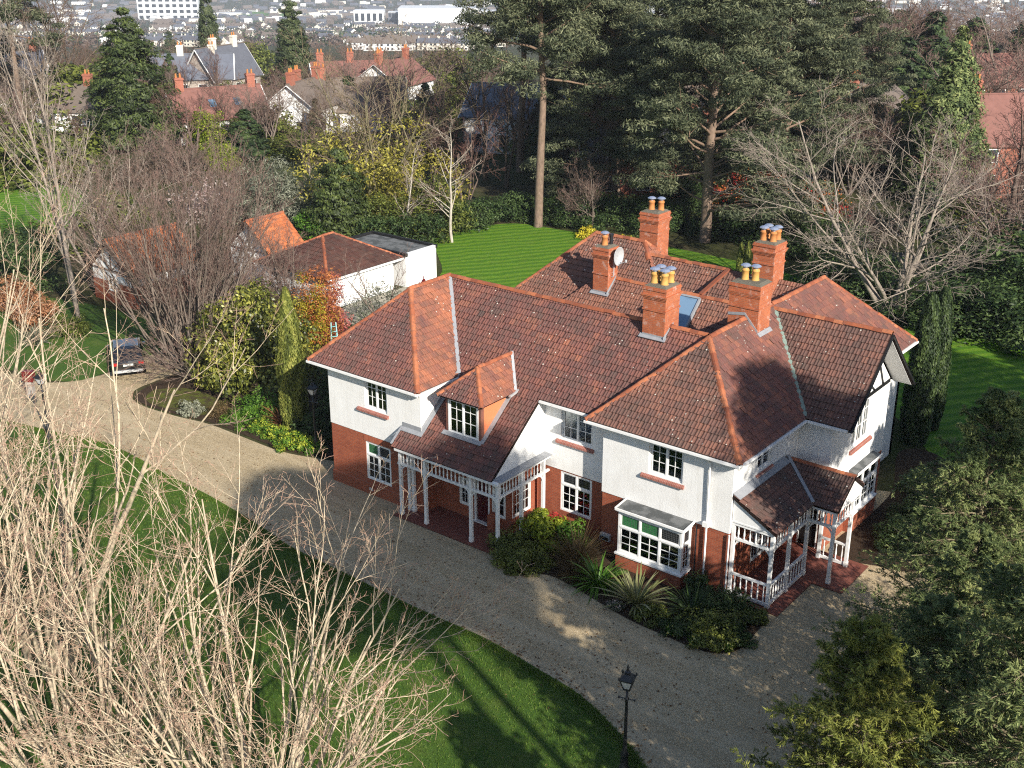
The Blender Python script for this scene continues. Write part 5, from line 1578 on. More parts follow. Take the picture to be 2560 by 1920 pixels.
def loft(name, prof, half, mat, parent, inset=.0):
    """side outline (y, z) swept across the car with tumblehome"""
    sec = [(-1, 0), (-.97, .0), (-.55, .02), (.55, .02), (.97, 0), (1, 0)]
    vs, fs = [], []
    n = len(prof)
    for sx, zz in ((-1, 0), (-.93, 1), (0, 1.015), (.93, 1), (1, 0)):
        for (y, z) in prof:
            tum = 1.0 if z < .95 else 1 - (z - .95) * .30
            hz = z if abs(sx) < .99 else max(z - .06, .40)
            vs.append((sx * half * tum, y + (.0 if abs(sx) < .5 else .05 if y < 1 else -.05), hz * (zz if zz > 1 else 1)))
    for k in range(4):
        for i in range(n - 1): fs.append((k * n + i, k * n + i + 1, (k + 1) * n + i + 1, (k + 1) * n + i))
    fs.append([i for i in range(n)]); fs.append([4 * n + i for i in range(n)][::-1])
    fs.append([k * n for k in range(5)]); fs.append([k * n + n - 1 for k in range(5)][::-1])
    mb = MB(); mb.add(vs, fs); return mb.build(name, mat, parent)
loft('body', prof, .93, M['carpaint'], car)
mb = MB(); mb.hexa([(-.62, .12, 1.08), (.62, .12, 1.08), (.62, .18, 1.08), (-.62, .18, 1.08), (-.55, .46, 1.47), (.55, .46, 1.47), (.55, .52, 1.47), (-.55, .52, 1.47)]); mb.build('rear_window', M['carglass'], car)
for s_ in (-1, 1):
    mb = MB(); mb.hexa([(s_ * .86, .75, 1.12), (s_ * .895, .75, 1.10), (s_ * .895, 2.9, 1.10), (s_ * .86, 2.9, 1.12), (s_ * .70, 1.0, 1.55), (s_ * .76, 1.0, 1.53), (s_ * .76, 2.35, 1.53), (s_ * .70, 2.35, 1.55)]); mb.build('side_window', M['carglass'], car)
    mb = MB(); mb.box(min(s_ * .58, s_ * .88), max(s_ * .58, s_ * .88), -.02, .1, .86, 1.0); mb.build('tail_light', M['taillight'], car)
    mb = MB(); mb.box(min(s_ * .93, s_ * 1.1), max(s_ * .93, s_ * 1.1), 2.72, 2.86, 1.08, 1.22); mb.build('mirror', M['carpaint'], car)
    mb = MB(); mb.bar((s_ * .66, .8, 1.70), (s_ * .66, 2.2, 1.70), .04, .04); mb.build('roof_rail', M['chrome'], car)
    for y in (.85, 3.65):
        mb = MB(); vs = []; fs = []
        prof_w = [(.18, 0), (.31, 0), (.335, .04), (.335, .19), (.31, .23), (.18, .23)]
        for r_, x in prof_w:
            for i in range(16): vs.append((s_ * (.72 + x), y + r_ * math.cos(i * math.pi / 8), .335 + r_ * math.sin(i * math.pi / 8)))
        for k in range(5):
            for i in range(16): fs.append((k * 16 + i, k * 16 + (i + 1) % 16, (k + 1) * 16 + (i + 1) % 16, (k + 1) * 16 + i))
        mb.add(vs, fs); wh = mb.build('wheel', M['rubber'], car)
        mb = MB(); mb.add([(s_ * .93, y + .2 * math.cos(i * math.pi / 8), .335 + .2 * math.sin(i * math.pi / 8)) for i in range(16)] + [(s_ * .955, y, .335)], [(i, (i + 1) % 16, 16) for i in range(16)]); mb.build('rim', M['chrome'], wh)
mb = MB(); mb.box(-.28, .28, -.035, -.012, .80, .92); mb.build('number_plate', M['plate'], car)
mb = MB(); mb.box(-.34, .34, -.03, -.01, .945, .975); mb.build('tailgate_trim', M['chrome'], car)
mb = MB(); mb.box(-.8, .8, -.05, .06, .42, .56); mb.build('bumper', M['galv'], car)
mb = MB(); mb.box(-.08, .08, .16, .2, 1.12, 1.14); mb.build('wiper', M['black'], car)

# ------------------------------------------------------------------ outbuildings
M['tile_orange'] = tile_mat('orange_roof_tile', (.28, .075, .028), (.48, .15, .055), (.60, .23, .09), .1)
M['tile_brown'] = tile_mat('brown_roof_tile', (.035, .018, .016), (.085, .036, .028), (.15, .07, .05), .3)
def tiles_of(parent, rest, mat):
    V_, F_, T_ = [], [], []
    for vs, fs, tn in rest:
        b0 = len(V_); V_.extend(vs); T_.extend([tn] * len(vs)); F_.extend([[b0 + k for k in f] for f in fs])
    mb = MB(); mb.v = [tuple(v) for v in V_]; mb.f = F_; mb.t = T_
    tag(mb.build('roof_tiling', mat, parent), kind='stuff')
def gable_shed(label, x, y0, y1, hw, ze, zr, wallmat, low=None):
    """small building with its timbered gable to -Y"""
    o = empty('outbuilding', (0, 0, 0)); tag(o, label, 'outbuilding')
    w_ = hw - .3
    mb = MB(); mb.prism([(x - w_, y0 + .3, 0), (x + w_, y0 + .3, 0), (x + w_, y0 + .3, ze), (x, y0 + .3, zr - .28), (x - w_, y0 + .3, ze)], (0, y1 - y0 - .5, 0)); mb.build('wall', M[wallmat], o)
    if low: mb = MB(); mb.box(x - w_ - .03, x + w_ + .03, y0 + .27, y1 - .25, 0, low); mb.build('brick_base', M['brick'], o)
    rest = []
    roof_plane([(x + hw, y0, ze - .12), (x + hw, y1, ze - .12), (x, y1, zr), (x, y0, zr)], 'tile_orange', parent=o, rest=rest, name='roof_slope')
    roof_plane([(x - hw, y1, ze - .12), (x - hw, y0, ze - .12), (x, y0, zr), (x, y1, zr)], 'tile_orange', parent=o, rest=rest, name='roof_slope')
    tiles_of(o, rest, M['tile_orange'])
    ridge_line((x, y0, zr + .05), (x, y1, zr + .05), o)
    for s_ in (-1, 1):
        mb = MB(); mb.bar((x, y0 - .03, zr - .1), (x + s_ * hw, y0 - .03, ze - .24), .06, .22, up=(0, 1, 0)); mb.build('barge_board', M['timber'], o)
        mb = MB(); mb.bar((x + s_ * .1, y0 + .28, ze + .05), (x + s_ * w_ * .55, y0 + .28, ze + (zr - ze) * .42), .05, .12, up=(0, 1, 0)); mb.build('brace', M['timber'], o)
    mb = MB(); mb.bar((x - w_, y0 + .28, ze), (x + w_, y0 + .28, ze), .05, .14, up=(0, 1, 0)); mb.build('tie_beam', M['timber'], o)
    mb = MB(); mb.bar((x, y0 + .285, ze + .071), (x, y0 + .285, zr - .3), .05, .12, up=(0, 1, 0)); mb.build('king_post', M['timber'], o)
    window('F', y0 + .3, x - .45, x + .45, .9, min(ze - .2, 2.0), cas=2, cols=1, rows=2, back=-.05, parent=o)
    return o
M['timber'] = plain('dark_brown_timber', (.045, .028, .02), .7)
gable_shed('white outbuilding with timbered gable and bright orange tiled roof', -28.7, 19.0, 22.6, 2.55, 2.35, 4.55, 'white_wall')
gable_shed('far left orange roofed outbuilding with timbered gable and brick base', -32.0, 9.6, 15.5, 2.6, 2.35, 4.55, 'white_wall', 1.5)
ob = empty('garage', (0, 0, 0)); tag(ob, 'low white garage under a brown tiled hipped roof', 'garage')
mb = MB(); mb.box(-26.2, -19.15, 18.2, 24.2, 0, 2.3); mb.build('wall', M['white_wall'], ob)
rest = []
hx0, hx1, hy0, hy1, hrx, hz = -26.4, -18.9, 17.6, 25.0, -22.6, 4.1
for pts in ([(hx1, hy0, 2.25), (hx1, hy1, 2.25), (hrx, hy1 - 3.2, hz), (hrx, hy0 + 3.2, hz)], [(hx0, hy0, 2.25), (hx1, hy0, 2.25), (hrx, hy0 + 3.2, hz)], [(hx0, hy1, 2.25), (hx0, hy0, 2.25), (hrx, hy0 + 3.2, hz), (hrx, hy1 - 3.2, hz)], [(hx1, hy1, 2.25), (hx0, hy1, 2.25), (hrx, hy1 - 3.2, hz)]):
    roof_plane(pts, 'tile_brown', parent=ob, rest=rest, gauge=.36, tw=.33)
tiles_of(ob, rest, M['tile_brown'])
for a, b in (((hx1, hy0, 2.28), (hrx, hy0 + 3.2, hz + .04)), ((hx1, hy1, 2.28), (hrx, hy1 - 3.2, hz + .04)), ((hx0, hy0, 2.28), (hrx, hy0 + 3.2, hz + .04))): ridge_line(a, b, ob, name='hip_tile')
ridge_line((hrx, hy0 + 3.2, hz + .05), (hrx, hy1 - 3.2, hz + .05), ob)
mb = MB(); mb.bar((hx1 + .03, hy0, 2.15), (hx1 + .03, hy1, 2.15), .08, .14); mb.build('gutter', M['paint'], ob)
ob = empty('garden_room', (0, 0, 0)); tag(ob, 'flat roofed white garden room beside the back lawn', 'garden room')
mb = MB(); mb.box(-25.2, -18.75, 25.1, 28.35, 0, 2.28); mb.build('wall', M['white_wall'], ob)
mb = MB(); mb.box(-25.0, -18.95, 25.3, 28.15, 2.281, 2.36); mb.build('flat_roof', M['felt'], ob)
mb = MB()
for q in ((-25.28, -18.67, 28.2, 28.43), (-25.28, -18.67, 25.02, 25.25), (-25.28, -25.05, 25.26, 28.19)): mb.box(*q, 2.282, 2.52)
mb.build('parapet', M['black'], ob)
mb = MB(); mb.box(-18.9, -18.66, 25.26, 28.19, 2.283, 2.5); mb.build('parapet_edge', M['white_wall'], ob)
sheet('terrace', [(-18.6, 17.5), (-18.6, 28.3), (-16.8, 28.0), (-14.5, 24), (-13.5, 18)], .026, plain('pale_paving', (.34, .31, .25), .9, .2, 0, .25, 4))
# ------------------------------------------------------------------ planting: the foreground
def put(name, label, cat, parts, px=None, loc=None, rz=0., scale=1., group=None, z=0.0):
    if loc is None:
        q = gp(*px); loc = (q[0], q[1], float(terrain(q[0], q[1])) + z)
    return thing_of(name, label, cat, parts, loc, rz, scale, group)
FG = dict(bark='pale', rmin=.0085, counts=(6, 5, 4, 2), angs=(28, 34, 40, 44), lfs=(.56, .5, .5, .5), up=(.05, .05, .04, .03), t0=(.16, .15, .15, .15), wob=(.05, .07, .1, .12), rf=.6, tip=.3)
fa = bare_tree(101, n=19, h=8.9, spread=31, r0=.105, base_r=.5, **FG)
fb = bare_tree(102, n=9, h=12.0, spread=14, r0=.15, base_r=.7, **FG)
fc = bare_tree(103, n=14, h=8.8, spread=26, r0=.105, base_r=.5, **FG)
put('bare_tree', 'wide pale bare tree fanning over the lawn at bottom centre', 'tree', fa, loc=(16.6, -18.8, 0), rz=.4)
put('bare_tree', 'tall pale bare tree with thick upright stems at the lower left edge', 'tree', fb, loc=(3.5, -17.0, 0), rz=2.0)
put('bare_tree', 'pale bare tree between the two other bare trees at bottom left', 'tree', fc, loc=(11.2, -20.6, 0), rz=1.0)
put('bare_tree', 'small pale bare tree in the bottom left corner', 'tree', fc, loc=(6.2, -22.8, 0), rz=3.6, scale=1.12)
put('bare_tree', 'bare tree with pinkish twig tips above the left end of the drive', 'tree', fb, loc=(-5.5, -15.5, 0), rz=4.4, scale=.86)

ca = conifer(201, h=13.5, r=4.2, mat='cypress', n1=170, n2=15, n3=6, leaves=9, ln=.16, wd=.028)
cb = conifer(202, h=10.2, r=3.7, mat='gold', n1=140, n2=15, n3=6, leaves=9, ln=.16, wd=.028)
put('conifer', 'tall dark green feathery conifer at the right edge of the drive', 'tree', ca, loc=(28.7, 1.3, 0), rz=.3, scale=.95)
put('conifer', 'golden green feathery conifer at the bottom right corner', 'tree', cb, loc=(30.5, -11.0, 0), rz=1.2)
put('conifer', 'smaller golden conifer in front of the bottom right corner', 'tree', cb, loc=(31.2, -16.0, 0), rz=2.9, scale=.92)
put('conifer', 'green conifer between the tall dark one and the golden one', 'tree', ca, loc=(30.6, -7.2, 0), rz=2.2, scale=.72)
put('conifer', 'dark green conifer just behind the tall one at the right edge', 'tree', ca, loc=(30.4, -3.4, 0), rz=3.7, scale=.76)
# trees past the right edge of the picture that shade the drive and the side lawn
SH = 'tall trees beyond the right edge'
for k, (x, y, sc_) in enumerate([(36.5, 6.5, 1.1), (34.5, 13, 1.05), (33.5, 20, 1.0), (38, 12, 1.3), (39, 18.5, 1.3), (38, 25, 1.3), (43, 31, 1.3), (40, 9, 1.2), (41, 14, 1.2), (43, 20, 1.3), (45, 26, 1.3)]):
    copy_tree(bpy.data.objects['conifer'], (x, y, 0), k * 1.3, (sc_,) * 3, 'tall dark conifer in the row beyond the right edge', SH)
put('conifer', 'green conifer hidden behind the golden one', 'tree', ca, loc=(33.4, -8.7, 0), rz=5.1, scale=1.08)
sp = pine_tree(210, h=24.4, r0=.36, crown0=.79, limbs=24, reach=5.0, per=150)
put('shade_pine', 'tall pine beyond the lower right edge, the nearer of two', 'tree', sp, loc=(45, -20.4, 0), rz=.4, scale=.87)
put('shade_pine', 'tall pine beyond the lower right edge, the farther of two', 'tree', sp, loc=(49.5, -23.5, 0), rz=2.4, scale=.99)
put('shade_pine', 'tall pine between the other two beyond the lower right edge', 'tree', sp, loc=(47.5, -18.6, 0), rz=4.4, scale=.885)
put('shade_pine', 'tall pine beyond the right edge above the side conifers', 'tree', sp, loc=(41.5, -2.8, 0), rz=1.4, scale=.70)

# ------------------------------------------------------------------ planting: round the house
put('shrub', 'olive green spreading shrub at the corner of the porch', 'shrub', [('foliage', bush_mesh(301, 1.0, .9, .85, 60, 110, .10, .05, .3, 'moss'))], loc=(11.15, -.45, .02)); 
put('shrub', 'low yellow green shrub on the gravel edge by the porch', 'shrub', [('foliage', bush_mesh(302, 1.1, .8, .75, 60, 120, .09, .045, .3, 'moss', tbase=None))], loc=(12.1, -.85, .02), rz=.5)
put('shrub', 'bright lime green shrub under the middle window', 'shrub', [('foliage', bush_mesh(303, .95, .75, 1.25, 50, 110, .14, .075, .3, 'lime'))], loc=(11.5, 1.1, .02))
put('shrub', 'dark red leaved shrub behind the lime green shrub', 'shrub', [('foliage', bush_mesh(304, .5, .5, .9, 30, 70, .12, .05, .3, 'red'))], loc=(11.7, 2.1, .02))
put('shrub', 'pale green tall shrub right of the lime green shrub', 'shrub', [('foliage', bush_mesh(305, .6, .55, 1.25, 40, 80, .12, .06, .3, 'green'))], loc=(12.75, 1.5, .02))
put('grass_clump', 'bronze grass clump in the bed before the middle wall', 'grass', [('leaves', blades_mesh(306, 420, 1.5, .022, 'bronze', 32, .12))], loc=(13.7, .55, .02))
put('grass_clump', 'short bronze grass at the bed edge', 'grass', [('leaves', blades_mesh(307, 300, .9, .02, 'bronze', 40, .14))], loc=(14.2, -.25, .02))
put('strap_plant', 'bright green strap leaved plant left of the bay window', 'plant', [('leaves', blades_mesh(308, 170, 1.25, .065, 'strap', 42, .17))], loc=(15.25, -.15, .02))
put('strap_plant', 'cream striped strap leaved plant in front of the bay window', 'plant', [('leaves', blades_mesh(309, 95, 1.45, .085, 'stripe', 45, .11))], loc=(17.25, -.45, .02))
put('strap_plant', 'shaded green strap leaved plant right of the striped one', 'plant', [('leaves', blades_mesh(310, 150, 1.3, .06, 'laurel', 42, .17))], loc=(19.35, .2, .02))
put('shrub', 'dark low shrub in the shaded corner of the front bed', 'shrub', [('foliage', bush_mesh(311, 1.25, 1.0, .8, 60, 90, .10, .05, .3, 'moss'))], loc=(20.6, -.35, .02))
put('shrub', 'dark rounded shrub against the veranda rail', 'shrub', [('foliage', bush_mesh(312, .95, .85, .85, 50, 90, .10, .05, .3, 'laurel'))], loc=(20.4, 1.2, .02))
put('shrub', 'dark shrub below the white downpipe', 'shrub', [('foliage', bush_mesh(313, .6, .5, .9, 40, 80, .10, .05, .3, 'laurel'))], loc=(18.9, 1.55, .02))
for k, (x, y, lab) in enumerate(((18.3, -.85, 'low dark ground cover right of the striped plant'), (19.5, -.95, 'low dark ground cover at the front of the bed'), (20.7, -1.05, 'low dark ground cover near the rounded bed corner'), (21.35, -.2, 'low dark ground cover at the rounded bed corner'), (21.2, 1.1, 'low dark ground cover against the veranda corner post'))):
    put('ground_cover', lab, 'shrub', [('foliage', bush_mesh(3200 + k, .75, .6, .42, 40, 80, .10, .045, .32, ('moss', 'laurel')[k % 2]))], loc=(x, y, .02), rz=k)
put('flowers', 'white flowers at the foot of the striped plant', 'flowers', [('foliage', bush_mesh(314, .35, .3, .25, 30, 30, .06, .04, .3, 'olive')), ('blossom', bush_mesh(315, .4, .35, .32, 20, 5, .07, .06, .3, 'blossom'))], loc=(16.75, -1.2, .02))
for k, (x, y) in enumerate(((19.4, -1.45), (20.5, -1.6), (21.6, -1.1))):
    put('daffodil', ('pale daffodils at the gravel edge near the drain cover', 'pale daffodils at the rounded corner of the front bed', 'pale daffodils by the veranda corner')[k], 'flowers', [('leaves', blades_mesh(316 + k, 40, .4, .018, 'green', 25, .08)), ('blossom', bush_mesh(330 + k, .3, .25, .34, 9, 4, .09, .08, .15, 'daff'))], loc=(x, y, .02))
# bed left of the house
eu = bush_mesh(340, .85, .6, .55, 40, 60, .10, .05, .32, 'green')
ef = bush_mesh(341, .85, .6, .72, 46, 16, .09, .07, .2, 'lime', tbase=np.full(46, .85))
LB = [((-3.3, 1.55), 'lime flowered spurge nearest the house corner'), ((-4.5, 1.25), 'lime flowered spurge second from the house corner'), ((-5.9, 1.5), 'lime flowered spurge in the middle of the left bed'), ((-7.2, 1.6), 'lime flowered spurge beside the tan grass')]
for k, ((x, y), lab) in enumerate(LB): put('spurge', lab, 'shrub', [('leaves', eu), ('blossom', ef)], loc=(x, y, .02), rz=k * 1.7, scale=(.95, 1.05, .9, .8)[k], group='lime spurges along the left bed')
put('grass_clump', 'tan arching grass in the left bed', 'grass', [('leaves', blades_mesh(342, 220, 1.3, .03, 'beech', 38, .14))], loc=(-7.0, 2.9, .02))
put('shrub', 'glossy green shrub behind the lime spurges', 'shrub', [('foliage', bush_mesh(343, 1.5, 1.0, 1.0, 60, 90, .13, .06, .3, 'green'))], loc=(-8.6, 3.0, .02))
put('shrub', 'brown twiggy dome at the gravel edge', 'shrub', [('foliage', bush_mesh(344, .75, .7, .75, 50, 90, .08, .02, .3, 'bronze'))], loc=(-10.3, 1.55, .02))
put('shrub', 'pale variegated shrub at the curve of the drive', 'shrub', [('foliage', bush_mesh(345, .75, .6, .55, 40, 60, .10, .05, .3, 'olive', tbase=np.full(40, .75)))], loc=(-11.9, .75, .02))
put('shrub', 'low green ground shrub between the spurges and the big bush', 'shrub', [('foliage', bush_mesh(346, 1.2, .8, .6, 50, 80, .09, .04, .3, 'green'))], loc=(-8.8, 1.6, .02))
put('shrub', 'bare brown spreading shrub under the big yellow bush', 'shrub', bare_tree(347, n=14, h=1.5, spread=55, r0=.02, bark='brown', counts=(6, 5, 4), angs=(40, 45, 45), lfs=(.5, .5, .5), up=(.02,) * 3, wob=(.1, .15, .15), t0=(.3, .2, .2), npts=(6, 5, 4, 3), rmin=.005), loc=(-8.9, 4.4, .3))
put('big_bush', 'large yellow green variegated bush beside the car', 'bush', [('foliage', bush_mesh(350, 3.3, 2.9, 3.3, 170, 150, .21, .11, .26, 'holly'))], loc=(-12.7, 5.9, .02), scale=(1, 1, 1.28))
put('columnar_cypress', 'slim bright green column cypress left of the house', 'tree', [('foliage', column_mesh(351, .72, 7.7, 17000, .16, .05, 'gold')), ('trunk', MB().lathe([(.12, 0), (.08, 3), (.03, 6.8)], 8).mesh('trunk', BM['dark']))], loc=(-6.0, 2.9, 0))
hd = [(-3.6, 4.4, 1.8, 1.6, 1.9), (-2.6, 6.8, 1.5, 1.8, 2.1), (-5.6, 6.6, 2.2, 2.0, 2.2), (-4.4, 3.0, 1.1, .9, 1.1)]
for k, (x, y, a, b, c) in enumerate(hd):
    put('evergreen_shrub', ('dark shrub in the shadow behind the lamp post', 'dark shrub against the shaded side wall of the house', 'dark shrub behind the column cypress', 'dark low shrub at the foot of the column cypress')[k], 'shrub', [('foliage', bush_mesh(360 + k, a, b, c, 70, 90, .14, .07, .28, 'laurel'))], loc=(x, y, .02))
def bushx(name, label, px, top, seed, rx, mat, K=60, per=90, ln=.13, wd=.06, noise=.28, cat='shrub'):
    """upright shrub standing at a pixel and reaching image row top"""
    q = gp(*px); h = height_for(q[0], q[1], top)
    return put(name, label, cat, [('foliage', bush_mesh(seed, rx, rx * .9, h * .78, K, per, ln, wd, .26, mat, noise=noise))], loc=(q[0], q[1], .02))
bushx('acer', 'yellow leaved shrub on the left of the orange one', (775, 868), 690, 370, 1.3, 'yellow')
bushx('acer', 'orange red leaved shrub in front of the brown garage roof', (800, 862), 640, 371, 1.5, 'orange', 80)
bushx('acer', 'pink red leaved shrub right of the orange one', (826, 842), 672, 372, 1.1, 'pinkred')
put('shrub', 'yellow shrub low beside the column cypress', 'shrub', [('foliage', bush_mesh(373, 1.1, .9, 1.0, 40, 80, .12, .06, .3, 'yellow'))], loc=(-11.2, 10.8, .02))
put('olive_tree', 'silvery grey olive tree in front of the white garden room wall', 'tree', bare_tree(374, n=3, h=3.6, spread=24, r0=.06, bark='grey', counts=(6, 5, 4), rmin=.008, npts=(7, 5, 4, 3)) + [('foliage', bush_mesh(375, 2.0, 1.8, 1.9, 90, 40, .14, .045, .24, 'olive'))], loc=(-14.6, 18.2, 0), scale=1.25)
put('palm_shrub', 'dark spiky leaved shrub left of the roof', 'shrub', [('leaves', blades_mesh(376, 160, 1.9, .10, 'laurel', 48, .10)), ('inner_leaves', blades_mesh(377, 90, 1.5, .09, 'strap', 40, .12))], loc=(-11.8, 14.9, .02))
put('shrub', 'dark round shrub behind the spiky leaved one', 'shrub', [('foliage', bush_mesh(378, 1.5, 1.3, 1.2, 50, 80, .13, .06, .3, 'laurel'))], loc=(-10.0, 15.8, .02))
put('shrub', 'yellow green feathery shrub on the back lawn edge', 'shrub', [('foliage', bush_mesh(379, 1.1, 1.0, .9, 46, 70, .10, .03, .3, 'willow'))], loc=(-14.2, 23.3, .02))
# brushy multi-stem tree behind the car
put('brush_tree', 'dense grey brown multi stemmed tree above the car', 'tree', bare_tree(380, n=60, h=10.0, spread=18, r0=.06, bark='grey', counts=(9, 6, 4), angs=(20, 24, 28), lfs=(.42, .42, .42), up=(.03, .04, .03), wob=(.05, .07, .08), t0=(.25, .2, .2), npts=(10, 6, 4, 3), rmin=.009, base_r=1.6, sup=.004), loc=(-18.4, 5.6, 0), scale=1.06)
put('brush_shrub', 'low arching bare shrub hanging over the car', 'shrub', bare_tree(383, n=30, h=4.2, spread=42, r0=.03, bark='grey', counts=(7, 5, 3), angs=(24, 28, 32), lfs=(.45, .45, .45), up=(.0, .0, .0), wob=(.06, .08, .1), t0=(.2, .2, .2), npts=(8, 5, 4, 3), rmin=.009, base_r=.7, sup=-.02), loc=(-16.4, 4.4, 0))
# tall pale tree at the far left
put('bare_tree', 'tall pale trunked bare tree left of the timbered outbuilding', 'tree', bare_tree(381, n=2, h=16.2, spread=3.5, r0=.16, bark='ash', counts=(20, 6, 4, 3), angs=(34, 36, 38, 40), lfs=(.36, .45, .45, .45), up=(.09, .06, .05, .03), wob=(.05, .09, .1, .12), t0=(.22, .2, .2, .2), npts=(14, 8, 6, 4, 3), rmin=.011, rf=.5, base_r=.25), loc=(-30.8, 6.2, 0))
put('bare_tree', 'twiggy pale bare tree leaning behind the tall pale trunk', 'tree', bare_tree(382, n=4, h=9.0, spread=22, r0=.13, bark='ash', counts=(10, 6, 5), angs=(36, 38, 40), lfs=(.5, .5, .45), up=(.05, .04, .03), wob=(.09, .12, .14), t0=(.2, .2, .2), npts=(9, 7, 5, 4), rmin=.011), loc=(-36.5, 11.5, 0))
# hedges at the left
def hedge_mesh(seed, lx, ly, lz, K, per, ln, wd, mat, r=.4):
    g = np.random.default_rng(seed)
    C = np.stack([g.uniform(-lx, lx, K), g.uniform(-ly, ly, K), g.uniform(.25, lz, K)], -1)
    f = g.random(K); C[f < .4, 2] = lz * g.uniform(.85, 1.05, (f < .4).sum()); C[(f >= .4) & (f < .75), 1] = -ly
    V, F, T = clump_leaves(g, C, np.full(K, r) * g.uniform(.7, 1.3, K), per, ln, wd)
    V[:, 2] = np.maximum(V[:, 2], .02)
    return mesh_np('foliage', V, [F], LM[mat], T)
q = gp(90, 720)
put('hedge', 'dark clipped evergreen hedge at the left edge', 'hedge', [('foliage', hedge_mesh(390, 4.6, 1.6, 3.3, 150, 90, .18, .09, 'laurel', .6))], loc=(q[0], q[1], 0), rz=-.35)
q = gp(70, 800)
put('hedge', 'tan dead leaved beech hedge at the left edge', 'hedge', [('foliage', hedge_mesh(391, 4.4, .9, 1.8, 130, 80, .13, .08, 'beech', .45))], loc=(q[0], q[1], 0), rz=-.25)
put('strap_plant', 'grey green spiky plant in front of the beech hedge', 'plant', [('leaves', blades_mesh(392, 120, 1.4, .07, 'olive', 45, .1))], px=(95, 855))
put('shrub', 'mossy low shrub at the foot of the tall pale trunk', 'shrub', [('foliage', bush_mesh(393, 1.6, 1.2, .9, 50, 80, .12, .06, .3, 'moss'))], px=(170, 830))
# ------------------------------------------------------------------ planting: round the back lawn and beyond
def putx(name, label, cat, parts, px, top, h0, rz=0., wide=1.0, group=None, clampz=True):
    """stand a plant of modelled height h0 at a pixel of the ground so that it reaches image row top"""
    q = gp(*px); h = height_for(q[0], q[1], top); s_ = h / h0
    return thing_of(name, label, cat, parts, (q[0], q[1], float(terrain(q[0], q[1]))), rz, (s_ * wide, s_ * wide, s_), group)
def copyx(src, label, px, top, h0, rz=0., wide=1.0, group=None):
    q = gp(*px); h = height_for(q[0], q[1], top); s_ = h / h0
    return copy_tree(src, (q[0], q[1], float(terrain(q[0], q[1]))), rz, (s_ * wide, s_ * wide, s_), label, group)
B1 = bare_tree(401, n=1, h=9., spread=3, r0=.12, bark='birch', counts=(22, 7, 5), angs=(48, 42, 42), lfs=(.36, .42, .42), up=(.06, .05, .03), wob=(.06, .1, .12), t0=(.18, .25, .2), npts=(12, 7, 5, 3), rmin=.012, rf=.5, fall=.6)
b1 = putx('birch_tree', 'white stemmed bare birch right of the flat roof at the lawn corner', 'tree', B1, (1130, 606), 250, 9., .3, 1.15)
copyx(b1, 'white stemmed bare birch left of its twin behind the flat roof', (1013, 602), 330, 9., 2.4, 1.1)
copyx(b1, 'small pale birch among the grey shrubs behind the orange roof', (790, 560), 385, 9., 4.0, .9)
GT = [('foliage', bush_mesh(402, 2.4, 2.2, 3.2, 130, 90, .24, .05, .26, 'olive', noise=.28)), ('trunk', MB().lathe([(.14, 0), (.1, 2.5)], 7).mesh('trunk', BM['grey']))]
putx('grey_tree', 'grey green willowy tree behind the orange tiled roof', 'tree', GT, (680, 566), 385, 4.4, 0)
CE = [('foliage', cone_mesh(403, 2.7, 8, 18000, .28, .12, 'cedar', power=.55, droop=.3, belly=.1, noise=.16)), ('trunk', MB().lathe([(.16, 0), (.1, 4)], 7).mesh('trunk', BM['dark']))]
putx('evergreen_tree', 'dark green cone shaped evergreen behind the brown garage roof', 'tree', CE, (858, 606), 365, 8., 0, 1.05)
GW_ = bare_tree(404, n=7, h=7.5, spread=20, r0=.10, bark='mossy', counts=(8, 6, 5), rmin=.012, npts=(9, 6, 5, 3)) + [('foliage', bush_mesh(405, 3.6, 3.2, 4.6, 170, 70, .2, .07, .22, 'willow', noise=.34))]
putx('golden_tree', 'golden yellow flowering tree behind the dark evergreen cone', 'tree', GW_, (945, 545), 250, 6.6, 0, 1.15)
putx('mossy_tree', 'yellow green mossy tree between the birches', 'tree', [('foliage', bush_mesh(406, 2.2, 2, 3., 90, 80, .2, .08, .26, 'moss'))], (1075, 585), 430, 4.1, 0, 1.1)
putx('shrub', 'mossy green shrub behind the left birch', 'shrub', [('foliage', bush_mesh(407, 2.4, 2, 2.4, 80, 80, .2, .08, .26, 'moss'))], (935, 590), 470, 3.2, .5, 1.2)
def hedge_between(label, p0, p1, top, mat, seed, ln=.2, thick=1.0):
    a, b = gp(*p0), gp(*p1)
    c = (a + b) / 2; L = np.hypot(*(b - a)[:2]); h = height_for(c[0], c[1], top)
    put('hedge', label, 'hedge', [('foliage', hedge_mesh(seed, L / 2, thick, h, int(26 * L / 2), 60, ln, ln * .5, mat, .55))], loc=(c[0], c[1], 0), rz=math.atan2(b[1] - a[1], b[0] - a[0]))
hedge_between('glossy dark laurel hedge behind the flat roofed garden room', (895, 622), (1100, 606), 548, 'laurel', 408)
hedge_between('dark laurel hedge on the far side of the back lawn', (1110, 585), (1330, 548), 505, 'laurel', 409)
hedge_between('bright green leafy hedge end behind the brown roof', (745, 620), (800, 608), 545, 'green', 410)
RB = bare_tree(411, n=3, h=9., spread=12, r0=.11, bark='red', counts=(12, 7, 5), angs=(34, 36, 38), lfs=(.42, .45, .42), up=(.06, .05, .03), wob=(.07, .1, .1), t0=(.2, .2, .2), npts=(10, 6, 5, 3), rmin=.014)
BB = bare_tree(412, n=2, h=9., spread=10, r0=.16, bark='brown', counts=(11, 8, 6), angs=(44, 42, 42), lfs=(.5, .48, .45), up=(.05, .04, .03), wob=(.09, .12, .13), t0=(.25, .2, .2), npts=(10, 7, 5, 3), rmin=.014)
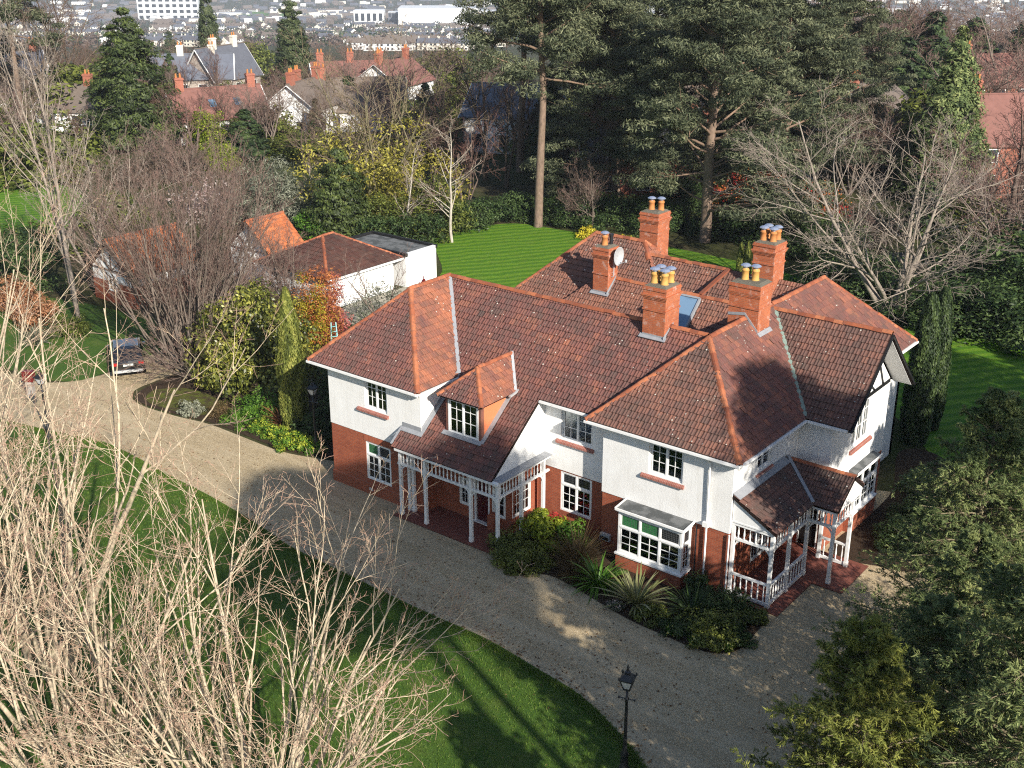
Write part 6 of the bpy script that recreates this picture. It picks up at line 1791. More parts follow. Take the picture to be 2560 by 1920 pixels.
GB_ = bare_tree(413, n=6, h=6., spread=24, r0=.09, bark='grey', counts=(9, 7, 5), angs=(36, 38, 40), lfs=(.5, .48, .45), up=(.04, .04, .03), wob=(.08, .1, .12), t0=(.2, .2, .2), npts=(8, 6, 5, 3), rmin=.013)
rb = putx('bare_tree', 'reddish twigged bare tree behind the right birch', 'tree', RB, (1165, 520), 245, 9.6, 0, 1.0)
bb = putx('bare_tree', 'dark bare tree left of the tall pine trunk', 'tree', BB, (1215, 450), 120, 9.5, 0, 1.0)
gb = putx('bare_tree', 'grey bare tree behind the golden tree', 'tree', GB_, (1010, 480), 250, 6.6, 0, 1.2)
copyx(bb, 'dark bare tree in front of the white gabled far house', (770, 430), 250, 9.5, 2.0, 1.3)
copyx(gb, 'grey twiggy bare tree over the grey shrubs', (870, 440), 290, 6.6, 1.0, 1.4)
copyx(rb, 'reddish bare tree right of the golden tree', (1080, 470), 250, 9.6, 2.2, 1.1)
copyx(bb, 'leaning dark bare tree just left of the pine trunk', (1265, 470), 190, 9.5, 4.1, .9)
# magnolia and scrub at the left
putx('magnolia', 'pale pink blossoming magnolia behind the brush tree', 'tree', bare_tree(414, n=4, h=3.6, spread=26, r0=.07, bark='grey', counts=(7, 5, 4), rmin=.012, npts=(7, 5, 4, 3)) + [('blossom', bush_mesh(415, 2.6, 2.3, 2.5, 90, 14, .22, .14, .24, 'blossom', noise=.25))], (520, 545), 418, 3.7, 0, 1.05)
SC = [('foliage', bush_mesh(416, 2.2, 2., 2.1, 100, 60, .2, .035, .28, 'scrub', noise=.28))] + bare_tree(417, n=9, h=3.2, spread=26, r0=.05, bark='grey', counts=(6, 5, 4), rmin=.012, npts=(7, 5, 4, 3))
GS = [('foliage', bush_mesh(418, 2.2, 2., 2.0, 90, 60, .24, .12, .28, 'moss', noise=.25))]
sc_o = putx('scrub', 'brown twiggy shrub right of the far lawn', 'shrub', SC, (330, 470), 380, 3.4)
copyx(sc_o, 'brown twiggy shrub below the big cedar', (400, 440), 345, 3.4, 1.3, 1.3)
copyx(sc_o, 'brown twiggy shrub behind the magnolia', (470, 450), 350, 3.4, 2.6, 1.2)
copyx(sc_o, 'brown shrub between the magnolia and the grey green tree', (590, 560), 450, 3.4, .6, 1.2)
gs_o = putx('green_shrub', 'mossy green shrub at the far edge of the far lawn', 'shrub', GS, (60, 440), 300, 2.9, 0, 1.5)
copyx(gs_o, 'olive green shrub in front of the far lawn', (80, 640), 555, 2.9, 1.0, 1.5)
copyx(gs_o, 'olive green shrub under the tall pale tree', (290, 560), 480, 2.9, 2.0, 1.2)
copyx(sc_o, 'brown twiggy shrub at the top left edge', (40, 400), 260, 3.4, 4.0, 1.3)
copyx(gs_o, 'dark green shrub beside the far lawn bed', (150, 450), 390, 2.9, 3.0, 1.3)
copyx(sc_o, 'brown shrub in front of the yellow bush', (660, 560), 500, 3.4, 3.3, 1.0)
copyx(sc_o, 'brown twiggy shrub in front of the timbered gable', (650, 800), 650, 3.4, 1.9, 1.0)
copyx(sc_o, 'brown twiggy shrub below the left outbuilding', (560, 840), 640, 3.4, 4.9, 1.0)
copyx(gb, 'grey bare shrub before the brown garage roof', (720, 790), 590, 6.6, 2.9, .8)
copyx(sc_o, 'brown twiggy shrub at the foot of the garage wall', (735, 800), 690, 3.4, .9, .9)
# garden bench beyond
bq = gp(612, 442)
ob = empty('garden_bench', (bq[0], bq[1], 0), None, .7); tag(ob, 'small brown wooden bench on the far grass', 'bench')
for k in range(4): mb = MB(); mb.box(-.8, .8, -.25 + k * .13, -.15 + k * .13, .42, .46); mb.build('seat_slat', M['timber'], ob)
for k in range(3): mb = MB(); mb.box(-.8, .8, .27, .31, .55 + k * .14, .64 + k * .14); mb.build('back_slat', M['timber'], ob)
for x in (-.75, .75):
    for y in (-.22, .28): mb = MB(); mb.box(x - .03, x + .03, y - .03, y + .03, 0, .42 if y < 0 else .95); mb.build('leg', M['timber'], ob)
# pines over the back lawn
pa = pine_tree(501, h=25., r0=.40, crown0=.52, limbs=34, reach=6.2, per=190, kids=4, ln=.40, wd=.085, pad=(.8, 1.5))
pb = pine_tree(502, h=25., r0=.50, crown0=.12, limbs=58, reach=8.4, per=190, kids=4, ln=.40, wd=.085, flat=.36, pad=(.8, 1.5))
pA = put('pine_tree', 'tall pine with a clean straight trunk at the lawn corner', 'tree', pa, px=(1345, 567), rz=.5)
pB = put('pine_tree', 'broad pine with a thick bent trunk behind the chimneys', 'tree', pb, px=(1762, 604), rz=1.1)
def pcopy(src, label, px, rz, s_):
    q = gp(*px); return copy_tree(src, (q[0], q[1], float(terrain(q[0], q[1]))), rz, (s_, s_, s_), label, 'pines behind the house')
pcopy(pA, 'pine just right of the straight trunked one', (1450, 470), 2.0, .98)
pcopy(pB, 'pine standing behind the gap between the two chimneys', (1610, 455), 3.3, .98)
pcopy(pB, 'spreading pine above the right wing roof', (1950, 520), 4.6, .92)
pcopy(pA, 'dark pine deep behind the broad pine', (1790, 420), 5.2, 1.05)
pcopy(pB, 'pine at the right end of the pine group', (2080, 440), .4, .86)
pcopy(pB, 'pine between the straight trunk and the broad pine', (1540, 520), 5.5, .86)
pcopy(pB, 'pine crowding the broad pine from behind', (1830, 480), 2.7, .9)
pcopy(pA, 'pine at the back left of the pine group', (1300, 430), 1.1, 1.0)
# undergrowth below the pines
ug = [('foliage', bush_mesh(510, 2.6, 2.2, 2.2, 110, 110, .19, .08, .28, 'laurel', noise=.25))]
UG = 'dark shrubs under the pines'
u0 = None
uspots = [(1290, 545, 480, 'dark shrub left of the straight pine trunk'), (1400, 552, 480, 'dark shrub right of the straight pine trunk'), (1480, 560, 470, 'dark shrub behind the tallest chimney'), (1570, 560, 480, 'dark shrub right of the tallest chimney'), (1650, 575, 490, 'dark shrub left of the thick bent pine'), (1850, 590, 480, 'dark shrub right of the thick bent pine'), (1950, 600, 490, 'dark shrub over the back right chimney'), (2060, 640, 530, 'dark shrub left of the wide bare tree'), (1700, 520, 440, 'dark shrub in the deep shade of the pines')]
for k, (x, y, tp, lab) in enumerate(uspots):
    if u0 is None: u0 = putx('dark_shrub', lab, 'shrub', ug, (x, y), tp, 3.1, 0, 1.1, UG)
    else: copyx(u0, lab, (x, y), tp, 3.1, k * 1.2, 1.2, UG)
copyx(bb, 'dark bare tree in the shade under the pines', (1500, 520), 250, 9.5, 1.5, 1.0)
copyx(gb, 'reddish stemmed bare shrub under the pines', (1480, 575), 430, 6.6, 2.0, 1.0)
copyx(gb, 'tangled bare shrub beside the pine trunk', (1420, 565), 470, 6.6, 5.0, 1.0)
putx('rust_shrub', 'rust and red leaved shrub behind the pines', 'shrub', [('foliage', bush_mesh(511, 2.2, 2, 2.2, 70, 40, .2, .1, .28, 'orange', noise=.3)), ('red_leaves', bush_mesh(512, 2.2, 2, 2.2, 40, 30, .2, .1, .28, 'red', noise=.3))], (1880, 530), 400, 3.1)
copyx(bpy.data.objects['rust_shrub'], 'rusty shrub right of the broad pine', (2040, 560), 450, 3.1, 2.0, .9)
putx('forsythia', 'bright yellow forsythia at the edge of the back lawn', 'shrub', [('foliage', bush_mesh(513, 1.0, .8, .8, 40, 40, .16, .08, .3, 'flower'))], (1470, 594), 563, 1.15, 0, 1.1)
copyx(bpy.data.objects['forsythia'], 'small yellow forsythia left of the tallest chimney', (1565, 606), 585, 1.15, 1., 1.1)
# columns and trees to the right of the house
CG = [('foliage', column_mesh(514, .36, 3.2, 4000, .14, .05, 'gold'))]
putx('columnar_cypress', 'small golden column cypress left of its twin behind the chimney', 'tree', CG, (1848, 690), 606, 3.2)
copyx(bpy.data.objects['columnar_cypress.001'], 'small golden column cypress right of its twin behind the chimney', (1866, 692), 603, 3.2, 1.0)
CD = [('foliage', column_mesh(515, .62, 8.1, 14000, .18, .06, 'yew', top=.35))]
putx('columnar_cypress', 'dark column cypress close to the gable wing', 'tree', CD, (2283, 1105), 735, 8.1, 0, 1.25)
copyx(bpy.data.objects['columnar_cypress.003'], 'dark column cypress right of the one by the gable wing', (2318, 1070), 720, 8.1, 1., 1.15)
WB = bare_tree(516, n=9, h=9.5, spread=24, r0=.12, bark='ash', counts=(10, 8, 6), angs=(44, 42, 42), lfs=(.52, .5, .46), up=(.05, .05, .03), wob=(.09, .12, .14), t0=(.25, .2, .2), npts=(10, 7, 5, 4), rmin=.010, sup=.01)
putx('bare_tree', 'wide spreading bare tree behind the right end of the roof', 'tree', WB, (2225, 788), 395, 9.2, 0, 1.2)
copyx(rb, 'red twigged bare tree at the right edge', (2500, 640), 180, 9.6, 1.0, 1.5)
copyx(gb, 'grey bare tree at the right edge below the red twigged one', (2550, 720), 420, 6.6, 3.0, 1.6)
copyx(rb, 'thin reddish bare tree between the cypress and the right edge', (2420, 600), 330, 9.6, 3.0, 1.2)
BC = [('foliage', cone_mesh(517, 3.5, 15, 42000, .36, .14, 'cypress', power=.7, droop=.65, belly=.12, noise=.12, flat=.8)), ('trunk', MB().lathe([(.25, 0), (.15, 8)], 7).mesh('trunk', BM['dark']))]
bc = putx('conifer', 'bright green drooping conifer rising above the right hand wood', 'tree', BC, (2350, 500), 60, 15., 0, 1.05)
copyx(bc, 'shorter green conifer leaning against the bright drooping one', (2405, 460), 185, 15., 2., 1.2)
rs = [(2420, 810, 700, 'dark laurel at the far edge of the side lawn'), (2520, 830, 690, 'dark laurel at the right end of the side lawn'), (2330, 790, 690, 'dark laurel right of the wide bare tree'), (2140, 720, 620, 'dark laurel left of the wide bare tree'), (2480, 720, 600, 'shaded evergreen behind the side lawn'), (2560, 760, 560, 'shaded evergreen on the right picture edge')]
for k, (x, y, tp, lab) in enumerate(rs): copyx(u0, lab, (x, y), tp, 3.1, k, 1.5, 'laurels round the side lawn')
ss = [(23.6, 10.5, 1.0, 'dark shrub beside the side bay window'), (23.8, 12.8, 1.3, 'dark shrub right of the side bay window'), (22.9, 15.6, 1.1, 'dark shrub at the rear corner of the gable wing'), (24.6, 15.0, 1.4, 'dark fern like shrub on the side lawn edge')]
for k, (x, y, s_, lab) in enumerate(ss): copy_tree(u0, (x, y, 0), k * 1.4, (s_ * .45, s_ * .45, s_ * .42), lab, 'shrubs beside the gable wing')
# ------------------------------------------------------------------ houses beyond the garden
M['slate'] = plain('grey_slate', (.10, .105, .125), .6, .4, 0, .3, 1.2)
M['slate_blue'] = plain('blue_slate', (.12, .13, .16), .5, .5, 0, .3, 1.2)
M['redroof'] = plain('red_brown_roof', (.20, .095, .078), .8, .3, 0, .35, 1.5)
M['brownroof'] = plain('grey_brown_roof', (.15, .12, .10), .8, .3, 0, .3, 1.5)
M['stone'] = plain('granite_wall', (.36, .31, .27), .9, .2, 0, .5, 3)
M['cream'] = plain('cream_render', (.62, .58, .5), .9, .2, 0, .1, 2)
M['pinkwall'] = plain('pink_render', (.55, .26, .24), .9, .2, 0, .1, 2)
M['greywall'] = plain('pale_grey_cladding', (.60, .62, .64), .7, .3, 0, .06, .5)
M['sheetwhite'] = plain('white_sheet_cladding', (.80, .81, .82), .6, .3, 0, .04, .4)
def far_house(label, px, rz, w, d, he, hr, wallm='white_wall', roofm='redroof', chim=((.3, 0),), wins=True, sky=(), over=.35, loc=None, pots='terracotta', dorm=None, chm='brick_far', z0=0):
    """gabled house with its ridge along its own X axis; front wall faces its own -Y"""
    q = gp(*px) if loc is None else np.array(loc)
    o = empty('house', (q[0], q[1], float(terrain(q[0], q[1])) + z0), None, rz); tag(o, label, 'house')
    a, b = w / 2, d / 2
    mb = MB(); mb.prism([(-a, -b, -3), (-a, b, -3), (-a, b, he), (-a, 0, hr - .1), (-a, -b, he)], (w, 0, 0)); mb.build('wall', M[wallm], o)
    k = (hr - he) / b
    for s_ in (-1, 1):
        mb = MB(); mb.prism([(-a - over, s_ * (b + over), he - over * k + .02), (a + over, s_ * (b + over), he - over * k + .02), (a + over, 0, hr + .02), (-a - over, 0, hr + .02)], (0, 0, .14)); r_ = mb.build('roof', M[roofm], o)
        for f in sky if s_ < 0 else ():
            u = .45; mb = MB(); x = -a + w * f; y = s_ * b * (1 - u); z = he + (hr - he) * u
            mb.prism([(x - .4, y - .45, z - .45 * k + .19), (x + .4, y - .45, z - .45 * k + .19), (x + .4, y + .45, z + .45 * k + .19), (x - .4, y + .45, z + .45 * k + .19)], (0, 0, .05)); mb.build('skylight', M['skyglass'], r_)
        mb = MB(); mb.bar((-a - over - .02, s_ * (b + over), he - over * k), (-a - over - .02, 0, hr), .06, .25, up=(1, 0, 0)); mb.build('barge_board', M['paint'], o)
        mb = MB(); mb.bar((a + over + .02, s_ * (b + over), he - over * k), (a + over + .02, 0, hr), .06, .25, up=(1, 0, 0)); mb.build('barge_board', M['paint'], o)
    mb = MB(); mb.bar((-a - over, 0, hr + .16), (a + over, 0, hr + .16), .25, .12); mb.build('ridge', M[roofm if roofm != 'slate' else 'brownroof'], o)
    for f, yy in chim:
        x = -a + w * f
        mb = MB(); mb.box(x - .5, x + .5, yy - .35, yy + .35, he, hr + 1.5); mb.box(x - .58, x + .58, yy - .43, yy + .43, hr + 1.25, hr + 1.4); c_ = mb.build('chimney', M[chm], o)
        for e in (-.25, .25): mb = MB(); mb.lathe([(.13, 0), (.1, .5)], 8, (x + e, yy, hr + 1.5)); mb.build('pot', M[pots], c_)
    if wins:
        def wn(face, u, z, ww, hh):
            m1, m2 = MB(), MB()
            if face == 'F': m1.box(u - ww / 2 - .08, u + ww / 2 + .08, -b - .05, -b + .02, z - .08, z + hh + .08); m2.box(u - ww / 2, u + ww / 2, -b - .06, -b - .03, z, z + hh)
            elif face == 'R': m1.box(a - .02, a + .05, u - ww / 2 - .08, u + ww / 2 + .08, z - .08, z + hh + .08); m2.box(a + .03, a + .06, u - ww / 2, u + ww / 2, z, z + hh)
            else: m1.box(-a - .05, -a + .02, u - ww / 2 - .08, u + ww / 2 + .08, z - .08, z + hh + .08); m2.box(-a - .06, -a - .03, u - ww / 2, u + ww / 2, z, z + hh)
            f_ = m1.build('window', M['paint'], o); m2.build('pane', M['glass_far'], f_)
        n = max(2, int(w / 3))
        for i in range(n):
            u = -a + w * (i + .5) / n
            wn('F', u, .9, 1.2, 1.3)
            if he > 4.4: wn('F', u, 3.5, 1.1, 1.15)
        for fc in 'RL':
            wn(fc, -b * .4, .9, 1.1, 1.2); wn(fc, b * .4, .9, 1.1, 1.2)
            if he > 4.4: wn(fc, 0, 3.6, 1.1, 1.2)
    return o
FACE = YAW                     # a house turned square to the camera
far_house('white gabled house with brown tiled roof and two skylights', (545, 345), FACE + R(30), 11, 7.5, 3.0, 6.0, 'white_wall', 'redroof', ((.12, 0), (.92, 0)), sky=(.42, .7))
far_house('white house with orange chimneys behind bare branches', (775, 330), FACE + R(72), 10, 7, 3.8, 6.4, 'white_wall', 'brownroof', ((.08, 0), (.35, .6), (.75, 0)))
far_house('grey roofed white house right of the orange chimneys', (905, 318), FACE + R(12), 11, 8, 2.8, 6.2, 'white_wall', 'brownroof', ((.06, 0),))
far_house('red roofed house with solar panels behind the orange chimneys', (880, 262), FACE + R(15), 11, 8, 3.6, 6.2, 'white_wall', 'redroof', ((.1, 0), (.5, 0), (.9, 0)))
far_house('white gabled house with orange chimneys at the right of the far trees', (985, 268), FACE + R(66), 10, 8, 3.8, 6.6, 'white_wall', 'redroof', ((.1, 0), (.9, 0)))
far_house('stone gabled villa with dark slate roof', (560, 238), FACE + R(62), 11, 6.5, 3.2, 7.6, 'stone', 'slate', ((.35, 0), (.8, 0)), chm='cream')
far_house('slate roofed wing with pale chimneys left of the stone gable', (490, 240), FACE + R(10), 12, 7, 3.2, 6.4, 'stone', 'slate_blue', ((.35, 0), (.75, 0)), chm='cream')
far_house('red brick house showing through the pine trunks', (1585, 478), FACE + R(8), 11, 7, 3.9, 6.2, 'brick_far', 'slate', ((.1, 0), (.85, 0)))
far_house('blue slated white house behind the straight pine trunk', (1290, 372), FACE + R(-20), 10, 8, 4.2, 7.2, 'white_wall', 'slate_blue', ((.9, 0),))
far_house('brown roofed house behind the broad pine crown', (1740, 330), FACE + R(20), 14, 9, 5.0, 8.8, 'brick_far', 'brownroof', ((.2, 0), (.8, 0)))
far_house('pale house with a white gable right of the broad pine', (2150, 390), FACE + R(55), 12, 8, 4.8, 8.0, 'white_wall', 'brownroof', ((.15, 0),))
far_house('red brick house at the right edge with tall chimneys', (2530, 470), FACE + R(5), 13, 9, 5.2, 9.0, 'brick_far', 'redroof', ((.1, 0), (.6, 0)))
far_house('red chimneyed brick house behind the drooping conifer', (2470, 300), FACE + R(10), 12, 9, 5.2, 8.6, 'brick_far', 'redroof', ((.12, 0), (.9, 0)))
far_house('brown roofed house at the left edge', (30, 262), FACE + R(30), 10, 8, 4.8, 7.6, 'white_wall', 'slate', ((.9, 0),))
far_house('small white house below the brown roofed one at the left edge', (5, 300), FACE + R(10), 8, 6, 3, 5, 'white_wall', 'brownroof', ())
far_house('grey roofed bungalow behind the big cedar', (235, 320), FACE + R(-10), 11, 8, 2.8, 5.4, 'white_wall', 'brownroof', ((.5, 0),))
far_house('pink house beyond the sequoias', (722, 88), FACE + R(62), 10, 8, 5, 8, 'pinkwall', 'slate', ((.5, 0),))
# big trees beyond the garden
CD_ = [('foliage', cone_mesh(601, 5.8, 17, 34000, .5, .17, 'cedar', power=.62, droop=.75, belly=.2, noise=.14, flat=.4, rag=.2)), ('trunk', MB().lathe([(.4, 0), (.3, 9)], 8).mesh('trunk', BM['dark']))]
putx('cedar_tree', 'big dark green cedar behind the brown shrubs at the left', 'tree', CD_, (345, 372), 18, 17., 0, 1.0)
SQ = [('foliage', cone_mesh(602, 5.0, 26, 30000, .7, .26, 'sequoia', power=.5, droop=.6, belly=.12, noise=.12, flat=.7)), ('trunk', MB().lathe([(.8, 0), (.5, 12)], 8).mesh('trunk', BM['brown']))]
sq = putx('sequoia', 'broad sequoia in the middle of the far trees', 'tree', SQ, (738, 222), -22, 26., 0, 1.0)
copyx(sq, 'narrow sequoia beside the white office block', (532, 205), -60, 26., 2., .62)
copyx(sq, 'small dark sequoia at the left of the stone house', (430, 170), 70, 26., 3., 1.2)
RG = [('foliage', bush_mesh(603, 4., 4., 4.2, 150, 60, .5, .25, .26, 'moss', noise=.22)), ('trunk', MB().lathe([(.25, 0), (.2, 3)], 7).mesh('trunk', BM['brown']))]
rg = putx('round_tree', 'round yellow green tree between the two sequoias', 'tree', RG, (632, 190), 95, 6., 0, .9)
copyx(rg, 'yellow green round tree behind the orange chimneys', (830, 200), 150, 6., 1., 1.3)
DC = [('foliage', cone_mesh(604, 4.2, 16, 16000, .7, .3, 'yew', power=.6, droop=.6, belly=.15, noise=.25, lumps=10)), ('trunk', MB().lathe([(.3, 0), (.2, 8)], 7).mesh('trunk', BM['dark']))]
dc_ = putx('dark_conifer', 'dark conifer in front of the white house with skylights', 'tree', DC, (620, 400), 270, 16., 0, 1.5)
LG_ = [('foliage', bush_mesh(605, 2.6, 2.4, 3.4, 110, 80, .3, .14, .26, 'lime', noise=.25, tbase=np.full(110, .42)))]
putx('green_tree', 'bright green tree in front of the white gable', 'tree', LG_, (525, 370), 262, 4.8, 0, .8)
copyx(bpy.data.objects['green_tree'], 'bright green ivy clad tree below the white gable', (560, 425), 345, 4.8, 1., .8)
# top left pines
pcx = pcopy(pA, 'dark pine at the top left corner', (60, 330), .3, .95)
pcopy(pB, 'second dark pine at the top left corner', (-30, 300), 2.3, .72)
copyx(bb, 'tall dark bare tree between the top left pines and the cedar', (190, 300), -60, 9.5, 1., .9)
copyx(bb, 'second tall dark bare tree left of the cedar', (120, 330), 20, 9.5, 3., .9)
# wood of the suburb: kinds of tree, each copied where it stands
KINDS = [(bb, 9.5, 'brown bare tree among the far houses', (.8, 1.3)), (gb, 6.6, 'grey bare tree among the far houses', (1.0, 1.6)), (rb, 9.6, 'reddish bare tree among the far houses', (.9, 1.4)), (dc_, 16., 'dark conifer among the far houses', (.8, 1.4)), (rg, 6., 'olive round tree among the far houses', (.8, 1.3)), (sc_o, 3.4, 'low brown scrub among the far houses', (1.2, 2.0)), (gs_o, 2.9, 'low green scrub among the far houses', (1.2, 2.0))]
gsc = np.random.default_rng(77)
def scatter(xr, yr, n, hr, w):
    for k in range(n):
        x, y = gsc.uniform(*xr), gsc.uniform(*yr)
        i = gsc.choice(len(KINDS), p=np.array(w) / sum(w))
        src, h0, lab, ww = KINDS[i]
        q = gp(x, y); h = gsc.uniform(*hr) * (1.0 if i < 5 else .45)
        s_ = h / h0; wd = gsc.uniform(*ww)
        copy_tree(src, (q[0], q[1], float(terrain(q[0], q[1]))), gsc.uniform(0, 6.28), (s_ * wd, s_ * wd, s_), lab, lab.replace('tree', 'trees').replace('conifer', 'conifers').replace('scrub', 'scrub patches'))
scatter((0, 430), (250, 380), 24, (5, 9), (3, 3, 2, 1, 2, 2, 5))
scatter((380, 1250), (235, 400), 46, (5, 8), (3, 3, 3, 1.5, 2, 1, 4))
scatter((0, 1250), (130, 235), 66, (5, 8), (5, 4, 3, 1.5, 1.2, 1, 1))
scatter((1250, 2100), (200, 460), 34, (7, 12), (3, 3, 3, 3, 1, 2, 2))
scatter((2000, 2560), (130, 330), 60, (9, 15), (3, 3, 2, 6, 1, 1, 1))
scatter((2050, 2560), (380, 620), 18, (6, 11), (3, 3, 3, 2, 1, 3, 3))
scatter((520, 1250), (75, 125), 34, (5, 8), (5, 4, 1, 2, 2, 0, 0))

# ------------------------------------------------------------------ the town below
def block(label, px, w, d, h, rz, mat, floors=0, bays=0, name='office_block', roofm='greywall', cat='building'):
    q = gp(*px)
    o = empty(name, (q[0], q[1], float(terrain(q[0], q[1]))), None, rz); tag(o, label, cat)
    mb = MB(); mb.box(-w / 2, w / 2, -d / 2, d / 2, -8, h); mb.build('wall', M[mat], o)
    mb = MB(); mb.box(-w / 2 - .4, w / 2 + .4, -d / 2 - .4, d / 2 + .4, h + .01, h + .9); mb.build('roof', M[roofm], o)
    for f in range(floors):
        for k in range(bays):
            u = -w / 2 + w * (k + .5) / bays; z = h * (f + .28) / floors
            m2 = MB(); m2.box(u - w / bays * .3, u + w / bays * .3, -d / 2 - .12, -d / 2 + .05, z, z + h / floors * .55); m2.build('window', M['glass_far'], o)
    return o
def px_m(px): q = gp(*px); return np.linalg.norm(q - CAM) / F_PX
s1 = px_m((420, 50)); block('white four storey office block at the top left', (425, 50), 140 * s1, 14, 50 * s1, FACE, 'greywall', 4, 9)
s2 = px_m((1090, 62)); block('huge white shed on the skyline', (1100, 62), 190 * s2, 60, 40 * s2, FACE, 'sheetwhite', 0, 0, 'warehouse', 'greywall')
s3 = px_m((925, 62)); block('smaller white shed left of the huge one', (925, 60), 72 * s3, 30, 32 * s3, FACE, 'sheetwhite', 1, 5, 'warehouse', 'greywall')
block('dark clad link between the two white sheds', (985, 60), 24 * s3, 20, 28 * s3, FACE, 'slate', 2, 3, 'link_building')
block('long low white works right of the huge shed', (1230, 45), 90 * s2, 30, 22 * s2, FACE, 'sheetwhite', 1, 8, 'warehouse')
block('low white pavilion on the green field', (575, 45), 60 * s1, 12, 12 * s1, FACE, 'cream', 0, 0, 'pavilion')
for (a, b, c, d) in ((560, 30, 780, 56),):
    P = [gp(a, b), gp(c, b), gp(c, d), gp(a, d)]
    mb = MB(); mb.add([(q[0], q[1], float(terrain(q[0], q[1])) + 1.0) for q in P], [(0, 1, 2, 3)]); tag(mb.build('playing_field', M['lawn']), kind='structure')
# terraces: one of each kind, then copies
def terrace(name, n, wallm, roofm, label):
    o = empty(name); tag(o, label, 'houses' if n > 1 else 'house')
    w = 7.0 * n; a = w / 2; b = 4.2
    mb = MB(); mb.prism([(-a, -b, -4), (-a, b, -4), (-a, b, 5.2), (-a, 0, 7.9), (-a, -b, 5.2)], (w, 0, 0)); kid(o, mb.build('wall', M[wallm], o))
    for s_ in (-1, 1):
        mb = MB(); mb.prism([(-a - .3, s_ * (b + .4), 5.0), (a + .3, s_ * (b + .4), 5.0), (a + .3, 0, 8.0), (-a - .3, 0, 8.0)], (0, 0, .15)); kid(o, mb.build('roof', M[roofm], o))
    for k in range(n):
        x = -a + 7 * k + .2
        mb = MB(); mb.box(x, x + .9, -.4, .4, 7.2, 9.2); kid(o, mb.build('chimney', M['cream' if wallm == 'cream' else 'brownroof'], o))
        for z in (1., 3.5):
            for e in (1.8, 4.6): mb = MB(); mb.box(x + e, x + e + 1.4, -b - .06, -b + .02, z, z + 1.2); kid(o, mb.build('window', M['glass_far'], o))
    return o
T4 = [terrace('terrace', 5, 'cream', 'slate', 'pale terrace with slate roof in the town below'), terrace('terrace', 4, 'white_wall', 'brownroof', 'white terrace with brown roof in the town below'), terrace('town_house', 2, 'white_wall', 'slate', 'white pair of houses in the town below'), terrace('town_house', 1, 'cream', 'brownroof', 'single cream house in the town below')]
first = [True] * 4
def town(x, y, k, rz):
    q = gp(x, y); loc = (q[0], q[1], float(terrain(q[0], q[1])))
    lab = T4[k]['label']; grp = lab.replace('pale terrace', 'pale terraces').replace('white terrace', 'white terraces').replace('white pair', 'white pairs').replace('single cream house', 'single cream houses')
    if first[k]:
        first[k] = False; o = T4[k]; o.location = loc; o.rotation_euler = (0, 0, rz); o['group'] = grp
    else: copy_tree(T4[k], loc, rz, None, lab, grp)
gt = np.random.default_rng(5)
rows = [(y, 380, 700, 0) for y in (116, 104, 94, 84, 76, 68)] + [(y, 800, 1260, 0) for y in (124, 114, 105, 97, 89, 82, 75, 69)] + [(y, 2090, 2560, 0) for y in (92, 82, 73, 66, 60, 54, 48)] + [(y, 0, 345, 0) for y in (110, 90, 74, 60)] + [(y, 560, 900, 0) for y in (40, 30)]
for y, x0, x1, step in rows:
    step = 9 + y * .36
    x = x0 + gt.uniform(0, step)
    while x < x1:
        if gt.random() > .30: town(x, y + gt.normal(0, 2.2), int(gt.choice(4, p=(.3, .25, .3, .15))), FACE + gt.normal(0, .35) + (1.57 if gt.random() < .25 else 0))
        x += step * gt.uniform(.75, 1.4)
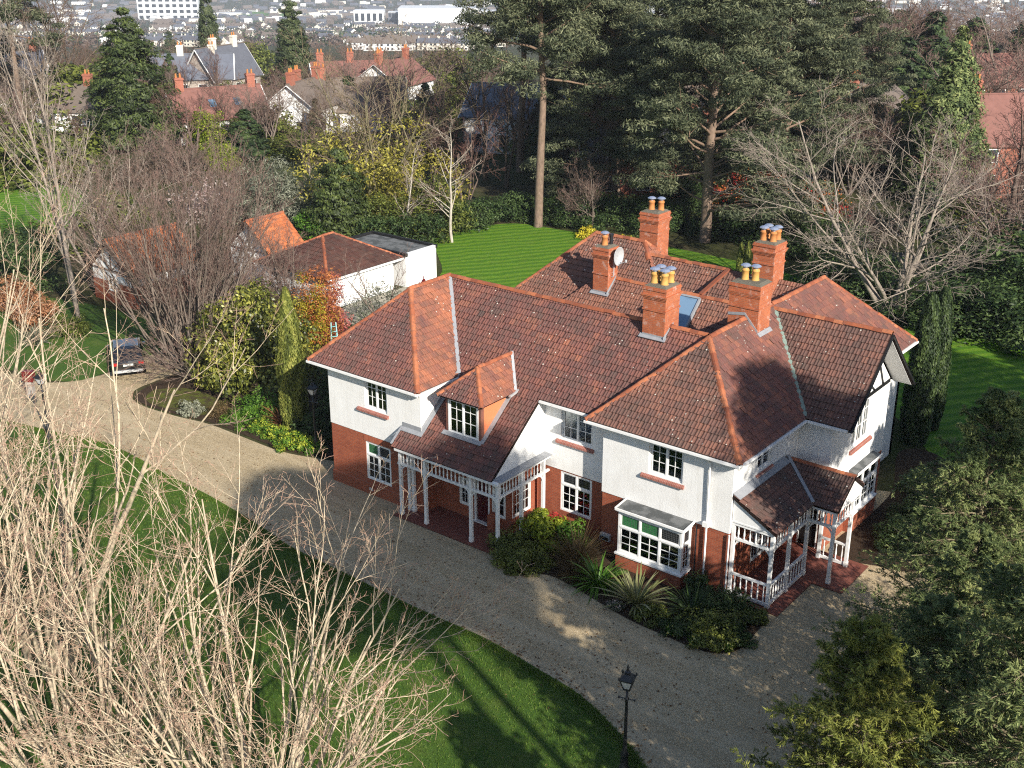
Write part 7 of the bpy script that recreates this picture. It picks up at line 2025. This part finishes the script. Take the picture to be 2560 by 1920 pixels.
# the farthest town and its trees, one mass each
def mass(name, label, n, yr, xr, sz, mat, roofm=None):
    mb = MB()
    for k in range(n):
        x, y = gt.uniform(*xr), gt.uniform(*yr)
        q = gp(x, y); z = float(terrain(q[0], q[1])); c, s_ = math.cos(FACE + gt.normal(0, .5)), math.sin(FACE + gt.normal(0, .5))
        w_, d_, h_ = gt.uniform(*sz), 4.5, gt.uniform(5, 7)
        pts = [(-w_, -d_, -5), (-w_, d_, -5), (-w_, d_, h_), (-w_, 0, h_ + 2.8), (-w_, -d_, h_)]
        mb.prism([(q[0] + c * a - s_ * b, q[1] + s_ * a + c * b, z + e) for a, b, e in pts], (2 * w_ * c, 2 * w_ * s_, 0))
    tag(mb.build(name, M[mat]), label, 'town', kind='stuff')
for k, (mt, n) in enumerate((('white_wall', 230), ('slate', 520), ('brownroof', 420), ('cream', 140))):
    mass('distant_roofs', 'mass of tiny far off houses along the top of the picture, shade %s' % ('white', 'slate', 'brown', 'cream')[k], n, (-25, 62), (-100, 2700), (5, 18), mt)
g = np.random.default_rng(9)
Cs, Rs = [], []
for k in range(4200):
    x, y = g.uniform(-150, 2750), g.uniform(-40, 120)
    q = gp(x, y); Cs.append((q[0], q[1], float(terrain(q[0], q[1])) + 2.5)); Rs.append(g.uniform(4, 9))
V, F, T = clump_leaves(g, np.array(Cs), np.array(Rs), 30, 3.6, 1.6, .5, .3, .7)
tag(add_obj('distant_wood', mesh_np('distant_wood', V, [F], LM['scrub'], T)), 'mass of bare trees between the far off houses', 'wood', kind='stuff')
Cs = np.array(Cs)[::4] + np.array([6., 9, 1]); Rs = np.array(Rs)[::4]
V, F, T = clump_leaves(g, Cs, Rs, 30, 3.6, 1.6, .5, .3, .8)
tag(add_obj('distant_evergreens', mesh_np('distant_evergreens', V, [F], LM['yew'], T)), 'mass of dark evergreens between the far off houses', 'wood', kind='stuff')

# ------------------------------------------------------------------ air between here and the town
t = NT('haze_air')
pv = t.n('ShaderNodeVolumePrincipled')
pv.inputs['Color'].default_value = (.80, .87, 1.0, 1)
pv.inputs['Density'].default_value = HAZE = .00012
t.l(pv.outputs[0], t.out.inputs['Volume'])
c, s_ = math.cos(YAW), math.sin(YAW)
def rot(l, d, z): return (CAM[0] + FWH[0] * d + RTH[0] * l, CAM[1] + FWH[1] * d + RTH[1] * l, z)
mb = MB(); mb.hexa([rot(-7100, -180, -177), rot(7100, -180, -177), rot(7100, 9100, -177), rot(-7100, 9100, -177), rot(-7100, -180, 33), rot(7100, -180, 33), rot(7100, 9100, 33), rot(-7100, 9100, 33)])
tag(mb.build('haze', t.m), 'thin blue haze over the far town', 'haze', kind='stuff')
